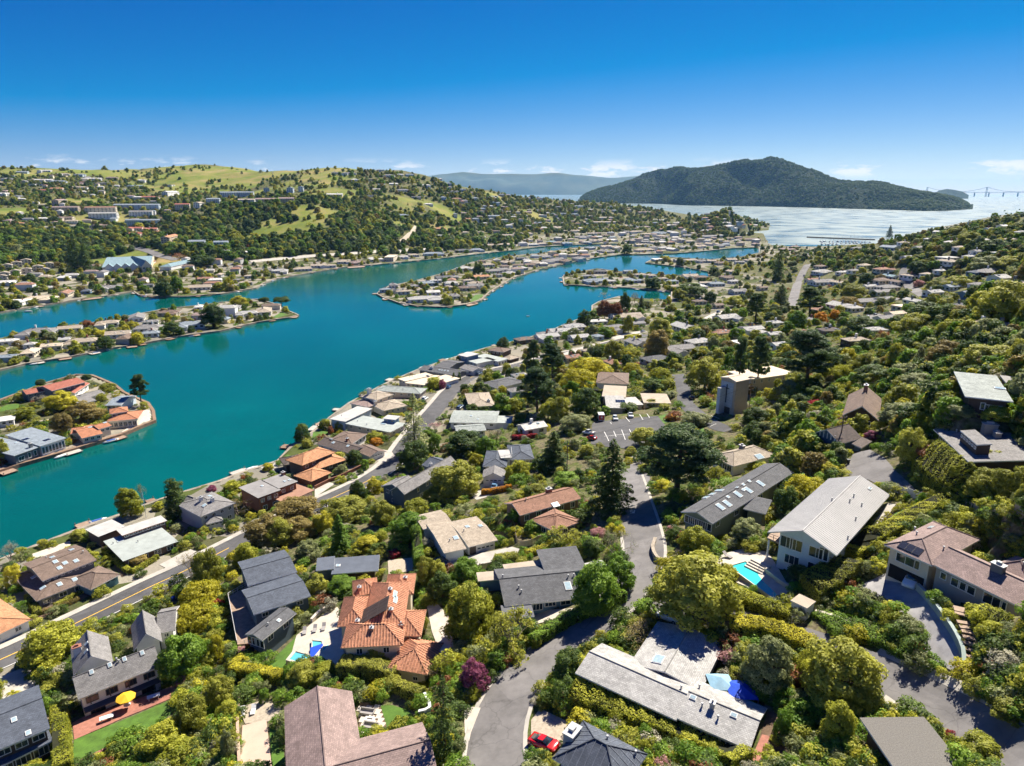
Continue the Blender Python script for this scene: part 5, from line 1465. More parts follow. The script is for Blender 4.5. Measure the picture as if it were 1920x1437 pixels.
w = h.wing('gable', 'J525,775 618,765 640,720', 2.6, 1.3, **kw); w = h.wing('gable', 'J738,740 838,712 802,680', 3.8, 1.0, **kw); h.row(w, 0, 2)
h.chimney('J970,585', 1.6, 1.2, 2.2, wall_mat('cream')); h.skylights('J675,725 785,690', 1.4, 0.9)
h = House('glass_fronted_house', 'grey modern waterside house with tall white framed windows', 'J330,870')
w = h.wing('shed', 'J103,937 300,868 205,735', 4.0, 1.0, 'bgrey', 'dgrey'); h.windows(w, 0, [(0.25, 2.2, 1.8, 0.8, 2), (0.6, 1.2, 2.2, 0.8, 1), (0.85, 1.2, 2.2, 0.8, 1)])
w = h.wing('shed', 'J300,866 495,803 385,700', 4.4, 1.2, 'bgrey', 'white'); h.row(w, 0, 7, 1.1, 2.8, 0.6, mull=1)
h.solar('J190,815 350,820', 2.4, 1.6); h.skylights('J120,840', 1.2, 1.2); h.chimney('J232,875 455,775', 1.0, 1.0, 1.6, wall_mat('dgrey'))
h = House('pool_island_house', 'white roofed house with a small pool at the left edge of the nearest island', 'J40,690')
w = h.wing('flat', 'J-60,690 110,665 80,635', 3.0, 0.1, 'white', 'white'); h.row(w, 0, 3)
# ------------------------------------------------------------------ houses further off, one by one
_o1 = 'first second third fourth fifth sixth seventh eighth ninth'.split()
ORD = _o1 + 'tenth eleventh twelfth thirteenth fourteenth fifteenth sixteenth seventeenth eighteenth nineteenth'.split()
for _t, _tt in (('twentieth', 'twenty-'), ('thirtieth', 'thirty-'), ('fortieth', 'forty-'), ('fiftieth', 'fifty-'), ('sixtieth', 'sixty-'), ('seventieth', 'seventy-')): ORD += [_t] + [_tt + x for x in _o1]
def far_window(w, hgt):
    key = ('fw', round(w, 1), round(hgt, 1))
    if key not in _unit:
        me = MB().box((0, 0, 0), (w, 0.12, hgt)).me('window'); me.materials.append(glass); _unit[key] = me
    return _unit[key]
def mid_house(px, wpx, roof, wall, region, ordinal, ang, kind=None, storeys=1, ratio=None, noun='house', seed=0):
    r = random.Random(seed)
    Q_, ok_ = grounds([px])
    p = Vector(Q_[0])
    if not ok_[0] or p.y > 2700 or p.z < 0.5: return None
    s = px_per_m(p.x, p.y, p.z)
    if 'right hillside' in region: wpx *= 1.25
    Wm = max(7.0, wpx / s)
    kind = kind or r.choice(['gable', 'hip', 'hip', 'gable', 'flat' if roof in ('white', 'cream', 'lgrey', 'ggrey') else 'hip'])
    Dm = ratio * Wm if ratio else min(13, max(7, Wm * r.uniform(0.5, 0.7)))
    eave = 2.8 * storeys + r.uniform(0, 0.4)
    rise = {'gable': 0.17, 'hip': 0.17, 'flat': 0.0, 'shed': 0.08, 'gablex': 0.15}[kind] * min(Wm, Dm) + (0.1 if kind == 'flat' else 0)
    a0 = math.radians(ang + r.uniform(-6, 6))
    u = np.array([math.cos(a0), math.sin(a0)]); v = np.array([-u[1], u[0]])
    cat = noun
    lab = f'{NAME[roof]} roofed {noun} {region}, {ordinal} from the left'
    nm = {'house': 'house', 'apartment block': 'apartment_block', 'building': 'building', 'townhouse': 'townhouse'}[noun]
    h = House.__new__(House)
    h.base = Vector((p.x, p.y, p.z)); h.wings = []
    h.o = thing(nm, lab, cat, h.base, 'buildings ' + region)
    a = np.array([p.x, p.y]) - u * Wm / 2 - v * Dm / 2
    if p.z > 6: pad([a, a + u * Wm, a + u * Wm + v * Dm, a + v * Dm], p.z, 7.0)
    w = h.wing_xy(kind, a, u, v, Wm, Dm, p.z + eave, rise, roof, wall, 0.45)
    big = wpx > 20
    if Wm > 14 and r.random() < 0.7 and storeys == 1:   # a cross wing
        W2 = Wm * r.uniform(0.35, 0.5); D2 = Dm * r.uniform(0.5, 0.8); off = r.choice([0.02, 0.55]) * Wm
        a2 = a + u * off - v * D2
        w2 = h.wing_xy('gablex' if kind == 'gable' else kind, a2, u, v, W2, D2 + 1.0, p.z + eave - 0.08, rise * 0.8, roof, wall, 0.45)
    # windows on the sides that face the viewer
    for k in range(4):
        aa, d, n, L = h.side(w, k)
        mid_ = aa + d * L / 2
        if n @ (-mid_) <= 0: continue
        nw = max(1, min(8 if storeys > 1 else 5, int(L / 3.4)))
        rot = math.atan2(d[1], d[0])
        for st in range(storeys):
            for i in range(nw):
                q = aa + d * (L * (i + 0.5) / nw) + n * 0.03
                ww = min(1.9, L / nw * 0.62)
                o = bpy.data.objects.new('window', far_window(ww, 1.35)); COL.objects.link(o)
                o.parent = h.o; o.location = (q[0] - p.x, q[1] - p.y, 1.55 + 2.8 * st); o.rotation_euler = (0, 0, rot)
    if r.random() < 0.6 and wpx > 14:
        t = 0.3 + 0.4 * r.random()
        q = a + u * Wm * t + v * Dm * 0.55
        MB().box((q[0] - p.x, q[1] - p.y, eave + rise + 0.2), (1.0, 0.8, 1.6 + rise), a0).build('chimney', r.choice([wall_mat('white'), brick_m, wall_mat('dgrey')]), h.o)
    if wpx > 24:
        for i in range(r.randint(0, 3)):
            q = a + u * Wm * r.uniform(0.2, 0.8) + v * Dm * r.uniform(0.15, 0.42)
            fz = w.rz((q - a) @ u, (q - a) @ v)
            boxpart('skylight', h.o, (q[0] - p.x, q[1] - p.y, eave + fz + 0.05), (1.0, 1.0, 0.25), a0, sky_glass if r.random() < .6 else trim_white)
    return h
def houses(region, txt, ang=0, noun='house', storeys=1, kind=None, ratio=None, crop_='P'):
    """entries: x,y,width,roof[,wall] in a crop's own pixels (width in photograph pixels)"""
    rows = []; c = crop_
    for e in txt.split():
        if e[0].isupper(): c = e[0]; e = e[1:]
        f = e.split(',')
        rows.append((CROPS[c](float(f[0]), float(f[1])), float(f[2]), f[3], f[4] if len(f) > 4 else None))
    rows.sort(key=lambda r: r[0][0])
    for i, (px, wpx, roof, wall) in enumerate(rows):
        r = random.Random(int(px[0] * 7 + px[1] * 13))
        wall = wall or {'white': 'white', 'cream': 'cream', 'tan': 'white', 'brown': 'cream', 'grey': 'white', 'dgrey': 'grey', 'bgrey': 'pblue', 'lgrey': 'white', 'red': 'cream', 'redbrown': 'cream',
                        'terra': 'cream', 'orange': 'cream', 'ggrey': 'grey', 'dbrown': 'brown', 'slate': 'blue', 'mauve': 'tan', 'teal': 'pblue'}[roof]
        a = ang if r.random() < 0.75 else ang + 90
        mid_house(px, wpx, roof, wall, region, ORD[min(i, len(ORD) - 1)], a, kind, storeys, ratio, noun, int(px[0] * 31 + px[1] * 17))
houses('among the trees beyond the road bend', 'L90,95,36,brown,dbrown 260,70,45,lgrey 500,75,38,lgrey 640,70,15,bgrey 445,230,32,redbrown 930,120,44,grey 570,185,22,tan 1240,165,60,grey 1080,245,55,dgrey '
       '1400,110,50,lgrey 1560,45,30,redbrown 1790,20,45,lgrey 60,370,30,grey 150,765,50,white,white 20,490,14,grey 750,275,36,redbrown 330,45,24,lgrey 1700,120,30,white', 25)
houses('on the wooded slope right of the church', 'M650,110,48,tan,dbrown 460,30,42,dbrown 800,30,38,lgrey,pblue 70,140,30,lgrey 40,60,28,lgrey 1760,40,70,grey,brown 1620,30,34,brown', 15)
houses('below the red leaved tree by the shore', 'H850,1275,60,tan 630,1310,40,lgrey 470,1350,40,lgrey 360,1390,45,lgrey 780,1360,40,grey 1080,1130,36,brown 1290,1355,50,lgrey 1580,1390,25,redbrown '
       '1780,1370,48,grey 1600,1285,45,lgrey 1870,1055,20,brown 1690,1080,32,grey 1540,1190,20,brown 250,1410,34,grey 940,1330,26,grey 1400,1160,26,brown 1850,1400,30,lgrey 1180,1410,30,tan', 18)
houses('on the short peninsula with the palm trees', 'H640,1000,56,bgrey 570,965,26,grey 770,910,28,lgrey 865,930,18,bgrey 890,995,30,bgrey 740,1005,22,lgrey 1200,1005,22,bgrey 1210,1045,20,tan 1330,965,30,tan '
       '1420,975,25,brown 1530,1025,28,bgrey 1350,1035,40,lgrey 660,930,24,dgrey 960,955,22,tan 1040,960,22,tan 1130,985,18,tan 1440,1020,22,tan', 10)
houses('on the narrow spit at the lagoon end', 'H1085,835,20,white 1250,845,20,grey 1350,845,25,tan 1420,850,20,grey 1560,865,22,brown 1490,850,18,tan 1640,840,20,tan 1700,860,18,grey 1760,845,16,tan', 5)
houses('beside the upper street', 'H1600,975,30,brown 1660,1005,22,lgrey 1640,930,20,tan I245,820,30,tan 390,895,22,brown 400,935,34,lgrey 400,1015,44,grey 330,1000,26,redbrown 310,1300,15,grey 50,1325,30,lgrey 130,760,24,mauve '
       '200,740,20,mauve 300,800,18,grey', 15)
houses('on the right hillside', 'I850,920,26,redbrown 910,975,22,teal 840,1005,28,brown 890,1055,34,grey 960,1015,20,brown 850,1090,34,grey 720,1165,36,grey 870,1145,30,grey 560,1200,45,lgrey 640,1215,25,lgrey '
       '390,1225,30,redbrown 950,1265,30,cream 870,1295,36,grey 1010,1205,30,cream 1090,1165,30,lgrey 1380,1055,32,bgrey 1500,1115,36,bgrey,blue 1410,1220,22,dgrey 1640,945,44,grey,dbrown 1340,835,30,lgrey '
       '1340,865,30,tan 1290,935,20,lgrey 1220,695,20,white 1360,720,20,white 1480,695,24,redbrown 1540,565,18,lgrey 1890,645,22,lgrey 910,755,26,bgrey 680,855,20,grey 660,760,16,grey 1560,950,26,slate 820,830,18,brown 1650,620,16,grey 1040,830,20,lgrey 1130,760,20,grey 1010,720,16,tan 1160,640,16,lgrey 1280,640,16,white 1430,760,20,tan 1560,790,22,grey 1700,800,18,lgrey 1800,700,20,tan 1750,600,16,white '
       '1650,540,14,grey 1830,480,16,redbrown 1600,700,16,white 1050,970,22,tan 760,1050,24,lgrey 690,1090,22,tan 520,1020,22,tan 560,940,22,lgrey 640,930,20,grey 720,890,20,tan 1230,1100,26,lgrey 1560,1040,24,grey 1720,1010,22,lgrey 1850,1060,24,tan 1500,830,18,lgrey 1180,960,18,tan', 20)
houses('on the long central island', 'H65,830,20,dgrey 60,905,28,lgrey 180,865,30,tan 290,850,35,grey 350,835,26,grey 500,830,24,grey 460,805,20,tan 580,750,22,bgrey 690,775,30,grey 700,740,25,tan 770,745,20,tan '
       '990,765,40,tan 1130,750,24,lgrey 1200,760,22,white 1290,745,24,grey 1400,738,24,tan 1480,720,20,tan 1550,733,20,grey 1070,708,20,tan 950,728,20,tan 130,880,22,brown 400,850,22,brown 250,820,20,grey '
       'G1560,905,28,lgrey 1780,925,28,grey 1740,880,22,tan 1850,915,30,grey 1870,860,24,tan 1810,955,20,grey 1690,850,18,brown 1860,890,18,brown 1900,940,22,lgrey', 28)
houses('at the rounded end of the central island', 'G1030,1035,24,grey 970,1070,22,bgrey 1100,1085,26,tan 1260,1140,62,lgrey 1325,1090,26,white 1280,1020,30,bgrey 1345,1000,22,lgrey 1400,980,30,dgrey 1470,975,22,grey '
       '1560,1055,26,brown 1640,1020,28,tan 1685,970,30,orange 1640,1040,30,grey 1490,1115,30,grey 1180,1040,22,grey 1230,1070,18,tan 1450,1050,22,tan 1590,1000,20,tan 1050,1075,18,dgrey', 20)
houses('on the narrow left island', 'F300,1390,58,grey 530,1365,40,tan 810,1325,38,tan 1030,1280,45,grey 1130,1315,28,grey 1120,1360,50,grey 1270,1245,38,brown 1430,1335,50,bgrey 1490,1200,25,white 1770,1205,30,grey '
       '1850,1250,40,lgrey G60,1230,50,tan J60,110,36,white 60,230,34,bgrey 235,185,46,cream 400,145,36,cream 630,105,55,tan 890,50,42,tan 1130,45,32,bgrey 230,130,18,lgrey 490,95,18,lgrey', 18)
houses('in the row along the far shore', 'G80,920,24,grey 180,925,30,lgrey 350,910,34,tan 470,885,30,tan 560,885,20,tan 660,855,26,tan 760,860,28,mauve 880,835,30,white 1090,820,24,lgrey,pblue 1180,805,20,tan '
       '1330,795,40,bgrey 1550,770,30,dgrey 1650,765,26,bgrey 1750,730,24,tan 1870,725,30,tan F150,1155,36,white 310,1135,54,cream 490,1095,40,redbrown 650,1080,24,slate 850,1055,36,grey 1100,1035,24,dgrey '
       '1270,1000,20,orange 1540,985,28,redbrown 1500,1050,40,tan 1870,965,20,tan 1790,995,20,grey 1840,1015,24,tan 60,1015,30,white 180,1025,24,lgrey', 20)
houses('in the flat town beyond the lagoon', 'H80,640,40,tan 160,725,20,white 300,705,20,teal 410,715,20,bgrey 220,720,20,tan 560,708,18,lgrey 640,694,18,tan 740,690,20,white 880,694,18,tan 860,580,26,tan 760,605,26,brown '
       '930,625,26,tan 1010,645,24,tan 520,665,26,grey 1000,703,18,grey 1330,655,30,grey 1500,615,36,redbrown 1620,585,20,white 1700,575,20,red 1760,575,18,red 1480,660,40,grey 600,640,18,tan 700,655,18,brown '
       '820,640,20,grey 1230,690,22,lgrey 1330,700,20,tan 120,690,18,tan 480,620,22,tan 1120,660,20,tan 1560,690,18,tan 1600,560,14,white 1650,600,14,white 1000,590,18,mauve 1250,560,22,lgrey 1180,580,18,white 1100,540,22,white', 8)
houses('in the flat town centre', 'H340,595,55,tan 650,555,70,tan 1200,630,50,lgrey,pblue 1100,635,30,bgrey 1770,685,44,brown 700,520,30,tan G1880,655,30,tan', 8, 'building', 1, 'hip')
houses('on the left hillside', 'F760,470,52,redbrown 1030,450,80,bgrey 780,515,50,lgrey 450,415,50,mauve 500,470,45,mauve 1010,565,30,bgrey 1160,565,45,bgrey 1060,500,40,grey 1490,435,30,tan 1600,405,24,bgrey 1720,355,32,bgrey '
       '1840,355,30,bgrey 1850,415,30,tan 1280,350,60,white 1280,695,75,orange,tan 1480,735,30,bgrey 1660,740,26,bgrey 1370,445,26,red', 12, 'apartment block', 3, 'gable')
houses('on the left hill above the town', 'F390,595,28,white 1020,605,26,red 1130,610,24,red 1190,635,24,red 1000,645,34,red 650,628,32,redbrown 730,585,34,brown 500,525,26,brown 540,550,26,tan 540,585,24,tan 60,325,24,mauve 120,565,26,orange '
       '80,545,24,mauve 330,240,32,white 290,270,26,lgrey 590,295,32,tan 760,265,32,dgrey 1020,285,28,bgrey 700,230,30,white 840,222,20,mauve 430,305,22,orange 320,318,20,red 140,365,36,dgrey 440,250,28,bgrey 1270,275,18,white 1060,242,18,white '
       '70,205,22,white 170,180,20,bgrey 340,170,22,white 480,195,20,tan 600,200,20,bgrey 30,345,20,white 1690,780,24,white 1870,780,24,white 1110,370,40,red 60,230,16,grey 900,310,16,lgrey', 10)
houses('on the knoll above the lagoon', 'G80,325,40,bgrey 260,325,42,bgrey 340,315,18,bgrey 80,410,38,mauve 230,405,28,mauve', 14, 'apartment block', 3, 'gable')
houses('on the far ridge', 'G590,350,30,white 790,420,20,bgrey 960,475,20,brown 1090,505,26,bgrey,blue 1290,420,18,white 860,355,22,white 1380,605,22,orange 1360,655,20,white 700,190,26,grey 590,185,20,grey 860,235,16,white 740,238,14,white '
       '1000,205,22,grey 1150,200,18,bgrey 1270,280,18,white 1440,265,14,bgrey 1350,230,14,white 1100,315,24,grey 1030,270,16,white 940,275,12,bgrey 1470,325,16,grey 1540,310,12,bgrey 1640,375,26,bgrey 1500,380,18,redbrown 1400,370,18,bgrey '
       '1540,400,14,red 1780,410,14,bgrey 1690,455,14,bgrey 1780,510,22,bgrey 1850,440,14,mauve 1640,530,14,bgrey 1570,530,14,orange 1720,305,14,white 1690,255,16,dgrey 1660,665,24,white 1780,365,16,bgrey 920,165,14,bgrey 1080,200,12,white 1200,370,18,dgrey '
       '900,310,14,white 780,275,14,bgrey 1730,370,16,lgrey 1620,240,12,white', 10)
houses('on the hill behind the town', 'H220,500,24,lgrey,pblue 390,490,12,bgrey 470,495,14,bgrey 340,490,12,lgrey 500,435,16,bgrey 350,440,16,dgrey 590,460,12,lgrey 690,460,14,bgrey 290,430,12,tan 640,375,22,dgrey 120,480,14,mauve '
       '1500,450,14,mauve 1560,445,16,tan 1470,495,16,slate 1530,520,14,redbrown 1750,490,14,tan 1690,555,16,bgrey 1850,530,18,tan 1600,470,12,tan 990,480,24,mauve 30,500,12,grey 180,560,16,bgrey', 5)
def townhouses():
    i = 0
    for (x, y) in [(40, 960), (120, 945), (205, 930), (290, 910), (370, 890), (60, 900), (130, 880), (200, 860), (20, 985), (340, 930)]:
        mid_house(F_(x, y), 17, 'tan', 'cream', 'stepping up behind the far left shore', ORD[i], 30, 'gablex', 2, 0.8, 'townhouse', 100 + i); i += 1
townhouses()
def long_school():
    h = House('gabled_hall', 'long cream hall with blue grey roof and a row of white gables', 'F950,890', 'building')
    w = h.wing('gable', 'F760,885 1130,870 1110,800', 5.5, 6.0, 'teal', 'cream'); h.row(w, 0, 10, 2.0, 1.6, 0.8)
    a, d, n, L = h.side(w, 0)
    for t in (0.14, 0.31, 0.48, 0.65):
        c = a + d * L * t
        h.wing_xy('gablex', c - d * 4.5 - n * -2, d, -n, 9, 9, h.base.z + 5.6, 4.0, 'teal', 'white', 0.5)
    w = h.wing('gablex', 'F1060,880 1140,875 1140,830', 6.0, 7.0, 'teal', 'cream'); h.row(w, 0, 3, 2.4, 2.0, 3.0)
    w = h.wing('hip', 'F1190,880 1280,880 1280,840', 4, 3.0, 'teal', 'white')
long_school()
def cream_mansion():
    h = House('cream_mansion', 'tall cream mansion with arched front in the far shore row', 'G990,850', 'house')
    w = h.wing('flat', 'G958,808 1030,808 1030,790', 6.5, 0.3, 'cream', 'cream'); h.row(w, 0, 4, 1.6, 2.0, 0.8); h.row(w, 0, 4, 1.4, 1.6, 4.0)
cream_mansion()
# ------------------------------------------------------------------ more roofs in the far town, too small to tell apart; then the ground itself
def far_houses():
    r = np.random.default_rng(55); V = MB(); n = 0
    keys = ['tan', 'grey', 'lgrey', 'white', 'brown', 'bgrey', 'redbrown', 'mauve']
    mats = [roof_mat(k) for k in keys] + [wall_mat('white'), wall_mat('cream'), wall_mat('grey')]
    cent = np.array([p.mean(0) for p, m in EXCL])
    P0 = []
    for poly, cnt, in (([(960,462),(1100,445),(1230,415),(1290,430),(1440,455),(1430,468),(1200,458),(960,468)], 110), ([(960,482),(1100,472),(1300,468),(1290,476),(1100,488),(970,520)], 40),
                       ([(720,555),(870,500),(960,485),(960,520),(880,570)], 30), ([(820,350),(1000,372),(1200,395),(1180,430),(960,440),(860,440)], 110), ([(0,330),(180,330),(330,380),(300,440),(0,440)], 60),
                       ([(1290,418),(1370,390),(1440,420),(1330,442)], 30), ([(20,680),(20,650),(480,570),(540,590)], 16), ([(0,500),(480,490),(480,535),(250,545),(0,570)], 36)):
        poly = np.array(poly, float); Q = r.uniform(poly.min(0), poly.max(0), size=(cnt * 6, 2)); Q = Q[in_poly(Q, poly)][:cnt * 2]
        W, ok = grounds(Q); W = W[ok]
        W = W[(W[:, 2] > 0.9) & (land_dist(W[:, :2]) > 8)]
        for p in W[:cnt]:
            if p[1] > 2600 or np.min(np.hypot(cent[:, 0] - p[0], cent[:, 1] - p[1])) < 15: continue
            if P0 and np.min(np.hypot(np.array(P0)[:, 0] - p[0], np.array(P0)[:, 1] - p[1])) < 19: continue
            P0.append(p[:2]); L, D, h = r.uniform(11, 18), r.uniform(8, 11), r.uniform(2.8, 3.6) * (2 if r.random() < .3 else 1)
            a = r.choice([0.2, 0.25, 1.8]) + r.normal() * 0.1; c, s_ = math.cos(a), math.sin(a); mi = int(r.integers(0, len(keys))); wm = 8 + int(r.integers(0, 3))
            V.box((p[0], p[1], p[2] + h / 2 - 1), (L - 1, D - 1, h + 2), a, wm)
            rs = 0.18 * D; q = [(-L/2, -D/2, 0), (L/2, -D/2, 0), (L/2, D/2, 0), (-L/2, D/2, 0), (-L/2 * .62, 0, rs), (L/2 * .62, 0, rs)]
            V.add([(p[0] + x * c - y * s_, p[1] + x * s_ + y * c, p[2] + h + z) for x, y, z in q], [(0, 1, 5, 4), (1, 2, 5), (2, 3, 4, 5), (3, 0, 4), (3, 2, 1, 0)], mi)
            EXCL.append((np.array([(p[0] + x * c - y * s_, p[1] + x * s_ + y * c) for x, y, z in q[:4]]), 0.2))
    me = V.me('far_houses'); slope_uv(me)
    o = link('far_houses', me, mats); stuff(o); o['label'] = 'many small far houses filling the town and hills beyond the lagoon'
far_houses()
ground = build_ground()
patch('lawn', 'E1020,360 1085,310 1190,375 1130,410', grass_m, 0.14)

# ------------------------------------------------------------------ vehicles
tyre_m = plain('tyre', (0.015, 0.015, 0.015), 0.9, 0.1); rim_m = plain('rim', (0.35, 0.35, 0.36), 0.35, 0.05, metal=0.8)
lamp_m = plain('headlight', (0.7, 0.7, 0.7), 0.15, 0.05); tail_m = plain('taillight', (0.35, 0.01, 0.01), 0.3, 0.05)
def paint(name, col):
    key = ('paint', name)
    if key not in _mats:
        m, nt, N, Lk, b = new_mat('paint_' + name)
        b.inputs['Base Color'].default_value = (*col, 1); b.inputs['Roughness'].default_value = 0.25; b.inputs['Coat Weight'].default_value = 0.6
        _mats[key] = m
    return _mats[key]
def loft(sections, name):
    """closed cross-sections (same count) along x joined into a body"""
    n = len(sections[0]); v = [p for s in sections for p in s]; f = []
    for i in range(len(sections) - 1):
        for j in range(n): f.append((i * n + j, i * n + (j + 1) % n, (i + 1) * n + (j + 1) % n, (i + 1) * n + j))
    f.append(tuple(range(n - 1, -1, -1))); f.append(tuple(range((len(sections) - 1) * n, len(sections) * n)))
    me = mesh(name, v, f); bm = bmesh.new(); bm.from_mesh(me); bmesh.ops.recalc_face_normals(bm, faces=bm.faces); bm.to_mesh(me); bm.free()
    me.polygons.foreach_set('use_smooth', np.ones(len(me.polygons), bool))
    return me
CAR = {}
def car_parts(kind):
    if kind in CAR: return CAR[kind]
    hw = {'sedan': 0.90, 'suv': 0.95, 'pickup': 0.98, 'sports': 0.98}[kind]
    prof = {'sedan': [(-2.3, .35, .70), (-2.2, .25, .92), (-1.4, .22, .98), (0.9, .22, .95), (2.0, .25, .82), (2.3, .35, .62)],
            'suv': [(-2.35, .4, .9), (-2.3, .3, 1.1), (-1.4, .28, 1.12), (0.9, .28, 1.1), (2.1, .3, .98), (2.35, .4, .75)],
            'pickup': [(-2.7, .45, .95), (-2.65, .35, 1.05), (-0.9, .3, 1.08), (1.0, .3, 1.12), (2.4, .35, 1.05), (2.65, .45, .8)],
            'sports': [(-2.2, .35, .80), (-2.1, .22, .92), (-1.2, .2, .90), (0.8, .2, .80), (1.8, .2, .66), (2.25, .3, .46)]}[kind]
    def sec(x, z0, z1, w): return [(x, -w, z0), (x, -w * 1.02, (z0 + z1) / 2), (x, -w * .93, z1 - .04), (x, -w * .8, z1), (x, w * .8, z1), (x, w * .93, z1 - .04), (x, w * 1.02, (z0 + z1) / 2), (x, w, z0)]
    body = loft([sec(x, a, b, hw * (0.86 if i in (0, len(prof) - 1) else 1)) for i, (x, a, b) in enumerate(prof)], 'body')
    cab = {'sedan': [(-1.75, .95, .70), (-1.0, 1.40, .62), (0.15, 1.44, .62), (1.05, .95, .72)], 'suv': [(-2.2, 1.08, .75), (-1.95, 1.68, .68), (0.2, 1.74, .68), (1.05, 1.1, .76)],
           'pickup': [(-0.95, 1.08, .78), (-0.7, 1.72, .70), (0.5, 1.76, .70), (1.2, 1.1, .78)], 'sports': [(-1.5, .88, .66), (-0.5, 1.18, .56), (0.25, 1.17, .56), (1.15, .78, .70)]}[kind]
    zb = cab[0][1] - 0.05
    cabin = loft([[(x, -w * (1.15 if z < zb + .3 else 1), zb), (x, -w, z), (x, w, z), (x, w * (1.15 if z < zb + .3 else 1), zb)] for x, z, w in cab], 'cabin_glass')
    x1, z1, w1 = cab[1]; x2, z2, w2 = cab[2]
    roof = MB().box(((x1 + x2) / 2, 0, (z1 + z2) / 2 + .015), (x2 - x1 + .12, w1 * 2 - .02, .06)).me('car_roof')
    wheel = MB().tube([(0, -.12, 0), (0, .12, 0)], [.33, .33], 14).me('tyre'); rim = MB().tube([(0, -.125, 0), (0, .125, 0)], [.2, .2], 10).me('rim')
    wheel.materials.append(tyre_m); rim.materials.append(rim_m); cabin.materials.append(glass)
    extra = []
    if kind == 'pickup': extra = [('truck_bed', MB().box((-1.8, 0, 1.02), (1.55, 1.5, .12)).me('truck_bed'), trim_dark)]
    if kind == 'sports': extra = [('engine_cover', MB().box((-1.35, 0, .93), (.9, 1.0, .05)).me('engine_cover'), trim_dark)]
    xf = prof[-1][0] - .06; zf = prof[-1][2] - .05; xr = prof[0][0] + .03
    CAR[kind] = (body, cabin, roof, wheel, rim, extra, hw, xf, zf, xr, prof[0][2] - .1)
    return CAR[kind]
def car(txt, toward, kind, col, rgb, label, group=None, z=None):
    """a car at one pixel, pointing towards another"""
    q = parse(txt + ' ' + toward); p = gp(q[0]); t = gp(q[1])
    body, cabin, roof, wheel, rim, extra, hw, xf, zf, xr, zr = car_parts(kind)
    o = thing({'sports': 'sports_car', 'pickup': 'pickup_truck', 'suv': 'car', 'sedan': 'car'}[kind], label, 'car' if kind != 'pickup' else 'pickup', (p.x, p.y, p.z + .12 if z is None else z), group)
    d = Vector((t.x - p.x, t.y - p.y, t.z - p.z)); o.rotation_euler = (0, -math.atan2(d.z, math.hypot(d.x, d.y)) if z is None else 0, math.atan2(d.y, d.x))
    m = paint(col, rgb)
    def part(nm, me, mt=None, loc=(0, 0, 0), par=None):
        c = bpy.data.objects.new(nm, me); COL.objects.link(c); c.parent = par or o; c.location = loc
        if mt is not None:
            if not me.materials: me.materials.append(mt)
            c.material_slots[0].link = 'OBJECT'; c.material_slots[0].material = mt
        return c
    part('body', body, m); part('cabin_glass', cabin); part('car_roof', roof, m)
    for nm, me, mt in extra: part(nm, me, mt)
    wb = 1.4 if kind != 'pickup' else 1.75
    for sx in (-1, 1):
        for sy in (-1, 1):
            w = part('wheel', wheel, None, (sx * wb, sy * (hw - .08), .33)); part('rim', rim, None, (0, 0, 0), w)
    for sy in (-1, 1):
        boxpart('headlight', o, (xf, sy * hw * .62, zf), (.1, .3, .12), 0, lamp_m); boxpart('taillight', o, (xr, sy * hw * .7, zr), (.08, .25, .14), 0, tail_m)
    EXCL.append((np.array([(p.x - 2, p.y - 2), (p.x + 2, p.y - 2), (p.x + 2, p.y + 2), (p.x - 2, p.y + 2)]), .3))
    return o
WH, BL, DB, RD, SV = (.72, .72, .70), (.05, .10, .20), (.02, .03, .06), (.55, .012, .012), (.40, .42, .44)
car('C665,1322', 'C730,1345', 'sports', 'red', RD, 'bright red low sports car parked on the drive at the bottom')
car('L887,650', 'L905,690', 'pickup', 'white', WH, 'white pickup nose-out in the church car park, right of the white car')
car('L772,672', 'L795,705', 'suv', 'white', WH, 'white car nose-out beside the red trailer in the car park')
car('L575,778', 'L500,770', 'pickup', 'white', WH, 'white pickup side-on at the left edge of the church car park')
car('L592,818', 'L520,812', 'sedan', 'red', RD, 'red car behind the side-on white pickup')
car('K1441,430', 'K1480,395', 'sedan', 'darkblue', BL, 'dark blue car parked on the lagoon road bend')
car('K1672,332', 'K1730,310', 'suv', 'slate', (.10, .14, .20), 'blue grey car parked before the white garage house')
car('K1783,1182', 'K1800,1140', 'sedan', 'blue', (.12, .24, .38), 'blue car parked in front of the small white garage')
car('C85,292', 'C40,268', 'sedan', 'night', DB, 'dark blue car beside the tan roofed house')
car('L1345,515', 'L1310,480', 'suv', 'black', (.01, .01, .012), 'black car on the drive beside the church hedge')
car('D165,612', 'D90,585', 'suv', 'pearl', WH, 'white car half hidden under the big olive tree by the road')
car('I270,950', 'I262,925', 'sedan', 'dark', DB, 'dark car parked at the kerb of the upper street')
car('I680,1258', 'I650,1245', 'sedan', 'silver', SV, 'silver car at the left of the parking court')
car('I745,1255', 'I715,1242', 'sedan', 'white', WH, 'white car in the middle of the parking court')
car('I800,1242', 'I770,1230', 'sedan', 'slate', BL, 'dark car at the right of the parking court')
car('H1545,1224', 'H1600,1205', 'suv', 'slate', BL, 'dark car on the mid street above the pale roofs')
car('H980,1370', 'H1010,1362', 'sedan', 'silver', SV, 'silver car on the short street by the shore')
car('K1265,520', 'K1300,495', 'suv', 'white', WH, 'white car beside the pale stone house at the road')
car('K1530,585', 'K1560,560', 'suv', 'slate', BL, 'dark car in the drive of the tan hip roofed house')
car('E722,512', 'E700,550', 'suv', 'white', WH, 'white car half inside the dark garage opening of the cream house')
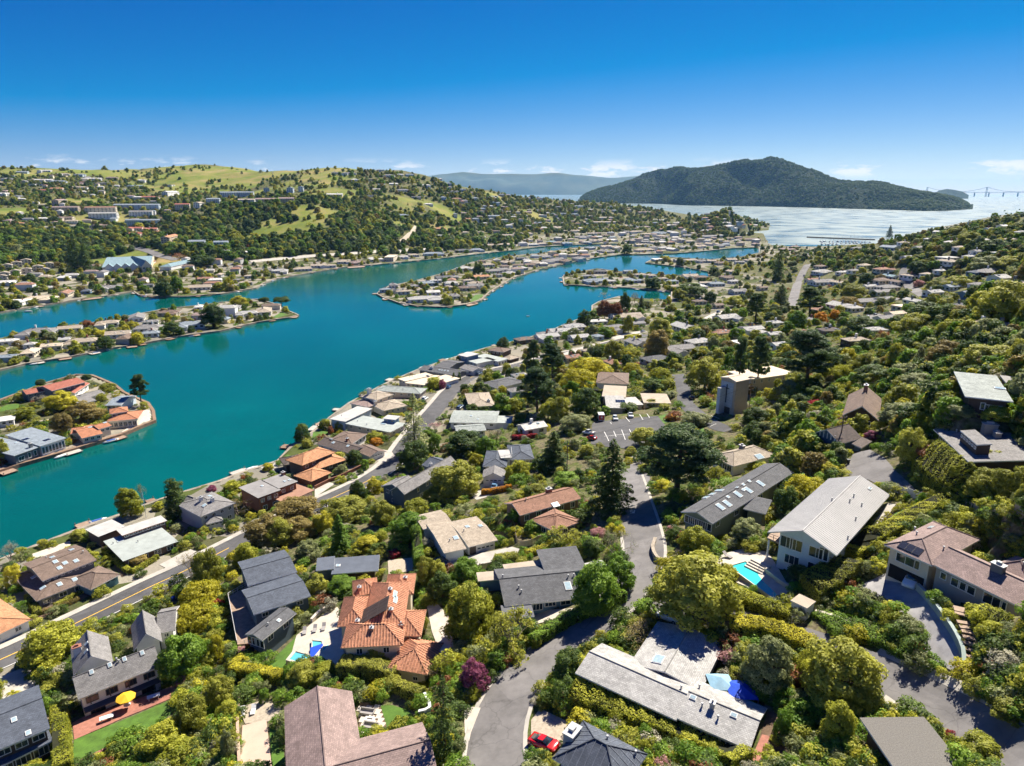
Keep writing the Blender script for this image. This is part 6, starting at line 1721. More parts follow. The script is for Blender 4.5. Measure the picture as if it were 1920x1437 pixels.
def trailer():
    p = gp(L_(665, 675)); o = thing('trailer', 'small red and white box trailer at the edge of the church car park', 'trailer', (p.x, p.y, p.z + .12))
    MB().box((0, 0, 1.7), (2.4, 3.6, 2.4)).build('box', paint('white', WH), o); MB().box((0, -1.83, 1.75), (2.1, .06, 1.9)).build('rear_panel', paint('red', RD), o)
    MB().box((0, -1.87, 1.9), (.7, .05, .7)).build('emblem', trim_white, o)
    for s in (-1, 1): MB().tube([(s * 1.15, 0, .35), (s * 1.3, 0, .35)], [.34, .34], 12).build('wheel', tyre_m, o)
    MB().tube([(0, -1.8, .5), (0, -3.0, .45)], [.05, .05], 5).build('drawbar', metal_m, o)
trailer()

# ------------------------------------------------------------------ pools, terraces, garden things
def pool_water(name, col):
    m, nt, N, Lk, b = new_mat(name); b.inputs['Base Color'].default_value = (*col, 1); b.inputs['Roughness'].default_value = 0.05
    tc = N.new('ShaderNodeTexCoord'); n = N.new('ShaderNodeTexNoise'); n.inputs['Scale'].default_value = 3; Lk.new(tc.outputs['Object'], n.inputs['Vector'])
    bp = N.new('ShaderNodeBump'); bp.inputs['Strength'].default_value = .15; bp.inputs['Distance'].default_value = .1; Lk.new(n.outputs['Fac'], bp.inputs['Height']); Lk.new(bp.outputs[0], b.inputs['Normal'])
    return m
def pool(label, txt, water, zoff=0.35, coping=0.5, cmat=None):
    Q, ok = grounds(parse(txt)); P = Q[:, :2]; c = P.mean(0); z = float(Q[:, 2].max()) + zoff * 0
    z = float(np.median(Q[:, 2])) + zoff
    o = thing('swimming_pool', label, 'pool', (c[0], c[1], z))
    inner = P - c; d = np.linalg.norm(inner, axis=1, keepdims=True); outer = inner * (1 + coping / d * 1.3)
    n = len(P); b = MB()
    for i in range(n):
        j = (i + 1) % n
        b.prism([inner[i], inner[j], outer[j], outer[i]], -1.2, 0.04)
    b.build('coping', cmat or stone_pale, o)
    MB().prism([tuple(q) for q in inner], -1.2, -0.12).build('water', water, o)
    EXCL.append((P, 0.3)); return o, z, P
aqua = pool_water('pool_water', (0.05, 0.50, 0.50))
pl, pz, pP = pool('turquoise swimming pool with pale coping below the metal roofed house', 'D500,340 594,296 856,480 775,518', aqua, 0.5)
def pool_steps():
    a, b = at_z(D_(598, 300), pz), at_z(D_(700, 350), pz); a2, b2 = at_z(D_(640, 255), pz + .9), at_z(D_(740, 305), pz + .9)
    o = thing('garden_steps', 'four long timber edged steps above the turquoise pool', 'steps', (a[0], a[1], pz))
    for k in range(4):
        f = k / 3.5; p = np.array(a) * (1 - f) + np.array(a2) * f; q = np.array(b) * (1 - f) + np.array(b2) * f
        d = (q - p); L = np.hypot(*d); r = math.atan2(d[1], d[0]); c = (p + q) / 2
        MB().box((c[0] - a[0], c[1] - a[1], -0.3 + .22 * k), (L, 1.0, .8), r).build('step', stone_pale, o)
pool_steps()
def wall_run(name, label, txt, h0, w, mat, cat='wall', top=None):
    P = crpath(txt, 1.2); n = normals2(P); g = grid_h(P); c = np.array([P[0, 0], P[0, 1], g[0]])
    o = thing(name, label, cat, tuple(c)); b = MB(); v = []; f = []
    for p, m, z in zip(P, n, g):
        for s, zz in ((-w / 2, z - .6), (-w / 2, z + h0), (w / 2, z + h0), (w / 2, z - .6)): v.append((p[0] + m[0] * s - c[0], p[1] + m[1] * s - c[1], zz - c[2]))
    for k in range(len(P) - 1):
        for j in range(4): f.append((k * 4 + j, k * 4 + (j + 1) % 4, k * 4 + 4 + (j + 1) % 4, k * 4 + 4 + j))
    f += [(0, 1, 2, 3), (len(v) - 1, len(v) - 2, len(v) - 3, len(v) - 4)]
    me = mesh('wall', v, f); bm = bmesh.new(); bm.from_mesh(me); bmesh.ops.recalc_face_normals(bm, faces=bm.faces); bm.to_mesh(me); bm.free()
    link('wall', me, mat, o)
    v2 = []; f2 = []
    for p, m, z in zip(P, n, g):
        for s, zz in ((-w / 2 - .08, z + h0), (-w / 2 - .08, z + h0 + .1), (w / 2 + .08, z + h0 + .1), (w / 2 + .08, z + h0)): v2.append((p[0] + m[0] * s - c[0], p[1] + m[1] * s - c[1], zz - c[2] + .003))
    me = mesh('wall_cap', v2, f); bm = bmesh.new(); bm.from_mesh(me); bmesh.ops.recalc_face_normals(bm, faces=bm.faces); bm.to_mesh(me); bm.free()
    link('wall_cap', me, top or mat, o)
    return o
stone_w = plain('rubble_stone', (0.33, 0.28, 0.22), .95, .35, 2.5, bump=.6, bscale=3); green_w = plain('retaining_render', (0.30, 0.36, 0.33), .85, .15)
wall_run('retaining_wall', 'curved grey green retaining wall along the garage drive', 'E745,552 800,610 870,700 935,800 970,880 975,950', 1.1, .35, green_w)
wall_run('retaining_wall', 'curved stone wall at the foot of the teal house garden', 'C1290,170 1275,220 1290,265 1320,290 1390,285', 1.0, .5, stone_w)
wall_run('retaining_wall', 'low pale wall below the pool terrace steps', 'D705,340 780,400 880,465', .8, .35, stone_pale)
wall_run('retaining_wall', 'long pale terrace wall in the bank above the side road', 'E235,675 330,700 450,745 560,790 650,820', .7, .4, stone_pale)
wall_run('retaining_wall', 'stone bed edge beside the garage drive', 'E340,640 420,660 520,690 600,720 660,740', .6, .4, stone_w)
wall_run('garden_wall', 'low brick wall along the front lawn of the timbered house', 'A455,1425 640,1335 825,1270', .5, .4, brick_m)
wall_run('garden_wall', 'white rendered wall behind the courtyard lawn', 'B1160,1175 1225,1150 1195,1070', 1.6, .3, trim_white)
wall_run('garden_wall', 'low wall along the left of the clay court', 'B150,1050 140,1200 150,1440', 1.0, .3, plain('court_wall', (.42, .30, .22), .9, .2))
wall_run('garden_wall', 'curved pale wall above the villa pool terrace', 'B555,625 610,570 690,535', .8, .4, stone_pale)
wall_run('garden_wall', 'red brown terrace wall along the near shore pavement', 'K440,1190 560,1130 620,1110 870,990', 1.2, .3, red_dark)
board_m = plain('fence_boards', (0.40, 0.31, 0.22), .85, .3, 1.5); board_w = plain('fence_pale', (0.50, 0.50, 0.48), .8, .15)
def fence(label, txt, h0, mat, pitch=0.32):
    P = crpath(txt, pitch); n = normals2(P); g = grid_h(P); c = (P[0, 0], P[0, 1], g[0])
    o = thing('board_fence', label, 'fence', c); key = ('board', round(h0, 2), mat.name)
    if key not in _unit: _unit[key] = MB().box((0, 0, h0 / 2), (pitch * .9, .04, h0)).me('board'); _unit[key].materials.append(mat)
    keep = [0]
    for i in range(1, len(P)):
        if np.hypot(*(P[i] - P[keep[-1]])) > pitch * .96: keep.append(i)
    for k, i in enumerate(keep[:200]):
        b = bpy.data.objects.new('board', _unit[key]); COL.objects.link(b); b.parent = o
        b.location = (P[i, 0] - c[0], P[i, 1] - c[1], g[i] - c[2] - .1 + .03 * (k % 3)); b.rotation_euler = (0, 0, math.atan2(n[i, 1], n[i, 0]) - math.pi / 2)
    for i in keep[::8]: MB().box((P[i, 0] - c[0] + n[i, 0] * .08, P[i, 1] - c[1] + n[i, 1] * .08, g[i] - c[2] + h0 / 2), (.12, .12, h0 + .2)).build('post', mat, o)
fence('weathered board fence along the top of the right hand garden', 'E985,150 1060,170 1160,205 1284,255 1400,310', 1.9, board_m)
fence('pale board fence at the turning circle below the metal roof', 'E605,62 680,85 740,95 810,112', 1.7, board_w)
fence('brown board fence beside the tan roofed house garden', 'C495,105 520,190 600,185 690,150', 1.6, board_m)
fence('red brown fence along the villa side drive', 'C300,325 345,320 390,305', 1.5, board_m)
def curved_steps():
    P = crpath('E935,595 985,680 1020,770 1030,860 1000,960', 0.9); n = normals2(P); g = grid_h(P)
    o = thing('timber_steps', 'curved flight of weathered timber steps climbing beside the garage drive', 'steps', (P[0, 0], P[0, 1], g[0]))
    for p, m, z in zip(P, n, g): MB().box((p[0] - P[0, 0], p[1] - P[0, 1], z - g[0] + .08), (2.4, .72, .22), math.atan2(m[1], m[0])).build('step', wood_deck, o)
    EXCL.append((np.concatenate([P + n * 1.3, (P - n * 1.3)[::-1]]), .1))
curved_steps()
def parasol():
    p = gp(A_(722, 1110)); o = thing('parasol', 'yellow octagonal parasol open over a round table on the brick terrace', 'parasol', (p.x, p.y, p.z + .12))
    ym = plain('parasol_cloth', (.72, .42, .02), .8, .08); R = 1.7
    for k in range(8):
        a0, a1 = k * math.pi / 4, (k + 1) * math.pi / 4
        v = [(0, 0, 2.95), (R * math.cos(a0), R * math.sin(a0), 2.35), (R * math.cos(a1), R * math.sin(a1), 2.35), (R * math.cos(a1), R * math.sin(a1), 2.2), (R * math.cos(a0), R * math.sin(a0), 2.2)]
        link('canopy_panel', mesh('canopy_panel', v, [(0, 1, 2), (1, 4, 3, 2)]), ym, o)
    MB().tube([(0, 0, 0), (0, 0, 2.9)], [.04, .04], 6).build('pole', trim_white, o)
    t = thing('garden_table', 'round white table under the yellow parasol', 'table', (p.x, p.y, p.z + .12))
    MB().tube([(0, 0, .7), (0, 0, .75)], [.6, .6], 16).build('table_top', trim_white, t); MB().tube([(0, 0, 0), (0, 0, .7)], [.06, .06], 6).build('leg', trim_white, t)
    for (x, y, lab) in ((605, 1180, 'oval white table at the left end of the brick terrace'), (870, 1060, 'small pale blue table right of the yellow parasol')):
        q = gp(A_(x, y)); t = thing('garden_table', lab, 'table', (q.x, q.y, q.z + .12)); MB().box((0, 0, .72), (2.2, 1.0, .06), .5).build('table_top', trim_white, t)
        for sx in (-.8, .8): MB().box((sx * math.cos(.5), sx * math.sin(.5), .35), (.1, .6, .7), .5).build('leg', trim_white, t)
parasol()
def lounger(px, lab, mat, ang):
    p = gp(px); o = thing('sun_lounger', lab, 'lounger', (p.x, p.y, p.z + .12)); o.rotation_euler = (0, 0, ang)
    MB().box((0, 0, .32), (.75, 1.3, .1)).build('seat', mat, o); MB().add([(-.37, .65, .3), (.37, .65, .3), (.37, 1.3, .75), (-.37, 1.3, .75), (-.37, .65, .4), (.37, .65, .4), (.37, 1.25, .85), (-.37, 1.25, .85)],
        [(0, 3, 2, 1), (4, 5, 6, 7), (0, 1, 5, 4), (1, 2, 6, 5), (2, 3, 7, 6), (3, 0, 4, 7)]).build('backrest', mat, o)
    for x, y in ((-.33, -.55), (.33, -.55), (-.33, .55), (.33, .55)): MB().box((x, y, .14), (.07, .07, .28)).build('leg', metal_m, o)
cush = plain('cushion_grey', (.30, .28, .27), .9, .1); cushw = plain('cushion_white', (.66, .66, .66), .9, .05)
lounger(B_(515, 690), 'grey lounger at the left of the villa pool terrace', cush, .2); lounger(B_(572, 678), 'grey lounger in the middle of the villa terrace', cush, .1); lounger(B_(622, 668), 'grey lounger nearest the villa wall', cush, .1)
lounger(B_(165, 1150), 'white lounger at the left end of the stone terrace', cushw, .3); lounger(B_(225, 1140), 'white lounger beside the folded sunshade', cushw, .2)
lounger(D_(500, 262), 'dark lounger above the turquoise pool', cush, .6)
vp, vz, _ = pool('villa pool half under a deep blue cover', 'B432,860 470,815 550,815 558,745 612,738 640,872 540,862', pool_water('villa_pool', (.10, .42, .50)), .3)
def pool_cover():
    Q = [np.array(at_z(q, vz)) for q in parse('B548,768 618,745 632,868 545,850')]; c = sum(Q) / 4
    o = thing('pool_cover', 'deep blue cover stretched over the villa pool', 'cover', (c[0], c[1], vz)); MB().prism([tuple(q - c) for q in Q], .02, .07).build('sheet', plain('cover_blue', (.01, .06, .45), .5, .1), o)
    q = at_z(B_(655, 780), vz); s = thing('spa_tub', 'round white spa tub beside the blue pool cover', 'spa tub', (q[0], q[1], vz))
    MB().tube([(0, 0, -.6), (0, 0, .3)], [1.5, 1.5], 24).build('rim', stone_pale, s); MB().tube([(0, 0, .2), (0, 0, .31)], [1.15, 1.15], 24).build('water', aqua, s)
pool_cover()
def pavers():
    base = gp(B_(890, 1170)); o = thing('paved_patio', 'grid of square pale paving slabs in the brown house courtyard', 'patio', tuple(base))
    c = [np.array(at_z(q, base.z)) for q in parse('B805,1075 945,1095 985,1240 840,1275')]
    me = MB().box((0, 0, 0), (1.1, 1.1, .12)).me('slab'); me.materials.append(stone_pale); d = c[1] - c[0]; rot = math.atan2(d[1], d[0])
    nx, ny = max(2, int(np.hypot(*d) / 1.35)), max(2, int(np.hypot(*(c[3] - c[0])) / 1.35))
    for i in range(nx):
        for j in range(ny):
            u, v = (i + .5) / nx, (j + .5) / ny; p = (c[0] * (1 - u) + c[1] * u) * (1 - v) + (c[3] * (1 - u) + c[2] * u) * v
            s = bpy.data.objects.new('slab', me); COL.objects.link(s); s.parent = o; s.location = (p[0] - base.x, p[1] - base.y, gh(*p) - base.z + .12); s.rotation_euler = (0, 0, rot)
    for (x, y, lab) in ((870, 1145, 'grey outdoor sofa on the slabs nearest the hedge'), (890, 1225, 'striped outdoor sofa on the slabs nearest the roof')):
        q = gp(B_(x, y)); t = thing('outdoor_sofa', lab, 'sofa', (q.x, q.y, q.z + .15)); t.rotation_euler = (0, 0, rot)
        MB().box((0, 0, .22), (2.2, .85, .4)).build('seat', cush, t); MB().box((0, .38, .6), (2.2, .16, .45)).build('backrest', cush, t)
        for s_ in (-1, 1): MB().box((s_ * 1.15, 0, .4), (.14, .85, .6)).build('armrest', cush, t)
    q = gp(B_(885, 1185)); t = thing('fire_table', 'low white fire table between the two outdoor sofas', 'table', (q.x, q.y, q.z + .15)); MB().box((0, 0, .22), (1.6, .8, .42), rot).build('body', trim_white, t); MB().box((0, 0, .45), (.9, .25, .05), rot).build('burner', trim_dark, t)
pavers()
def tents():
    z = gp(D_(520, 1040)).z
    for (x, y, w, col, rgb, lab) in ((455, 960, 3.4, 'tent_pale', (.25, .42, .52), 'pale blue pop-up canopy behind the long white house'), (570, 1005, 3.8, 'tent_blue', (.015, .07, .50), 'crumpled deep blue tarp canopy behind the long white house')):
        c = at_z(D_(x, y), z + 2.3); o = thing('canopy_tent', lab, 'canopy', (c[0], c[1], z)); m = plain(col, rgb, .6, .15); h_ = w / 2
        v = [(-h_, -h_, 2.2), (h_, -h_, 2.2), (h_, h_, 2.15), (-h_, h_, 2.25), (0, 0, 3.1), (0, -h_, 2.3), (h_, 0, 2.28), (0, h_, 2.3), (-h_, 0, 2.3)]
        link('canopy', mesh('canopy', v, [(0, 5, 4), (5, 1, 4), (1, 6, 4), (6, 2, 4), (2, 7, 4), (7, 3, 4), (3, 8, 4), (8, 0, 4)]), m, o)
        for sx in (-1, 1):
            for sy in (-1, 1): MB().tube([(sx * h_ * .97, sy * h_ * .97, -.5), (sx * h_ * .97, sy * h_ * .97, 2.2)], [.03, .03], 5).build('leg', metal_m, o)
        EXCL.append((np.array([(c[0] - h_, c[1] - h_), (c[0] + h_, c[1] - h_), (c[0] + h_, c[1] + h_), (c[0] - h_, c[1] + h_)]), .3))
tents()
def gate_shed():
    h = House('gate_shed', 'small white garden shed with an open white gate above the side road', 'D890,610', 'shed')
    w = h.wing('flat', 'D850,500 945,545 960,490', 2.6, .1, 'tan', 'white', over=.15); h.door(w, 0, .3, 1.0, 2.0, mat=trim_white)
    q = at_z(D_(885, 600), h.base.z + .6); b = MB()
    for k in range(6): b.box((q[0] - h.base.x - 1.0 + .4 * k, q[1] - h.base.y - .6, .7), (.08, .05, 1.4))
    for z in (.2, 1.2): b.box((q[0] - h.base.x, q[1] - h.base.y - .6, z), (2.3, .06, .1))
    b.build('gate', trim_white, h.o)
gate_shed()
def bin_(px, lab, col, rgb):
    p = gp(px); o = thing('wheeled_bin', lab, 'bin', (p.x, p.y, p.z + .12)); m = plain(col, rgb, .5, .05)
    MB().add([(-.22, -.25, 0), (.22, -.25, 0), (.22, .25, 0), (-.22, .25, 0), (-.3, -.35, 1.0), (.3, -.35, 1.0), (.3, .35, 1.0), (-.3, .35, 1.0)], [(3, 2, 1, 0), (4, 5, 6, 7), (0, 1, 5, 4), (1, 2, 6, 5), (2, 3, 7, 6), (3, 0, 4, 7)]).build('body', m, o)
    MB().box((0, 0, 1.04), (.64, .76, .07)).build('lid', m, o)
bin_(A_(980, 505), 'blue wheeled bin at the road edge above the golden mound', 'bin_blue', (.02, .06, .35)); bin_(M_(597, 1000), 'dark wheeled bin beside the turning circle', 'bin_dark', (.03, .035, .03))

# ------------------------------------------------------------------ poles and wires
pole_m = plain('pole_wood', (.16, .12, .09), .95, .3)
def upole(px, hgt, lab):
    p = gp(px); o = thing('utility_pole', lab, 'utility pole', tuple(p))
    MB().tube([(0, 0, -1), (0, 0, hgt)], [.17, .12], 8).build('pole', pole_m, o)
    for z in (hgt - .5, hgt - 1.6): MB().box((0, 0, z), (2.4, .12, .14), .4).build('crossarm', pole_m, o)
    for k in (-1, 0, 1): MB().tube([(k * 1.0 * math.cos(.4), k * math.sin(.4), hgt - .45), (k * 1.0 * math.cos(.4), k * math.sin(.4), hgt - .2)], [.05, .05], 6).build('insulator', trim_white, o)
    return Vector((p.x, p.y, p.z + hgt))
def wire(a, b, lab):
    pts = [tuple(a.lerp(b, k / 10) - Vector((0, 0, 1.2 * 4 * (k / 10) * (1 - k / 10)))) for k in range(11)]
    tag(MB().tube(pts, [.025] * 11, 4).build('power_line', plain('wire', (.03, .03, .03), .6, .05)), lab, 'power line', 'overhead wires')
p1 = upole(L_(410, 1075), 11, 'wooden utility pole beside the dark tiered conifer'); p2 = upole(L_(1772, 600), 10, 'wooden utility pole right of the church tower'); p3 = upole(M_(530, 900), 9, 'wooden utility pole before the striped gable garage'); p4 = upole(K_(1070, 1240), 8, 'short wooden utility pole at the corner of the craftsman house')
wire(p1, p4, 'sagging wire from the conifer pole to the craftsman house pole'); wire(p2, p3, 'sagging wire from the church pole to the striped garage pole'); wire(p1, p2, 'long sagging wire above the church car park')
def flagpole():
    p = gp(J_(1095, 1400)); o = thing('flagpole', 'white flagpole with a yardarm on the near shore lawn', 'flagpole', tuple(p)); MB().tube([(0, 0, 0), (0, 0, 9)], [.1, .05], 7).build('pole', trim_white, o); MB().tube([(-1.6, 0, 6), (1.6, 0, 6)], [.05, .05], 5).build('yardarm', trim_white, o)
flagpole()

# ------------------------------------------------------------------ docks and boats
def dock(txt, lab, mat=wood_deck):
    Q = [np.array(at_z(q, .7)) for q in parse(txt)]; c = sum(Q) / len(Q); o = thing('dock', lab, 'dock', (c[0], c[1], 0), 'docks on the lagoon')
    MB().prism([tuple(q - c) for q in Q], .45, .7).build('deck', mat, o)
    for q in Q: MB().tube([(*(q - c) * .96, -2), (*(q - c) * .96, 1.3)], [.15, .15], 6).build('pile', pole_m, o)
for t, l in (('G240,1240 318,1248 300,1262 250,1262', 'pale dock at the tip of the narrow left island'), ('G1570,1165 1650,1145 1665,1155 1590,1175', 'tan dock by the lawn of the central island'), ('K255,850 310,835 330,850 265,868', 'small pale dock below the round dark tree'),
             ('K-20,1045 20,1035 25,1060 -15,1070', 'dock by the redwood house'), ('F1040,1085 1160,1095 1160,1108 1050,1100', 'dark dock on the far shore under the trees'), ('J940,110 1025,105 1030,122 950,130', 'dock on the narrow left island by the golden tree'),
             ('G1120,1140 1225,1165 1215,1180 1120,1160', 'dock before the long pale house on the central island'), ('K440,700 480,680 500,700 460,715', 'dock before the pale flat roofed house'), ('F600,1120 760,1105 760,1115 610,1132', 'long dock on the far left shore'),
             ('J430,205 535,195 540,210 440,222', 'dock before the cream flat roofs'), ('A395,150 420,140 430,160 400,172', 'dock beside the skylit house'), ('G680,880 815,872 815,882 690,890', 'dock before the far shore row'), ('P600,793 622,780 632,790 610,803', 'dock at the bend of the near shore')):
    dock(t, l)
def boat_hull(L, W, D):
    s = []
    for t in np.linspace(0, 1, 8):
        w = W / 2 * (1 - max(0, (t - .45) / .55) ** 2.2) * (0.85 + .15 * min(1, t * 4)); x = -L / 2 + L * t; w = max(w, .03)
        s.append([(x, -w, D), (x, -w * .75, D * .25), (x, 0, -D * .15 + D * .3 * t ** 3), (x, w * .75, D * .25), (x, w, D)])
    return loft(s, 'hull')
hull_w = paint('boat_white', (.70, .70, .68))
def boat(px, ang, L, lab, mast=0.0, cover=None, group=None, kind='small_boat'):
    q = at_z(px, 0.0); o = thing(kind, lab, 'boat', (q[0], q[1], 0.02), group); o.rotation_euler = (0, 0, ang)
    key = ('hull', round(L, 1))
    if key not in _unit: _unit[key] = boat_hull(L, L * .33, L * .14); _unit[key].materials.append(hull_w)
    h = bpy.data.objects.new('hull', _unit[key]); COL.objects.link(h); h.parent = o
    MB().box((-L * .05, 0, L * .14), (L * .55, L * .2, L * .05)).build('cockpit' if not mast else 'cabin', cover or trim_white, o)
    if mast:
        MB().tube([(L * .08, 0, L * .1), (L * .08, 0, mast)], [.09, .06], 5).build('mast', metal_m, o); MB().tube([(L * .08, 0, L * .25), (-L * .38, 0, L * .25)], [.1, .1], 5).build('boom', plain('sail_cover', (.02, .06, .22), .8, .1), o)
bc = plain('boat_cover', (.03, .10, .35), .7, .1)
for px, a, L, l in ((J_(568, 890), .3, 5, 'white and blue boat moored before the glass fronted house'), (J_(720, 172), .4, 5, 'small covered boat by the narrow left island'), (J_(790, 152), .3, 5, 'second covered boat by the narrow left island'),
                    (J_(495, 208), .4, 6, 'white boat before the cream flat roofs'), (F_(1430, 1385), .4, 6, 'white boat under the big dark tree'), (G_(770, 885), .2, 5, 'boat moored at the far shore row'), (F_(690, 1118), .2, 6, 'boat beside the long far dock'), (G_(1130, 1172), -.2, 5, 'boat at the central island dock'), (K_(595, 650), .8, 5, 'boat beside the pale flat roofed house'), (H_(120, 1252), .2, 3, 'tiny white dinghy alone on the lagoon'), (F_(215, 1218), .2, 6, 'white launch at the far left shore'), (F_(1100, 1098), 1.4, 7, 'dark moored sailing boat on the far shore')):
    boat(px, a, L, l, 0 if 'sailing' not in l else 9, bc if 'cover' in l or 'blue' in l else None)
def shore_docks(poly, i0, i1, phrase, gap, seed):
    r = random.Random(seed); P = poly[i0:i1 + 1]; L = np.concatenate([[0], np.cumsum(np.linalg.norm(np.diff(P, axis=0), axis=1))]); u = gap * .6; row = []
    while u < L[-1]:
        a = np.array([np.interp(u, L, P[:, 0]), np.interp(u, L, P[:, 1])]); b = np.array([np.interp(u + 1, L, P[:, 0]), np.interp(u + 1, L, P[:, 1])])
        t = b - a; t = t / max(np.hypot(*t), 1e-6); n = np.array([-t[1], t[0]])
        if land_dist(np.array([a + n * 3]))[0] > 0: n = -n
        row.append((a, t, n)); u += gap * r.uniform(.7, 1.3)
    row.sort(key=lambda q: q[0][0] / q[0][1])
    for k, (a, t, n) in enumerate(row):
        w, d = r.uniform(1.4, 3.2), r.uniform(2.5, 5.0); rot = math.atan2(t[1], t[0]); c = a + n * (d / 2 + .5)
        o = thing('dock', f'small timber dock {phrase}, {ORD[k]} from the left', 'dock', (c[0], c[1], 0), 'docks ' + phrase)
        MB().box((0, 0, .6), (w * 2, d, .2), rot).build('deck', r.choice([wood_deck, timber, pavement]), o)
        for s in (-1, 1): q = t * s * w * .9 + n * d * .42; MB().tube([(q[0], q[1], -2), (q[0], q[1], 1.4)], [.14, .14], 6).build('pile', pole_m, o)
        if r.random() < .6:
            q = c + t * (w + 1.6); o = bt(q, rot + r.uniform(-.15, .15), r.choice([4, 5, 6]), f'small boat {phrase}, at the {ORD[k]} dock from left', 'boats ' + phrase, bc if r.random() < .4 else None)
def bt(q, ang, L, lab, group, cover):
    o = thing('small_boat', lab, 'boat', (q[0], q[1], .02), group); o.rotation_euler = (0, 0, ang); key = ('hull', round(L, 1))
    if key not in _unit: _unit[key] = boat_hull(L, L * .33, L * .14); _unit[key].materials.append(hull_w)
    h = bpy.data.objects.new('hull', _unit[key]); COL.objects.link(h); h.parent = o; MB().box((-L * .05, 0, L * .14), (L * .55, L * .2, L * .05)).build('cockpit', cover or trim_white, o)
shore_docks(LAGOON, 3, 24, 'along the near shore', 26, 1); shore_docks(ISLES[0], 14, 22, 'on the near side of the narrow island', 26, 2); shore_docks(ISLES[1], 14, 19, 'round the nearest island', 22, 3)
shore_docks(LAGOON, 60, 76, 'along the long central island', 34, 4); shore_docks(LAGOON, 88, 112, 'along the far shore', 40, 5); shore_docks(LAGOON, 31, 39, 'round the short peninsula', 30, 6)
def marina():
    a, b = np.array(at_z(I_(290, 662), 0)), np.array(at_z(I_(800, 682), 0)); d = b - a; L = np.hypot(*d); ang = math.atan2(d[1], d[0])
    o = thing('breakwater', 'long dark breakwater wall sheltering the marina', 'breakwater', (a[0], a[1], 0)); MB().box((d[0] / 2, d[1] / 2, 0.2), (L, 3, 3.4), ang).build('wall', timber, o); MB().box((d[0] / 2, d[1] / 2, 2.1), (L, 2.2, .4), ang).build('walkway', concrete, o)
    r = random.Random(4)
    n = 0
    for row in range(3):
        y0 = 692 + row * 12
        for k in range(13):
            px = I_(400 + k * 30 + r.uniform(-6, 6), y0 + k * 0.5)
            n += 1
            boat(px, ang + math.pi / 2 + r.uniform(-.1, .1), r.choice([9, 11, 13]), f'moored white sailing boat in the marina, {ORD[k]} from the left in row {["nearest the breakwater", "in the middle", "nearest the shore"][row]}', r.uniform(12, 19), None, 'sailing boats in the marina', 'sailing_boat')
marina()
# ------------------------------------------------------------------ vegetation
LEAF = {'yg': ((0.19, 0.22, 0.016), (0.68, 0.67, 0.085)), 'green': ((0.09, 0.19, 0.016), (0.33, 0.48, 0.06)), 'dark': ((0.045, 0.085, 0.020), (0.18, 0.26, 0.05)),
        'olive': ((0.18, 0.20, 0.022), (0.60, 0.59, 0.10)), 'gold': ((0.27, 0.26, 0.012), (0.78, 0.71, 0.07)), 'pine': ((0.040, 0.088, 0.032), (0.18, 0.26, 0.08)),
        'greyg': ((0.16, 0.19, 0.07), (0.48, 0.51, 0.22)), 'rust': ((0.20, 0.08, 0.035), (0.48, 0.21, 0.09)), 'brownish': ((0.18, 0.145, 0.04), (0.52, 0.41, 0.13)),
        'purple': ((0.17, 0.04, 0.09), (0.50, 0.16, 0.26)), 'pink': ((0.45, 0.22, 0.21), (0.78, 0.48, 0.44)), 'red': ((0.24, 0.018, 0.025), (0.60, 0.06, 0.085)), 'orange': ((0.48, 0.20, 0.014), (0.80, 0.43, 0.04)),
        'silver': ((0.27, 0.26, 0.17), (0.64, 0.60, 0.44))}
CNAME = {'yg': 'yellow green', 'green': 'bright green', 'dark': 'dark green', 'olive': 'olive green', 'gold': 'golden', 'pine': 'deep green', 'greyg': 'grey green', 'rust': 'rust red', 'brownish': 'brownish',
         'purple': 'purple leaved', 'pink': 'pink blossoming', 'red': 'crimson', 'orange': 'orange leaved', 'silver': 'silvery'}
def lm(k): return leafmat('leaf_' + k, *LEAF[k])
bark = plain('bark', (0.10, 0.075, 0.055), 0.95, 0.35, 3)
bark_pale = plain('bark_pale', (0.26, 0.21, 0.165), 0.95, 0.25, 3)

def leaf_arrays(c, n, size, r):
    N = len(c)
    n = n / np.maximum(np.linalg.norm(n, axis=1, keepdims=True), 1e-6)
    t = r.normal(size=(N, 3)); t -= n * (t * n).sum(1, keepdims=True); t /= np.maximum(np.linalg.norm(t, axis=1, keepdims=True), 1e-6)
    b = np.cross(n, t)
    s = (size * r.uniform(0.65, 1.35, N))[:, None]
    V = np.stack([c + t * s, c + b * s * 0.55 + n * s * 0.12, c - t * s, c - b * s * 0.55 + n * s * 0.12], 1).reshape(-1, 3)
    return V
def leaf_mesh(name, V, tint):
    me = bpy.data.meshes.new(name)
    nq = len(V) // 4
    me.vertices.add(len(V)); me.vertices.foreach_set('co', V.astype(np.float32).ravel())
    me.loops.add(len(V)); me.loops.foreach_set('vertex_index', np.arange(len(V), dtype=np.int32))
    me.polygons.add(nq); me.polygons.foreach_set('loop_start', np.arange(0, len(V), 4, dtype=np.int32))
    me.update(calc_edges=True)
    at = me.attributes.new('tint', 'FLOAT', 'FACE'); at.data.foreach_set('value', tint.astype(np.float32))
    return me
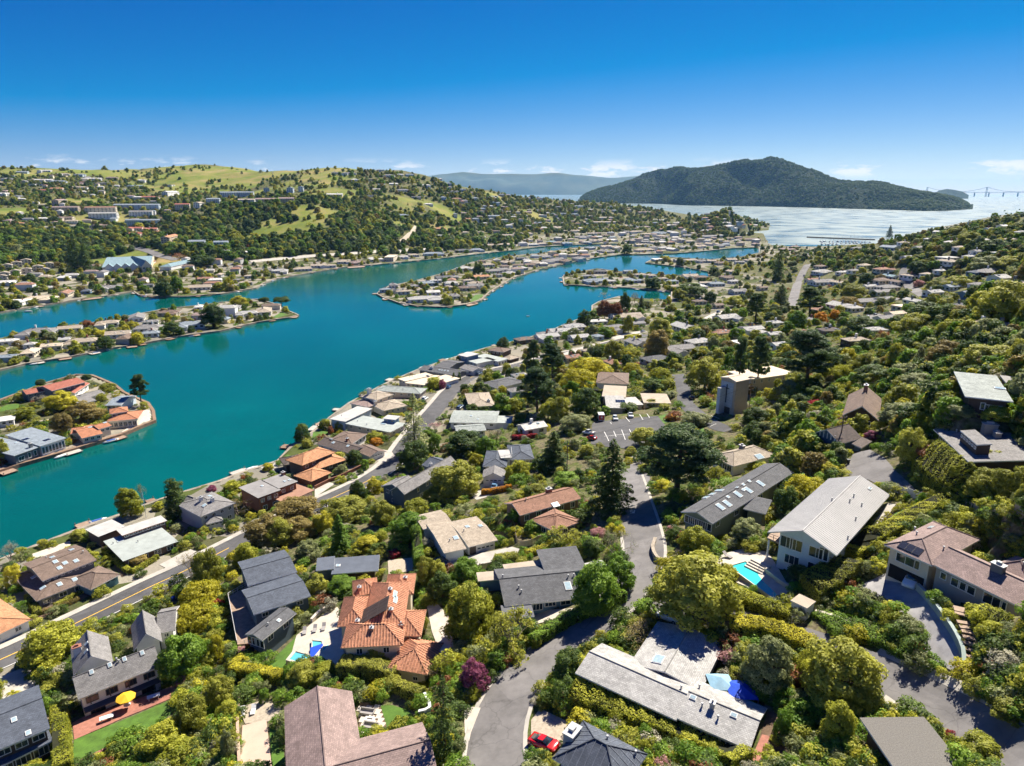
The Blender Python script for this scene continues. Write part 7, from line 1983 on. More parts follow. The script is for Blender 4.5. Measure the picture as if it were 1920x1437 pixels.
def clump_leaves(clumps, per_area, size, r, squash=0.85, jit=0.45, low=-0.55, fill=0.25):
    Cs, Ns, Ts = [], [], []
    ctr = np.average(clumps[:, :3], axis=0, weights=clumps[:, 3] ** 2)
    for cx, cy, cz_, rad in clumps:
        n = max(6, int(per_area * rad * rad))
        d = r.normal(size=(n * 2, 3)); d /= np.linalg.norm(d, axis=1, keepdims=True)
        out = np.array([cx, cy, cz_]) - ctr; out = out / max(np.linalg.norm(out), 1e-6)
        keep = (d[:, 2] > low) & (d @ out > -0.55)
        d = d[keep][:n]
        k = r.uniform(0.72, 1.08, len(d)); inner = r.random(len(d)) < fill; k = np.where(inner, r.uniform(0.2, 0.7, len(d)), k)
        p = np.array([cx, cy, cz_]) + d * rad * k[:, None] * np.array([1, 1, squash])
        Cs.append(p); Ns.append(d * np.array([1, 1, 1.15]) + out * 0.35 + r.normal(size=d.shape) * jit)
        base = r.uniform(0.28, 0.72)
        Ts.append(np.clip(base + r.normal(size=len(d)) * 0.16, 0, 1))
    return np.concatenate(Cs), np.concatenate(Ns), np.concatenate(Ts)
TREES = {}
def crown_clumps(r, R, H, z0, n, rmin, rmax, top=0.9, flat=1.0):
    """clumps filling an uneven dome"""
    out = []
    tries = 0
    lob = r.uniform(0.75, 1.15, 9)
    while len(out) < n and tries < 4000:
        tries += 1
        a = r.uniform(0, 2 * math.pi); u = r.uniform(-0.25, 1.0)
        rr = math.sqrt(max(0, 1 - max(u, 0) ** 2)) * R * np.interp(a, np.linspace(0, 2 * math.pi, 9), lob)
        k = r.uniform(0.62, 1.0)
        rad = r.uniform(rmin, rmax)
        p = np.array([math.cos(a) * rr * k, math.sin(a) * rr * k, z0 + u * (H - z0) * flat * k + r.normal() * 0.15])
        p[2] = min(p[2], H - rad * 0.6)
        if all(np.linalg.norm(p - q[:3]) > 0.62 * (rad + q[3]) * 0.8 for q in out): out.append(np.array([*p, rad]))
    return np.array(out)
def limb_mesh(clumps, H, r, r0=0.28, z0=0.35, n=7, lean=0.0):
    b = MB(); top = H * 0.62
    pts = [(0, 0, -0.6), (lean * .3, 0, top * 0.35), (lean * .6, 0.1, top * 0.7), (lean, 0, top)]
    b.tube(pts, [r0 * 1.25, r0, r0 * 0.75, r0 * 0.4], 7)
    idx = r.permutation(len(clumps))[:n]
    for i in idx:
        c = clumps[i][:3]; s = np.array([lean * .5, 0, min(top * r.uniform(0.35, 0.8), c[2])])
        m = (s + c) / 2 + np.array([0, 0, 0.25])
        b.tube([tuple(s), tuple(m), tuple(c)], [r0 * 0.5, r0 * 0.33, r0 * 0.12], 5)
    return b
def broadleaf(key, seed, H, R, z0, n, rmin, rmax, per, size, flat=1.0, squash=0.85, r0=0.28, limbs=8):
    r = np.random.default_rng(seed)
    cl = crown_clumps(r, R - rmax * 0.6, H, z0, n, rmin, rmax, flat=flat)
    c, nn, t = clump_leaves(cl, per, size, r, squash)
    me = leaf_mesh(key + '_crown', leaf_arrays(c, nn, size, r), t)
    tr = limb_mesh(cl, H, r, r0, n=limbs).me(key + '_trunk'); tr.materials.append(bark)
    TREES[key] = dict(H=H, R=R, crown=me, trunk=tr)
def conifer(key, seed, H, R, tiers, per_branch, size, droop=0.25, bare=0.12, sparse=0.0, r0=0.3):
    r = np.random.default_rng(seed); Cs, Ns, Ts = [], [], []
    b = MB().tube([(0, 0, -0.6), (0, 0, H * 0.5), (0, 0, H * 0.98)], [r0, r0 * 0.6, 0.04], 7)
    for k in range(tiers):
        f = k / (tiers - 1); z = H * (bare + (1 - bare) * f ** 0.95 * 0.985)
        Lb = R * (1 - f) ** 0.8 * r.uniform(0.75, 1.1) + 0.25
        nb = max(4, int(8 - 3 * f)); a0 = r.uniform(0, 6.28)
        for j in range(nb):
            if r.random() < sparse: continue
            a = a0 + 6.283 * j / nb + r.normal() * 0.18; L = Lb * r.uniform(0.7, 1.15)
            n = max(5, int(per_branch * L / R)); u = r.uniform(0.1, 1, n) ** 0.7
            w = 0.30 * L * (1 - u * 0.65)
            off = r.normal(size=n) * w * 0.55
            dz = L * (0.12 * u - droop * u * u)
            x = math.cos(a) * L * u - math.sin(a) * off; y = math.sin(a) * L * u + math.cos(a) * off
            Cs.append(np.stack([x, y, z + dz + r.normal(size=n) * 0.09 * H / 12], 1))
            Ns.append(np.stack([np.full(n, math.cos(a)) * 0.45, np.full(n, math.sin(a)) * 0.45, np.full(n, 1.0)], 1) + r.normal(size=(n, 3)) * 0.5)
            Ts.append(np.clip(r.uniform(0.3, 0.65) + 0.25 * (u - 0.5) + r.normal(size=n) * 0.15, 0, 1))
            if k % 2 == 0 and j % 2 == 0:
                b.tube([(0, 0, z), (math.cos(a) * L * .5, math.sin(a) * L * .5, z + L * 0.03), (math.cos(a) * L * .9, math.sin(a) * L * .9, z + L * (0.1 - droop * .8))], [0.07, 0.05, 0.02], 4)
    c, nn, t = np.concatenate(Cs), np.concatenate(Ns), np.concatenate(Ts)
    me = leaf_mesh(key + '_crown', leaf_arrays(c, nn, size, r), t)
    tr = b.me(key + '_trunk'); tr.materials.append(bark)
    TREES[key] = dict(H=H, R=R, crown=me, trunk=tr)
def pine(key, seed, H, R, n, size, per, low=0.38):
    r = np.random.default_rng(seed); cl = []
    b = MB(); lean = r.normal() * 0.5
    b.tube([(0, 0, -0.6), (lean * .3, 0, H * .35), (lean * .8, .2, H * .7), (lean, 0, H * .95)], [0.42, 0.34, 0.22, 0.06], 8)
    for k in range(n):
        f = r.uniform(low, 1.0); a = r.uniform(0, 6.28)
        env = R * (1.0 - max(0, f - 0.55) * 1.55) * (0.65 + 0.35 * min(1, (f - low) / 0.18))
        L = env * r.uniform(0.35, 1.0)
        rad = r.uniform(0.85, 1.55) * H / 18
        p = np.array([lean * f + math.cos(a) * L, math.sin(a) * L, H * f + L * 0.08 - rad * 0.4])
        cl.append([*p, rad])
        s = (lean * f, 0, H * f - L * 0.28)
        if k % 2 == 0: b.tube([s, tuple((np.array(s) + p) / 2 + np.array([0, 0, -0.1])), tuple(p)], [0.13, 0.09, 0.04], 5)
    cl = np.array(cl)
    c, nn, t = clump_leaves(cl, per, size, r, 0.55, 0.6, low=-0.4)
    me = leaf_mesh(key + '_crown', leaf_arrays(c, nn, size, r), t)
    tr = b.me(key + '_trunk'); tr.materials.append(bark)
    TREES[key] = dict(H=H, R=R, crown=me, trunk=tr)
def bare_tree(key, seed, H, R, leafy=0):
    r = np.random.default_rng(seed); b = MB(); tips = []
    def grow(p, d, L, rad, lev):
        q = p + d * L
        b.tube([tuple(p), tuple((p + q) / 2 + r.normal(size=3) * L * 0.05), tuple(q)], [rad, rad * 0.8, rad * 0.6], 5 if lev < 2 else 3, cap=False)
        if lev >= 4: tips.append(q); return
        for _ in range(3 if lev < 3 else 4):
            nd = d + r.normal(size=3) * 0.55 + np.array([0, 0, 0.12]); nd /= np.linalg.norm(nd)
            grow(q, nd, L * r.uniform(0.6, 0.82), rad * 0.58, lev + 1)
    for _ in range(3):
        d = np.array([r.normal() * 0.3, r.normal() * 0.3, 1.0]); d /= np.linalg.norm(d)
        grow(np.array([0, 0, -0.4]), d, H * 0.30, 0.11, 0)
    tips = np.array(tips)
    n = max(leafy, 900); c = tips[r.integers(0, len(tips), n)] + r.normal(size=(n, 3)) * 0.22
    me = leaf_mesh(key + '_crown', leaf_arrays(c, r.normal(size=(n, 3)) + np.array([0, 0, .4]), 0.10 if not leafy else 0.2, r), r.random(n))
    tr = b.me(key + '_trunk'); tr.materials.append(bark_pale)
    TREES[key] = dict(H=H, R=R, crown=me, trunk=tr)
def palm(key, seed, H, R):
    r = np.random.default_rng(seed); b = MB().tube([(0, 0, -0.4), (0.1, 0, H * .5), (0, 0, H * .8)], [0.2, 0.16, 0.14], 7); V = []; T = []
    for k in range(26):
        a = k * 2.4; el = r.uniform(0.1, 1.1); L = R * r.uniform(0.85, 1.1)
        pts = []
        for u in np.linspace(0, 1, 8):
            pts.append(np.array([math.cos(a) * L * u * math.cos(el * (1 - .2 * u)), math.sin(a) * L * u * math.cos(el * (1 - .2 * u)), H * .8 + L * (math.sin(el) * u - 0.75 * u * u)]))
        sd = np.array([-math.sin(a), math.cos(a), 0])
        for u0, u1, i in zip(pts[:-1], pts[1:], range(7)):
            w0 = 0.22 * R * 0.6 * math.sin(math.pi * (i + .4) / 8); w1 = 0.22 * R * .6 * math.sin(math.pi * (i + 1.4) / 8.5)
            for s in (-1, 1):
                V += [u0, u0 + sd * s * w0 - np.array([0, 0, .08]), u1 + sd * s * w1 - np.array([0, 0, .08]), u1]; T.append(r.uniform(.3, .8))
    me = leaf_mesh(key + '_crown', np.array(V), np.array(T)); tr = b.me(key + '_trunk'); tr.materials.append(bark)
    TREES[key] = dict(H=H, R=R, crown=me, trunk=tr)
for s_ in range(4):
    broadleaf(f'oak{s_}', 10 + s_, 9.0, 4.8, 3.0, 46, 0.85, 1.55, 150, 0.24)
    broadleaf(f'round{s_}', 30 + s_, 6.0, 3.1, 1.2, 54, 0.5, 0.95, 230, 0.17, r0=0.18)
for s_ in range(2):
    broadleaf(f'tall{s_}', 50 + s_, 13.0, 4.4, 3.4, 60, 0.9, 1.6, 130, 0.26, r0=0.32)
    broadleaf(f'mound{s_}', 60 + s_, 3.4, 4.0, 0.7, 70, 0.6, 1.0, 170, 0.18, squash=0.7, r0=0.15)
    broadleaf(f'umbrella{s_}', 70 + s_, 8.0, 5.6, 5.0, 40, 0.9, 1.4, 150, 0.22, squash=0.6, r0=0.3)
    conifer(f'cedar{s_}', 80 + s_, 18.0, 5.6, 26, 120, 0.24, 0.28, 0.08, 0.08)
    conifer(f'fir{s_}', 85 + s_, 15.0, 3.2, 28, 80, 0.20, 0.22, 0.04)
    pine(f'pine{s_}', 90 + s_, 18.0, 6.2, 105, 0.20, 190)
    bare_tree(f'bare{s_}', 95 + s_, 7.0, 3.2)
bare_tree('gum0', 99, 9.0, 3.6, 2600)
conifer('lacy0', 88, 17.0, 4.6, 22, 60, 0.24, 0.35, 0.10, 0.22)
broadleaf('cypress0', 77, 13.0, 3.0, 1.0, 80, 0.6, 1.1, 170, 0.2, r0=0.25)
palm('palm0', 5, 4.0, 2.4)
for s_ in range(3): broadleaf(f'shrub{s_}', 100 + s_, 1.8, 1.3, 0.35, 20, 0.25, 0.5, 420, 0.10, r0=0.05, limbs=4)
# lighter versions for the far woods
for s_ in range(3): broadleaf(f'lo_oak{s_}', 210 + s_, 8.0, 4.4, 2.2, 26, 1.0, 1.7, 34, 0.50, r0=0.25, limbs=3)
conifer('lo_fir0', 220, 14.0, 3.2, 16, 26, 0.45, 0.22, 0.04)
for s_ in range(2): broadleaf(f'lo_shrub{s_}', 230 + s_, 1.7, 1.4, 0.3, 14, 0.3, 0.55, 120, 0.16, r0=0.05, limbs=2)
VARN = {}
for k in TREES: VARN.setdefault(k.rstrip('0123456789'), []).append(k)
KNAME = {'oak': 'spreading tree', 'round': 'rounded tree', 'tall': 'tall tree', 'mound': 'low mounded shrub', 'umbrella': 'flat-topped tree', 'cedar': 'tiered conifer', 'fir': 'slender conifer', 'pine': 'tall pine',
         'bare': 'bare branched tree', 'gum': 'sparse branched tree', 'lacy': 'lacy conifer', 'cypress': 'columnar conifer', 'palm': 'small palm', 'shrub': 'shrub'}
ONAME = {'oak': 'broadleaf_tree', 'round': 'rounded_tree', 'tall': 'tall_tree', 'mound': 'mounded_shrub', 'umbrella': 'umbrella_tree', 'cedar': 'conifer_tree', 'fir': 'fir_tree', 'pine': 'pine_tree', 'bare': 'bare_tree',
         'gum': 'sparse_tree', 'lacy': 'conifer_tree', 'cypress': 'cypress_tree', 'palm': 'palm', 'shrub': 'shrub'}
# landmarks that single a plant out
MARKS = [(o.location.copy(), o.name.split('.')[0].replace('_', ' ')) for o in COL.objects if o.parent is None and o.type == 'EMPTY' and o.get('category') in ('house', 'villa', 'garage', 'church', 'carport', 'annex') and 'group' not in o.keys()]
USED = {}
def plant_label(col, kind, p, hm, px):
    d, m, lp = min(((q - p).length, n, q) for q, n in MARKS)
    dx, dy = p.x - lp.x, p.y - lp.y
    if d > 120:
        return f'{CNAME[col]} {KNAME[kind]}', None
    side = ('right of' if dx > 0 else 'left of') if abs(dx) > abs(dy) else ('behind' if dy > 0 else 'in front of')
    lab = f'{CNAME[col]} {KNAME[kind]} {side} the {m}'
    if lab in USED:
        for adj in (('small', 'low') if hm < USED[lab] else ('large', 'tall')):
            l2 = f'{adj} {lab}'
            if l2 not in USED: lab = l2; break
        else:
            for adj in ('nearer', 'farther', 'leafy', 'bushy', 'neighbouring'):
                l2 = f'{adj} {lab}'
                if l2 not in USED: lab = l2; break
    return lab, m
TREE_N = [0]
TREE_XY = []
def plant(p, kind, col, hm, wm, label=None, group=None, seed=0):
    r = random.Random(seed)
    key = r.choice(VARN[kind]); T = TREES[key]
    o = bpy.data.objects.new(ONAME[kind], None); COL.objects.link(o)
    o.location = p; o.rotation_euler = (0, 0, r.uniform(0, 6.28)); o.empty_display_size = 0.5
    sx = wm / (2 * T['R']); o.scale = (sx, sx * r.uniform(0.92, 1.08), hm / T['H'])
    c = bpy.data.objects.new('crown', T['crown']); COL.objects.link(c); c.parent = o
    if not c.material_slots: T['crown'].materials.append(lm(col))
    c.material_slots[0].link = 'OBJECT'; c.material_slots[0].material = lm(col)
    t = bpy.data.objects.new('trunk', T['trunk']); COL.objects.link(t); t.parent = o
    tag(o, label, 'shrub' if kind in ('shrub', 'mound') else 'tree', group)
    USED[label] = hm
    TREE_N[0] += 1; TREE_XY.append((p.x, p.y, wm / 2))
    return o
def tree_px(cx, cy, w, h_, kind, col, label=None):
    """a plant whose crown fills a w by h box centred on (cx, cy) in the photograph"""
    ang = PITCH + math.atan((cy - H_PX / 2) / F_PX)
    sd, cdn = math.sin(max(ang, 0.03)), math.cos(ang)
    by = cy + h_ / 2 - 0.30 * w * sd
    Q, ok = grounds([(cx, by)])
    if not ok[0]: return None
    p = Vector(Q[0])
    if p.z < 0.4:
        p.z = 1.0
    s = px_per_m(p.x, p.y, p.z)
    wm = w / s
    hm = max((h_ / s - wm * sd * 0.55) / cdn, wm * 0.42)
    lab, m = (label, None) if label else plant_label(col, kind, p, hm, (cx, cy))
    if lab in USED or m is None and not label:
        if not label:
            lab = f'{CNAME[col]} {KNAME[kind]} ' + region_of(cx, cy)
            return plant(p, kind, col, hm, wm, lab, lab, int(cx * 7 + cy * 3))
    return plant(p, kind, col, hm, wm, lab, None, int(cx * 7 + cy * 3))
def region_of(x, y):
    if y > 930: return 'in the gardens at the front'
    if y > 620 and x > 940: return 'on the wooded slope around the church' if x < 1500 else 'on the wooded slope at the right'
    if y > 620 and x < 300: return 'on the nearest left island'
    if y > 620: return 'by the near shore road'
    if x > 1440: return 'on the right hillside'
    if x > 1000 and y > 470: return 'among the houses right of the lagoon'
    if y > 560 and x < 560: return 'on the narrow left island'
    if x > 700 and y > 480: return 'on the central island'
    return 'by the far shore of the lagoon'
SPEC = '''A300,750,340,280,oak,yg 1180,320,190,250,oak,olive 1140,470,270,170,mound,gold 1120,600,280,170,mound,gold 1045,820,300,300,oak,green 1090,1160,220,260,oak,olive 950,1300,300,250,oak,yg 1250,1030,180,220,oak,olive
1290,1140,150,160,round,yg 1235,770,110,170,round,gold 85,1050,95,90,palm,gold 55,230,130,150,bare,silver 90,370,110,160,round,gold 450,130,110,80,round,olive 280,490,140,90,bare,silver 790,275,120,80,round,brownish
1390,250,160,160,oak,yg 1080,300,120,200,bare,brownish 1000,1400,280,120,round,yg 1220,520,90,60,mound,red 250,930,110,120,shrub,dark 270,1100,90,110,round,green 330,940,110,90,round,olive
J1330,1260,205,340,cypress,dark 980,1280,190,270,tall,yg 1070,1230,90,160,bare,greyg 1190,1310,100,80,round,yg 1740,1170,160,120,round,yg 1860,1240,130,100,round,yg 1780,1320,180,170,bare,brownish 1590,1180,80,50,mound,purple
460,530,235,175,oak,gold 480,690,185,180,oak,brownish 650,610,270,190,oak,brownish 1060,445,150,250,pine,dark 310,400,90,55,round,dark 140,500,80,75,round,olive 320,510,110,90,bare,silver 930,530,120,75,oak,dark 650,345,90,50,round,dark
200,620,160,120,round,yg 790,90,150,110,oak,dark 1030,60,110,90,round,gold 440,40,110,60,round,olive 70,680,70,60,round,rust 30,900,120,190,round,olive 1080,560,70,70,round,olive 520,830,50,60,round,gold 800,440,140,50,mound,olive 760,500,90,70,round,olive
K1190,690,260,470,lacy,greyg 1190,930,270,250,oak,dark 1560,840,360,220,oak,dark 1720,870,180,180,oak,green 1340,840,110,160,round,green 1490,1120,410,330,oak,olive 1340,1230,190,150,oak,olive 880,1160,140,140,round,gold
770,1200,140,170,oak,dark 300,1350,380,210,oak,brownish 680,1350,400,220,oak,olive 950,1370,210,210,oak,olive 1190,1350,270,220,oak,yg 350,760,130,145,round,dark 520,700,110,90,round,yg 640,710,120,80,round,olive 890,790,150,90,round,yg
1330,390,130,100,round,yg 1390,400,70,80,round,purple 1580,460,95,60,round,green 1660,430,115,80,round,dark 740,950,140,130,round,dark 640,1040,120,100,round,greyg 1350,720,140,110,bare,pink 1800,770,150,120,bare,silver
1520,220,80,70,round,dark 1850,90,110,100,round,dark 1480,345,32,70,cypress,dark 1522,340,32,70,cypress,dark 900,830,110,60,round,orange 820,1000,80,90,round,green 1000,790,90,110,bare,brownish 560,745,50,60,mound,rust 1560,690,160,80,bare,pink
1640,970,130,120,oak,gold 1900,1080,110,160,oak,yg 1880,1330,150,130,round,olive 1780,1290,90,60,mound,yg 90,1020,100,70,round,gold 380,840,100,80,round,olive 620,960,160,60,round,olive
B300,110,260,210,oak,brownish 720,130,150,250,fir,green 540,220,170,140,oak,greyg 870,180,170,110,round,gold 1110,80,240,180,oak,green 1050,190,120,90,round,yg 1030,240,90,50,round,red 590,420,140,150,oak,olive 740,410,190,130,oak,green
550,520,120,120,oak,olive 450,590,145,130,oak,olive 1210,350,150,210,oak,olive 920,820,220,180,oak,olive 1290,880,170,190,bare,brownish 500,930,200,170,oak,olive 630,920,190,120,round,yg 1190,640,65,110,round,olive 1310,1200,270,520,lacy,dark
90,1130,130,140,round,yg 90,1330,100,200,round,greyg 290,1040,70,90,round,green 1190,985,120,60,round,yg 950,230,80,90,gum,olive 380,110,200,180,oak,olive 480,100,200,160,oak,brownish 620,60,120,140,oak,gold 680,330,80,60,round,green 150,800,100,80,round,pink 350,650,120,110,round,olive
C250,560,330,350,oak,yg 220,340,200,180,oak,green 90,430,180,200,oak,dark 960,430,300,330,oak,green 1090,360,200,220,oak,green 265,930,200,225,round,purple 800,870,220,215,round,dark 960,790,150,100,mound,dark 1200,720,310,230,bare,brownish
480,660,220,340,gum,olive 1060,180,180,220,bare,greyg 965,135,130,110,round,pink 600,90,130,110,round,green 620,735,70,80,round,yg 790,130,160,150,gum,olive 490,30,80,100,round,green 410,860,110,90,shrub,green 500,810,130,90,round,yg 380,780,110,90,round,yg
250,760,110,60,mound,dark 770,1060,90,110,round,brownish 640,1400,140,110,round,olive 240,1050,150,60,mound,yg 930,200,130,120,round,dark 780,1120,100,80,shrub,greyg 480,170,40,50,round,olive 740,1000,60,60,round,yg 60,350,140,180,oak,olive
D290,450,560,480,oak,olive 310,180,220,210,oak,yg 600,110,200,170,oak,greyg 730,880,300,340,oak,greyg 1130,950,480,460,oak,olive 1110,1210,210,260,oak,yg 1100,1400,250,160,round,yg 1000,1080,120,110,round,yg 490,350,140,120,round,gold 900,340,160,110,round,dark
800,1200,110,170,round,green 780,1290,100,70,shrub,yg 720,1350,80,70,shrub,yg 890,1340,90,100,round,greyg 720,1410,70,70,shrub,green 880,1420,70,60,shrub,green 430,140,80,60,bare,silver 640,190,140,70,mound,olive 1180,230,130,90,round,olive 1000,900,250,250,oak,yg 1250,1080,220,220,oak,olive
E730,765,100,95,round,greyg 745,840,85,75,round,red 1200,920,240,150,round,silver 1090,890,140,120,round,yg 1150,1000,150,120,round,silver 1080,1360,240,170,round,yg 1230,1160,220,160,round,olive 1220,770,110,70,bare,silver 650,1380,150,140,palm,yg
420,640,160,90,shrub,yg 500,660,120,80,shrub,yg 610,665,60,60,shrub,yg 610,740,100,60,shrub,yg 505,735,60,60,shrub,greyg 590,785,120,60,shrub,yg 640,830,110,60,shrub,yg 430,720,80,50,shrub,greyg 1060,700,120,110,shrub,yg 1120,760,150,130,round,yg 1080,1060,120,100,round,greyg
1200,1060,180,120,round,olive 820,575,50,40,shrub,olive 880,600,50,45,shrub,olive 905,632,50,45,shrub,olive 920,665,50,45,shrub,olive 935,700,50,45,shrub,olive 960,740,50,45,shrub,olive 975,775,50,45,shrub,olive 975,815,45,45,shrub,olive 985,855,40,40,shrub,olive
915,1275,60,50,shrub,red 840,1240,60,60,shrub,yg 1000,1060,60,60,shrub,yg 765,100,50,80,round,green 600,100,40,35,shrub,gold 580,125,40,35,shrub,gold 655,135,40,35,shrub,yg 690,130,45,35,shrub,yg 728,125,40,40,shrub,yg 720,105,45,30,shrub,greyg 825,85,70,50,round,yg 632,148,36,30,shrub,gold 600,170,40,30,shrub,gold 575,195,40,30,shrub,gold 550,215,40,30,shrub,yg 520,250,40,30,shrub,yg
500,180,40,40,shrub,dark 525,155,40,40,shrub,dark 555,135,40,36,shrub,dark 470,200,40,40,shrub,dark 1130,270,60,40,shrub,greyg 1190,235,70,50,shrub,olive 1220,290,80,50,shrub,greyg 1120,200,60,40,shrub,green 1030,210,80,50,shrub,greyg
L190,450,300,380,pine,pine 160,170,115,210,pine,pine 300,230,200,280,pine,pine 740,1090,410,620,cedar,dark 1230,1000,640,640,pine,pine 1000,800,250,180,oak,olive 310,900,310,350,cedar,dark 60,1040,165,170,oak,yg 410,1120,240,130,oak,green
180,1190,170,90,round,olive 470,690,260,170,oak,greyg 560,550,250,260,oak,dark 580,325,330,90,mound,gold 500,395,310,100,mound,gold 750,150,180,170,oak,olive 640,170,110,110,oak,dark 1080,90,190,240,tall,brownish 1500,110,120,140,oak,greyg
1440,330,310,280,oak,olive 1690,250,160,400,pine,pine 1830,260,180,430,pine,pine 1050,410,180,120,oak,dark 1170,400,125,90,round,yg 1175,480,115,70,round,greyg 1140,570,95,60,round,olive 1195,650,100,65,round,orange 1370,670,240,130,oak,greyg
870,600,180,70,round,dark 1040,550,150,90,round,olive 700,600,110,90,round,green 1450,530,110,90,round,yg 1820,640,230,160,oak,dark 1830,760,230,190,oak,dark 1760,1010,190,100,oak,olive 890,170,160,80,mound,olive 900,60,110,60,mound,yg 1310,70,100,50,mound,olive
360,590,170,200,oak,olive 270,600,160,160,oak,yg 760,395,120,60,round,yg 1110,330,170,70,mound,yg 900,300,160,50,mound,gold 1240,270,100,60,round,yg 1620,220,90,120,oak,green 640,640,80,70,round,dark 60,640,110,80,round,olive 350,1040,130,80,bare,greyg 620,1010,140,110,round,greyg 560,900,130,110,round,olive 470,850,110,100,round,greyg 200,990,120,120,oak,dark 500,1080,110,110,oak,dark 890,900,100,80,round,olive 1560,1010,60,60,shrub,dark
M290,230,440,490,pine,pine 590,190,150,140,oak,gold 560,310,190,120,mound,yg 530,440,170,110,mound,yg 960,190,160,210,oak,olive 1120,220,190,230,cedar,greyg 1300,180,310,240,oak,brownish 720,250,230,180,oak,olive 790,330,310,160,oak,dark
1110,400,330,170,oak,greyg 1070,500,350,170,oak,greyg 1000,650,410,190,oak,greyg 1230,570,160,150,oak,yg 1330,450,210,190,oak,olive 1640,200,430,250,oak,olive 1440,600,210,120,oak,greyg 1690,620,250,150,oak,yg 1850,690,150,260,oak,dark
1040,870,240,320,oak,olive 1650,980,310,230,oak,yg 1590,1150,330,290,oak,olive 1800,1150,290,310,oak,olive 1850,960,160,170,oak,yg 370,610,160,80,mound,yg 230,700,190,120,round,yg 370,740,240,90,mound,gold 140,650,160,120,round,green 380,645,170,90,mound,silver
350,575,150,50,mound,red 270,850,210,140,oak,olive 190,920,230,150,bare,brownish 470,960,170,140,oak,green 80,890,130,140,round,yg 290,1180,310,170,mound,gold 180,1230,200,150,round,gold 120,1280,200,260,oak,dark 450,1040,160,120,round,gold 60,470,130,110,round,yg 40,800,170,130,oak,dark
150,400,150,100,oak,yg 1860,180,180,260,oak,olive 780,780,120,80,round,purple 1480,160,200,200,oak,dark 900,560,110,130,oak,olive 860,440,110,120,round,green 350,470,150,120,oak,dark 230,520,150,110,oak,dark 1780,1010,160,180,oak,yg 1200,860,120,110,round,olive 1400,1060,120,140,oak,yg 1890,1240,120,190,oak,olive
I70,870,115,240,cedar,dark 310,1150,210,240,pine,dark 90,1100,160,190,cedar,dark 210,1290,160,170,oak,green 390,1260,115,95,oak,orange 500,1240,95,85,oak,orange 260,1375,85,60,round,pink 1125,1005,85,60,round,pink 1100,1320,350,210,oak,olive
1290,1240,270,190,oak,dark 1150,1220,310,180,oak,dark 710,1310,270,140,oak,dark 1350,1340,190,140,oak,yg 1720,1150,430,350,oak,olive 1240,1020,130,80,oak,olive 640,1060,230,120,oak,olive 600,1150,180,80,mound,brownish 730,970,125,95,oak,dark 840,960,95,60,round,brownish
1110,890,140,110,oak,dark 1410,1000,230,110,oak,olive 905,620,60,100,cedar,dark 1890,1270,120,250,oak,olive 1640,860,260,120,oak,greyg 1800,850,220,100,oak,olive 1700,720,200,90,oak,dark 1500,660,180,90,oak,yg 1400,620,170,80,oak,olive
H540,1260,130,135,round,dark 430,1305,78,85,round,dark 690,1100,70,65,bare,silver 690,1200,120,150,oak,rust 770,1210,120,140,oak,rust 840,1150,105,160,oak,dark 965,1160,85,140,fir,dark 905,1130,75,170,bare,brownish 1110,1340,185,200,tall,olive
690,1370,135,95,oak,green 870,1310,95,140,oak,olive 1660,1140,155,95,oak,yg 1480,1110,115,95,oak,dark 1330,1080,270,95,oak,dark 1250,1090,115,95,oak,olive 1820,1190,175,230,pine,dark 1470,1330,165,95,oak,dark 1050,1000,135,95,oak,dark 1510,910,95,65,round,dark
1255,840,72,62,round,dark 1150,815,72,42,round,gold 860,750,95,75,oak,dark 1690,895,62,42,round,gold 455,930,40,50,palm,olive
F1600,1250,195,185,oak,dark 1790,1140,135,95,oak,gold 1030,1400,105,80,round,gold 990,1310,115,60,round,gold 1150,1260,75,62,round,yg 755,1380,95,60,round,gold 1300,1340,145,115,oak,dark 660,1310,95,72,oak,rust 1650,1030,125,75,round,yg
1710,1010,75,105,round,gold 1240,1040,145,145,oak,dark 1330,1010,95,135,oak,green 590,760,155,310,cedar,dark 650,800,130,230,cedar,dark 540,790,110,180,cedar,dark 1520,840,205,85,oak,dark 1340,810,135,85,bare,rust
G190,1150,155,82,umbrella,dark 65,1140,95,72,umbrella,dark 1370,1055,82,62,round,yg 1440,1130,82,72,round,olive 1480,930,82,60,bare,brownish 1670,900,105,92,oak,dark 1590,950,92,62,round,olive'''
def plant_all():
    c = 'P'
    for e in SPEC.split():
        if e[0].isupper(): c = e[0]; e = e[1:]
        x, y, w, h_, kind, col = e.split(',')
        px, py = CROPS[c](float(x), float(y)); s = (CROPS[c](1, 0)[0] - CROPS[c](0, 0)[0])
        tree_px(px, py, float(w) * s, float(h_) * s, kind, col)
plant_all()

def single_out():
    by = {}
    for o in COL.objects:
        if o.parent is None and o.get('category') in ('tree', 'shrub'): by.setdefault(o['label'], []).append(o)
    for lab, os_ in by.items():
        if len(os_) < 2: continue
        os_.sort(key=lambda o: o.location.x / max(o.location.y, 1))
        for i, o in enumerate(os_): o['label'] = f'{lab}, {ORD[i]} from the left'
single_out()

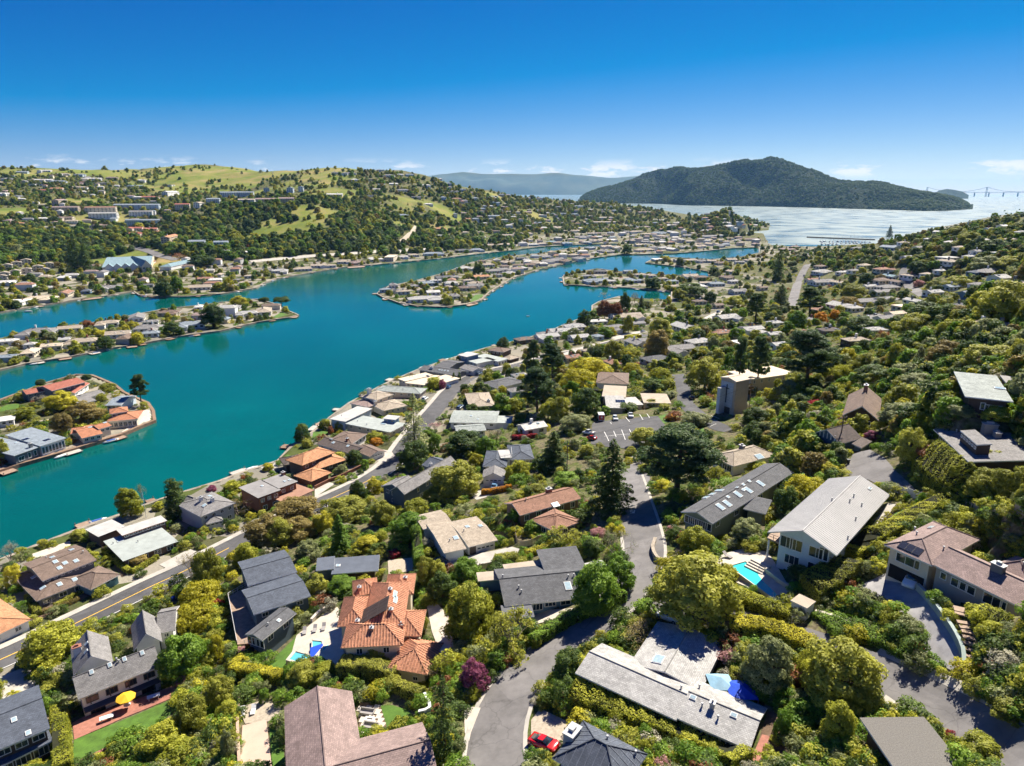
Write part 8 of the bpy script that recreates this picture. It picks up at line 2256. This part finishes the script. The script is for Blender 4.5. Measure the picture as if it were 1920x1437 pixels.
# clipped hedges: a leafy block along a line
def hedge(txt, w, h_, col, label, leaf=0.13):
    P = crpath(txt, 1.0); n = normals2(P); r = np.random.default_rng(int(abs(P[0, 0]) * 10) + 5)
    g = grid_h(P)
    L = np.concatenate([[0], np.cumsum(np.linalg.norm(np.diff(P, axis=0), axis=1))])
    tot = L[-1]
    def at(u, off): 
        x = np.interp(u, L, P[:, 0]); y = np.interp(u, L, P[:, 1]); nx = np.interp(u, L, n[:, 0]); ny = np.interp(u, L, n[:, 1])
        return x + nx * off, y + ny * off
    base = np.array([P[len(P) // 2, 0], P[len(P) // 2, 1], g[len(P) // 2]])
    dens = min(70, 16000 / max(1, tot * (w + 2 * h_)))
    Cs, Ns, Ts = [], [], []
    def lump(u, k): return 0.16 * np.sin(u * 1.9 + k) + 0.12 * np.sin(u * 4.3 + 2 * k)
    N = int(tot * w * dens); u = r.uniform(0, tot, N); o = r.uniform(-w / 2, w / 2, N); x, y = at(u, o)
    edge = np.abs(o) / (w / 2)
    z = grid_h(np.stack([x, y], 1)) + h_ + lump(u, o) - 0.35 * edge ** 4 + r.normal(size=N) * 0.08
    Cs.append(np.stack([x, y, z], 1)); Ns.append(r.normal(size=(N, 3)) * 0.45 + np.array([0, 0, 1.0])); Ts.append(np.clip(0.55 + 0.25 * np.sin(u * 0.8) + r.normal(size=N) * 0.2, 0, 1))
    for sgn in (-1, 1):
        N = int(tot * h_ * dens); u = r.uniform(0, tot, N); zz = r.uniform(0, 1, N) ** 0.9
        o = sgn * (w / 2 + lump(u, 3 + sgn) * 0.8 - 0.25 * zz ** 4) + r.normal(size=N) * 0.07; x, y = at(u, o)
        nx, ny = np.interp(u, L, n[:, 0]) * sgn, np.interp(u, L, n[:, 1]) * sgn
        z = grid_h(np.stack([x, y], 1)) + zz * h_
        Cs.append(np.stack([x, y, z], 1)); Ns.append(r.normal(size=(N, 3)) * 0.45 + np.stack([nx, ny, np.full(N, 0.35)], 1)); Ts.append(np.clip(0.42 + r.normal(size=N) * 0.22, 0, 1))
    for e_, sg in ((0, -1), (tot, 1)):
        N = int(w * h_ * dens); o = r.uniform(-w / 2, w / 2, N); x, y = at(np.full(N, e_), o); z = grid_h(np.stack([x, y], 1)) + r.uniform(0, 1, N) * h_
        t = P[1] - P[0] if sg < 0 else P[-1] - P[-2]; t = t / np.hypot(*t) * sg
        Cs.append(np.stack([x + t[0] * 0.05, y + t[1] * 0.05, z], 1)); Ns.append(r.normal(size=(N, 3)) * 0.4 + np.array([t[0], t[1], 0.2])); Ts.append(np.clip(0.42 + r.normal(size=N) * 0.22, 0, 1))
    c, nn, t = np.concatenate(Cs) - base, np.concatenate(Ns), np.concatenate(Ts)
    root = thing('hedge', label, 'hedge', tuple(base))
    me = leaf_mesh('hedge_foliage', leaf_arrays(c, nn, leaf, r), t); me.materials.append(lm(col))
    link('foliage', me, (), root)
    core = MB()
    q = [(P[i] + n[i] * s * (w / 2 - 0.22)) for s in (-1, 1) for i in (range(len(P)) if s < 0 else range(len(P) - 1, -1, -1))]
    gz = grid_h(np.array(q))
    core.prism([(a[0] - base[0], a[1] - base[1]) for a in q], [z - 0.5 - base[2] for z in gz], [z + h_ - 0.32 - base[2] for z in gz])
    core.build('branches', plain('hedge_core', (0.02, 0.022, 0.008), 1.0, 0.3), root)
    EXCL.append((np.array(q), 0.1))
for a in [('A345,1160 350,1300 365,1500', 2.6, 2.8, 'yg', 'tall pale green hedge between the timbered house lawn and the slate roofed house'),
          ('A590,225 660,290 735,350', 1.4, 1.4, 'yg', 'narrow hedge beside the clerestory house'), ('A745,350 820,310 890,265', 1.4, 1.2, 'yg', 'clipped hedge round the red twigged bush by the lagoon road'),
          ('A160,490 190,540 220,590', 1.6, 1.4, 'olive', 'short hedge at the corner of the skylit house'), ('A245,575 340,545 445,500', 1.2, 0.9, 'brownish', 'low russet hedge in front of the skylit house'),
          ('A310,540 420,480 500,440', 1.2, 0.9, 'olive', 'low green hedge along the front of the skylit house'),
          ('B115,905 230,815 350,715', 2.2, 2.0, 'gold', 'golden hedge climbing beside the villa lawn'), ('B110,915 250,935 400,965', 2.0, 2.2, 'gold', 'golden hedge below the villa lawn'),
          ('B725,925 880,940 1040,985', 3.4, 3.6, 'olive', 'thick olive hedge between the tile villa and the brown shingle house'), ('B1040,1010 1110,1040 1180,1065', 1.8, 2.0, 'olive', 'short hedge behind the round courtyard lawn'),
          ('B1148,165 1155,250 1165,330', 2.2, 3.6, 'green', 'tall dark hedge left of the tan roofed house'),
          ('C595,765 740,670 870,600 1000,555 1110,500', 2.2, 2.2, 'green', 'long shaded hedge along the upper side of the curving road'),
          ('C825,1045 1000,1120 1240,1215 1420,1295 1600,1380 1780,1460', 3.4, 2.4, 'yg', 'long sunlit hedge in front of the long white house'),
          ('D540,485 640,530 740,572 850,602', 2.2, 1.7, 'yg', 'yellow green hedge along the edge of the pool'), ('D505,690 620,690 740,715 860,760 960,810', 2.6, 2.6, 'gold', 'golden hedge along the side road'),
          ('E400,400 500,350 600,290 750,195 900,110', 3.6, 2.2, 'yg', 'broad clipped hedge between the metal roofed house and the garage house'), ('E200,600 290,545 385,475', 5.0, 3.2, 'olive', 'big block of clipped hedge below the metal roofed house'),
          ('M1160,1010 1300,1090 1440,1180', 4.2, 3.4, 'yg', 'very tall clipped hedge below the large slate house'), ('C380,275 450,265 525,258', 3.2, 1.0, 'olive', 'low hedge bed above the blue walled house'),
          ('C555,250 640,225 730,200', 2.6, 1.2, 'gold', 'golden hedge above the roof of the blue walled house'), ('L0,818 90,812 185,800', 1.6, 1.6, 'red', 'red leaved hedge above the roof terrace house'),
          ('L430,440 560,460 690,470', 2.0, 2.0, 'olive', 'dark hedge below the golden mounds'), ('K1690,1230 1800,1215 1910,1190', 1.6, 1.6, 'orange', 'orange hedge beside the white garage drive'),
          ('E990,590 1080,680 1160,760', 3.0, 1.2, 'yg', 'planting strip beside the curved wooden steps'), ('E240,680 330,720 460,760 600,820 720,880', 3.0, 1.2, 'green', 'green bank above the side road'),
          ('E440,560 520,600 600,650', 1.4, 1.0, 'greyg', 'grey green edging along the garage drive'), ('H850,1420 905,1410 960,1415', 3, 2.2, 'gold', 'round golden hedge beside the mid street')]:
    hedge(*a)

# ------------------------------------------------------------------ woods and planting nobody could count
PROTO = bpy.data.collections.new('plant_prototypes')     # not linked to the scene
PINDEX = []
def proto(key, col):
    T = TREES[key]
    nm = f'{len(PINDEX):03d}_{key}_{col}'
    a = T['crown'].copy(); b = T['trunk']
    # crown and trunk joined into one mesh with two materials
    V1 = np.empty(len(a.vertices) * 3, np.float32); a.vertices.foreach_get('co', V1)
    V2 = np.empty(len(b.vertices) * 3, np.float32); b.vertices.foreach_get('co', V2)
    n1 = len(a.vertices)
    L1 = np.empty(len(a.loops), np.int32); a.loops.foreach_get('vertex_index', L1)
    L2 = np.empty(len(b.loops), np.int32); b.loops.foreach_get('vertex_index', L2)
    S1 = np.empty(len(a.polygons), np.int32); a.polygons.foreach_get('loop_start', S1)
    S2 = np.empty(len(b.polygons), np.int32); b.polygons.foreach_get('loop_start', S2)
    t = np.empty(len(a.polygons), np.float32); a.attributes['tint'].data.foreach_get('value', t)
    me = bpy.data.meshes.new(nm)
    me.vertices.add(n1 + len(b.vertices)); me.vertices.foreach_set('co', np.concatenate([V1, V2]))
    me.loops.add(len(L1) + len(L2)); me.loops.foreach_set('vertex_index', np.concatenate([L1, L2 + n1]))
    me.polygons.add(len(S1) + len(S2)); me.polygons.foreach_set('loop_start', np.concatenate([S1, S2 + len(L1)]))
    me.polygons.foreach_set('material_index', np.concatenate([np.zeros(len(S1), np.int32), np.ones(len(S2), np.int32)]))
    me.update(calc_edges=True)
    at = me.attributes.new('tint', 'FLOAT', 'FACE'); at.data.foreach_set('value', np.concatenate([t, np.full(len(S2), 0.5, np.float32)]))
    me.materials.append(lm(col)); me.materials.append(bark)
    o = bpy.data.objects.new(nm, me); PROTO.objects.link(o)
    PINDEX.append((key, col)); bpy.data.meshes.remove(a)
    return len(PINDEX) - 1
def scatter_group():
    ng = bpy.data.node_groups.new('scatter_plants', 'GeometryNodeTree')
    ng.interface.new_socket('Geometry', in_out='INPUT', socket_type='NodeSocketGeometry'); ng.interface.new_socket('Geometry', in_out='OUTPUT', socket_type='NodeSocketGeometry')
    N = ng.nodes; i = N.new('NodeGroupInput'); o = N.new('NodeGroupOutput')
    inst = N.new('GeometryNodeInstanceOnPoints'); ci = N.new('GeometryNodeCollectionInfo')
    ci.inputs['Collection'].default_value = PROTO; ci.inputs['Separate Children'].default_value = True; ci.inputs['Reset Children'].default_value = True
    inst.inputs['Pick Instance'].default_value = True
    def na(nm, ty):
        n = N.new('GeometryNodeInputNamedAttribute'); n.data_type = ty; n.inputs['Name'].default_value = nm; return n
    k, r_, s = na('which', 'INT'), na('turn', 'FLOAT_VECTOR'), na('size', 'FLOAT_VECTOR')
    Lk = ng.links
    Lk.new(i.outputs[0], inst.inputs['Points']); Lk.new(ci.outputs[0], inst.inputs['Instance']); Lk.new(k.outputs['Attribute'], inst.inputs['Instance Index'])
    e2r = N.new('FunctionNodeEulerToRotation'); Lk.new(r_.outputs['Attribute'], e2r.inputs[0]); Lk.new(e2r.outputs[0], inst.inputs['Rotation'])
    Lk.new(s.outputs['Attribute'], inst.inputs['Scale']); Lk.new(inst.outputs[0], o.inputs[0])
    return ng
def scatter(name, label, P, which, turn, size):
    me = bpy.data.meshes.new(name); me.vertices.add(len(P)); me.vertices.foreach_set('co', P.astype(np.float32).ravel())
    me.attributes.new('which', 'INT', 'POINT').data.foreach_set('value', which.astype(np.int32))
    me.attributes.new('turn', 'FLOAT_VECTOR', 'POINT').data.foreach_set('vector', turn.astype(np.float32).ravel())
    me.attributes.new('size', 'FLOAT_VECTOR', 'POINT').data.foreach_set('vector', size.astype(np.float32).ravel())
    me.update()
    o = link(name, me); stuff(o); o['label'] = label
    m = o.modifiers.new('scatter', 'NODES'); m.node_group = NG
    return o
def clear_of(P, margin, roads=True):
    ok = np.ones(len(P), bool)
    for poly, mg in EXCL:
        m = margin + mg
        lo, hi = poly.min(0) - m, poly.max(0) + m
        c = np.where(ok & (P[:, 0] > lo[0]) & (P[:, 0] < hi[0]) & (P[:, 1] > lo[1]) & (P[:, 1] < hi[1]))[0]
        if not len(c): continue
        bad = in_poly(P[c], poly)
        if m > 0.05: bad |= seg_dist(P[c], poly) < m
        ok[c[bad]] = False
    return ok
def grassy(P):
    g = np.zeros(len(P))
    for (px, py, d, rad, soft) in GRASS:
        c = np.array(at_depth((px, py), d)[:2]); q = np.hypot(P[:, 0] - c[0], P[:, 1] - c[1]) + 60 * fbm(P[:, 0] / 90, P[:, 1] / 90, 3) * (rad / 150)
        g = np.maximum(g, np.clip((rad + soft - q) / soft, 0, 1))
    return g * np.clip((0.23 - fbm(P[:, 0] / 120 + 40, P[:, 1] / 120, 4) * 1.1) * 6, 0, 1)
def wood(name, label, poly_px, n, mix, hmin, hmax, margin, seed, wratio=(0.85, 1.25), grass_cut=True, cluster=False):
    """mix: list of (prototype index, weight)"""
    r = np.random.default_rng(seed); poly = np.array(poly_px, float)
    lo, hi = poly.min(0), poly.max(0)
    Q = r.uniform(lo, hi, size=(int(n * 2.2), 2)); Q = Q[in_poly(Q, poly)][:n]
    W, ok = grounds(Q); W = W[ok]
    P = W[:, :2]
    k = (W[:, 2] > 0.9) & (land_dist(P) > 2.0) & clear_of(P, margin)
    if grass_cut: k &= r.random(len(P)) > grassy(P) * 0.97
    if cluster: k &= fbm(P[:, 0] / 90 + 40, P[:, 1] / 90, 4) > 0.02
    W = W[k]
    idx = np.array([m[0] for m in mix]); wt = np.array([m[1] for m in mix], float); wt /= wt.sum()
    which = idx[r.choice(len(idx), len(W), p=wt)]
    H = np.array([TREES[PINDEX[i][0]]['H'] for i in which])
    hh = r.uniform(hmin, hmax, len(W)) * np.where(r.random(len(W)) < 0.12, 1.35, 1.0)
    s = hh / H; sw = s * r.uniform(*wratio, len(W))
    W[:, 2] -= 0.15
    return scatter(name, label, W, which, np.stack([np.zeros(len(W)), np.zeros(len(W)), r.uniform(0, 6.28, len(W))], 1), np.stack([sw, sw * r.uniform(0.9, 1.1, len(W)), s], 1))
PI = {}
for key in ('lo_oak0', 'lo_oak1', 'lo_oak2'):
    for col in ('dark', 'olive', 'green', 'yg', 'greyg', 'brownish', 'gold'): PI[(key, col)] = proto(key, col)
for col in ('dark', 'pine'): PI[('lo_fir0', col)] = proto('lo_fir0', col)
for key in ('lo_shrub0', 'lo_shrub1', 'shrub0', 'shrub1', 'shrub2'):
    for col in ('dark', 'olive', 'green', 'yg', 'greyg', 'gold', 'rust', 'silver', 'pink'): PI[(key, col)] = proto(key, col)
NG = scatter_group()
def mix(spec, keys):
    return [(PI[(k, c)], w) for c, w in spec.items() for k in keys if (k, c) in PI]
LO = ('lo_oak0', 'lo_oak1', 'lo_oak2')
MF = mix({'dark': 5, 'olive': 3, 'green': 2, 'yg': 1.2, 'greyg': 1, 'brownish': 0.8, 'gold': 0.4}, LO) + [(PI[('lo_fir0', 'dark')], 1.0)]
MN = mix({'dark': 3.5, 'olive': 2.6, 'green': 3, 'yg': 2, 'greyg': 2, 'brownish': 1, 'gold': 0.8}, LO)
MS = mix({'dark': 5, 'olive': 3.2, 'green': 3, 'yg': 1.2, 'greyg': 2.5, 'brownish': 1.2, 'gold': 0.25}, LO)
MI = mix({'dark': 3, 'olive': 3, 'green': 2, 'yg': 2.2, 'greyg': 1, 'brownish': 1.4, 'gold': 1.4}, LO)
wood('hillside_wood', 'dense dark wood covering the lower slopes of the left hill', [(-60,420),(330,430),(440,380),(650,370),(720,400),(1000,440),(960,470),(700,478),(470,490),(300,480),(-60,500)], 3600, mix({'dark': 7, 'olive': 2, 'green': 2.5, 'yg': .7, 'greyg': .6, 'gold': .3}, LO) + [(PI[('lo_fir0', 'dark')], 1.5)], 6, 11, 3, 1)
wood('hilltop_trees', 'scattered trees among the houses on the left hill and far ridge', [(-60,300),(260,320),(420,345),(560,345),(640,318),(760,325),(1000,365),(1220,385),(1250,410),(1000,440),(720,420),(-60,440)], 3600, MF, 4.5, 9, 1.5, 2)
wood('headland_trees', 'trees covering the small wooded headland in the bay', [(1275,425),(1300,395),(1365,380),(1430,395),(1450,425),(1400,445),(1300,448)], 600, MF, 6, 10, 1, 8)
wood('shore_trees', 'small trees among the gardens along the far shore and town', [(-60,480),(400,470),(960,440),(1240,405),(1300,440),(1500,450),(1440,470),(960,470),(480,545),(200,560),(-60,600)], 1900, MI, 3.5, 7, 1.2, 3)
wood('island_trees', 'small garden trees between the houses on the lagoon islands', [(-60,560),(480,540),(560,600),(440,620),(-60,700)], 420, MI, 2.5, 5.5, 0.9, 4)
wood('island_trees', 'small garden trees on the central island and the lagoon spits', [(700,560),(860,490),(1000,470),(1440,465),(1440,500),(1340,530),(1260,555),(1050,540),(960,525),(870,580)], 800, MI, 2.5, 5.5, 0.8, 5)
wood('slope_trees', 'massed trees over the wooded slope right of the lagoon', [(1440,465),(1600,450),(1700,430),(1990,370),(1990,900),(1780,760),(1700,700),(1560,640),(1440,620),(1360,560)], 1050, MS, 3.2, 6.2, 2.4, 6)
wood('garden_trees', 'small trees among the houses between the lagoon and the church', [(1120,590),(1250,570),(1440,560),(1500,640),(1460,700),(1300,690),(1200,720),(1000,760),(880,800),(860,720),(1000,660)], 620, MN, 3, 6.5, 1.2, 7)
wood('garden_trees', 'small trees filling the gaps around the church slope', [(1350,760),(1560,660),(1760,700),(1960,760),(1960,900),(1800,880),(1660,800),(1560,900),(1440,880)], 300, MN, 3, 6, 1.0, 9)
SH = mix({'dark': 4, 'olive': 2.5, 'green': 4.5, 'yg': 2.5, 'greyg': 2, 'gold': 0.8, 'rust': 0.3, 'silver': 0.4, 'pink': 0.06}, ('shrub0', 'shrub1', 'shrub2'))
SHL = mix({'dark': 4, 'olive': 3, 'green': 3, 'yg': 2.5, 'greyg': 2, 'gold': 1, 'rust': 0.6, 'silver': 0.6}, ('lo_shrub0', 'lo_shrub1'))
wood('garden_planting', 'mixed low planting filling the gardens at the front', [(-80,1020),(300,1000),(450,900),(700,800),(1000,700),(1200,700),(1500,800),(2000,820),(2000,1480),(-80,1480)], 7500, SH, 0.9, 2.6, 0.25, 11, (0.8, 1.5), False)
wood('garden_planting', 'low planting among the houses further off', [(-60,560),(960,440),(1440,450),(1990,400),(1990,830),(1300,760),(900,760),(300,900),(-60,880)], 7000, SHL, 1.0, 2.8, 0.3, 12, (0.9, 1.6), True)
wood('hill_scrub', 'dark scrub dotting the green slopes of the left hill', [(-60,300),(640,310),(1000,370),(1200,395),(960,450),(-60,480)], 3800, SHL, 1.5, 4.0, 0.5, 13, (1.0, 1.8), True)

wood('hillside_wood', 'dark tree clumps in the folds of the left hill', [(-60,300),(640,310),(760,325),(700,400),(440,380),(-60,420)], 2600, MF, 4, 8, 1.5, 31, grass_cut=False, cluster=True)
wood('slope_trees', 'trees along the crest of the right hillside', [(1440,468),(1640,464),(1700,440),(1780,415),(1990,375),(1990,480),(1700,510),(1440,500)], 1050, MS, 3.5, 6.5, 2.2, 32)
wood('hilltop_trees', 'trees over the low hill behind the town', [(820,350),(1000,370),(1200,385),(1290,412),(1280,432),(1180,436),(960,440),(860,430)], 1700, MF, 5, 9, 1.2, 33)
def island_wood():
    r = np.random.default_rng(21); n1, n2, _ = ISLE_V.shape
    i = r.integers(0, n1 - 1, 9000); j = r.integers(1, int(n2 * 0.62), 9000); fi, fj = r.random(9000)[:, None], r.random(9000)[:, None]
    P = (ISLE_V[i, j] * (1 - fi) + ISLE_V[i + 1, j] * fi) * (1 - fj) + (ISLE_V[i, j + 1] * (1 - fi) + ISLE_V[i + 1, j + 1] * fi) * fj
    k = (P[:, 2] > 4) & (fbm(P[:, 0] / 220, P[:, 1] / 220, 3) < 0.10 + 0.15 * r.random(9000)); P = P[k]
    m = np.array([PI[(q, c)] for q in LO for c in ('dark',)])[r.integers(0, 3, len(P))]
    s = r.uniform(0.8, 1.7, len(P)); P[:, 2] -= 3
    scatter('island_wood', 'dark woodland covering the big island across the bay', P, m, np.stack([np.zeros(len(P))] * 2 + [r.uniform(0, 6.28, len(P))], 1), np.stack([s * 1.5, s * 1.5, s], 1))
island_wood()
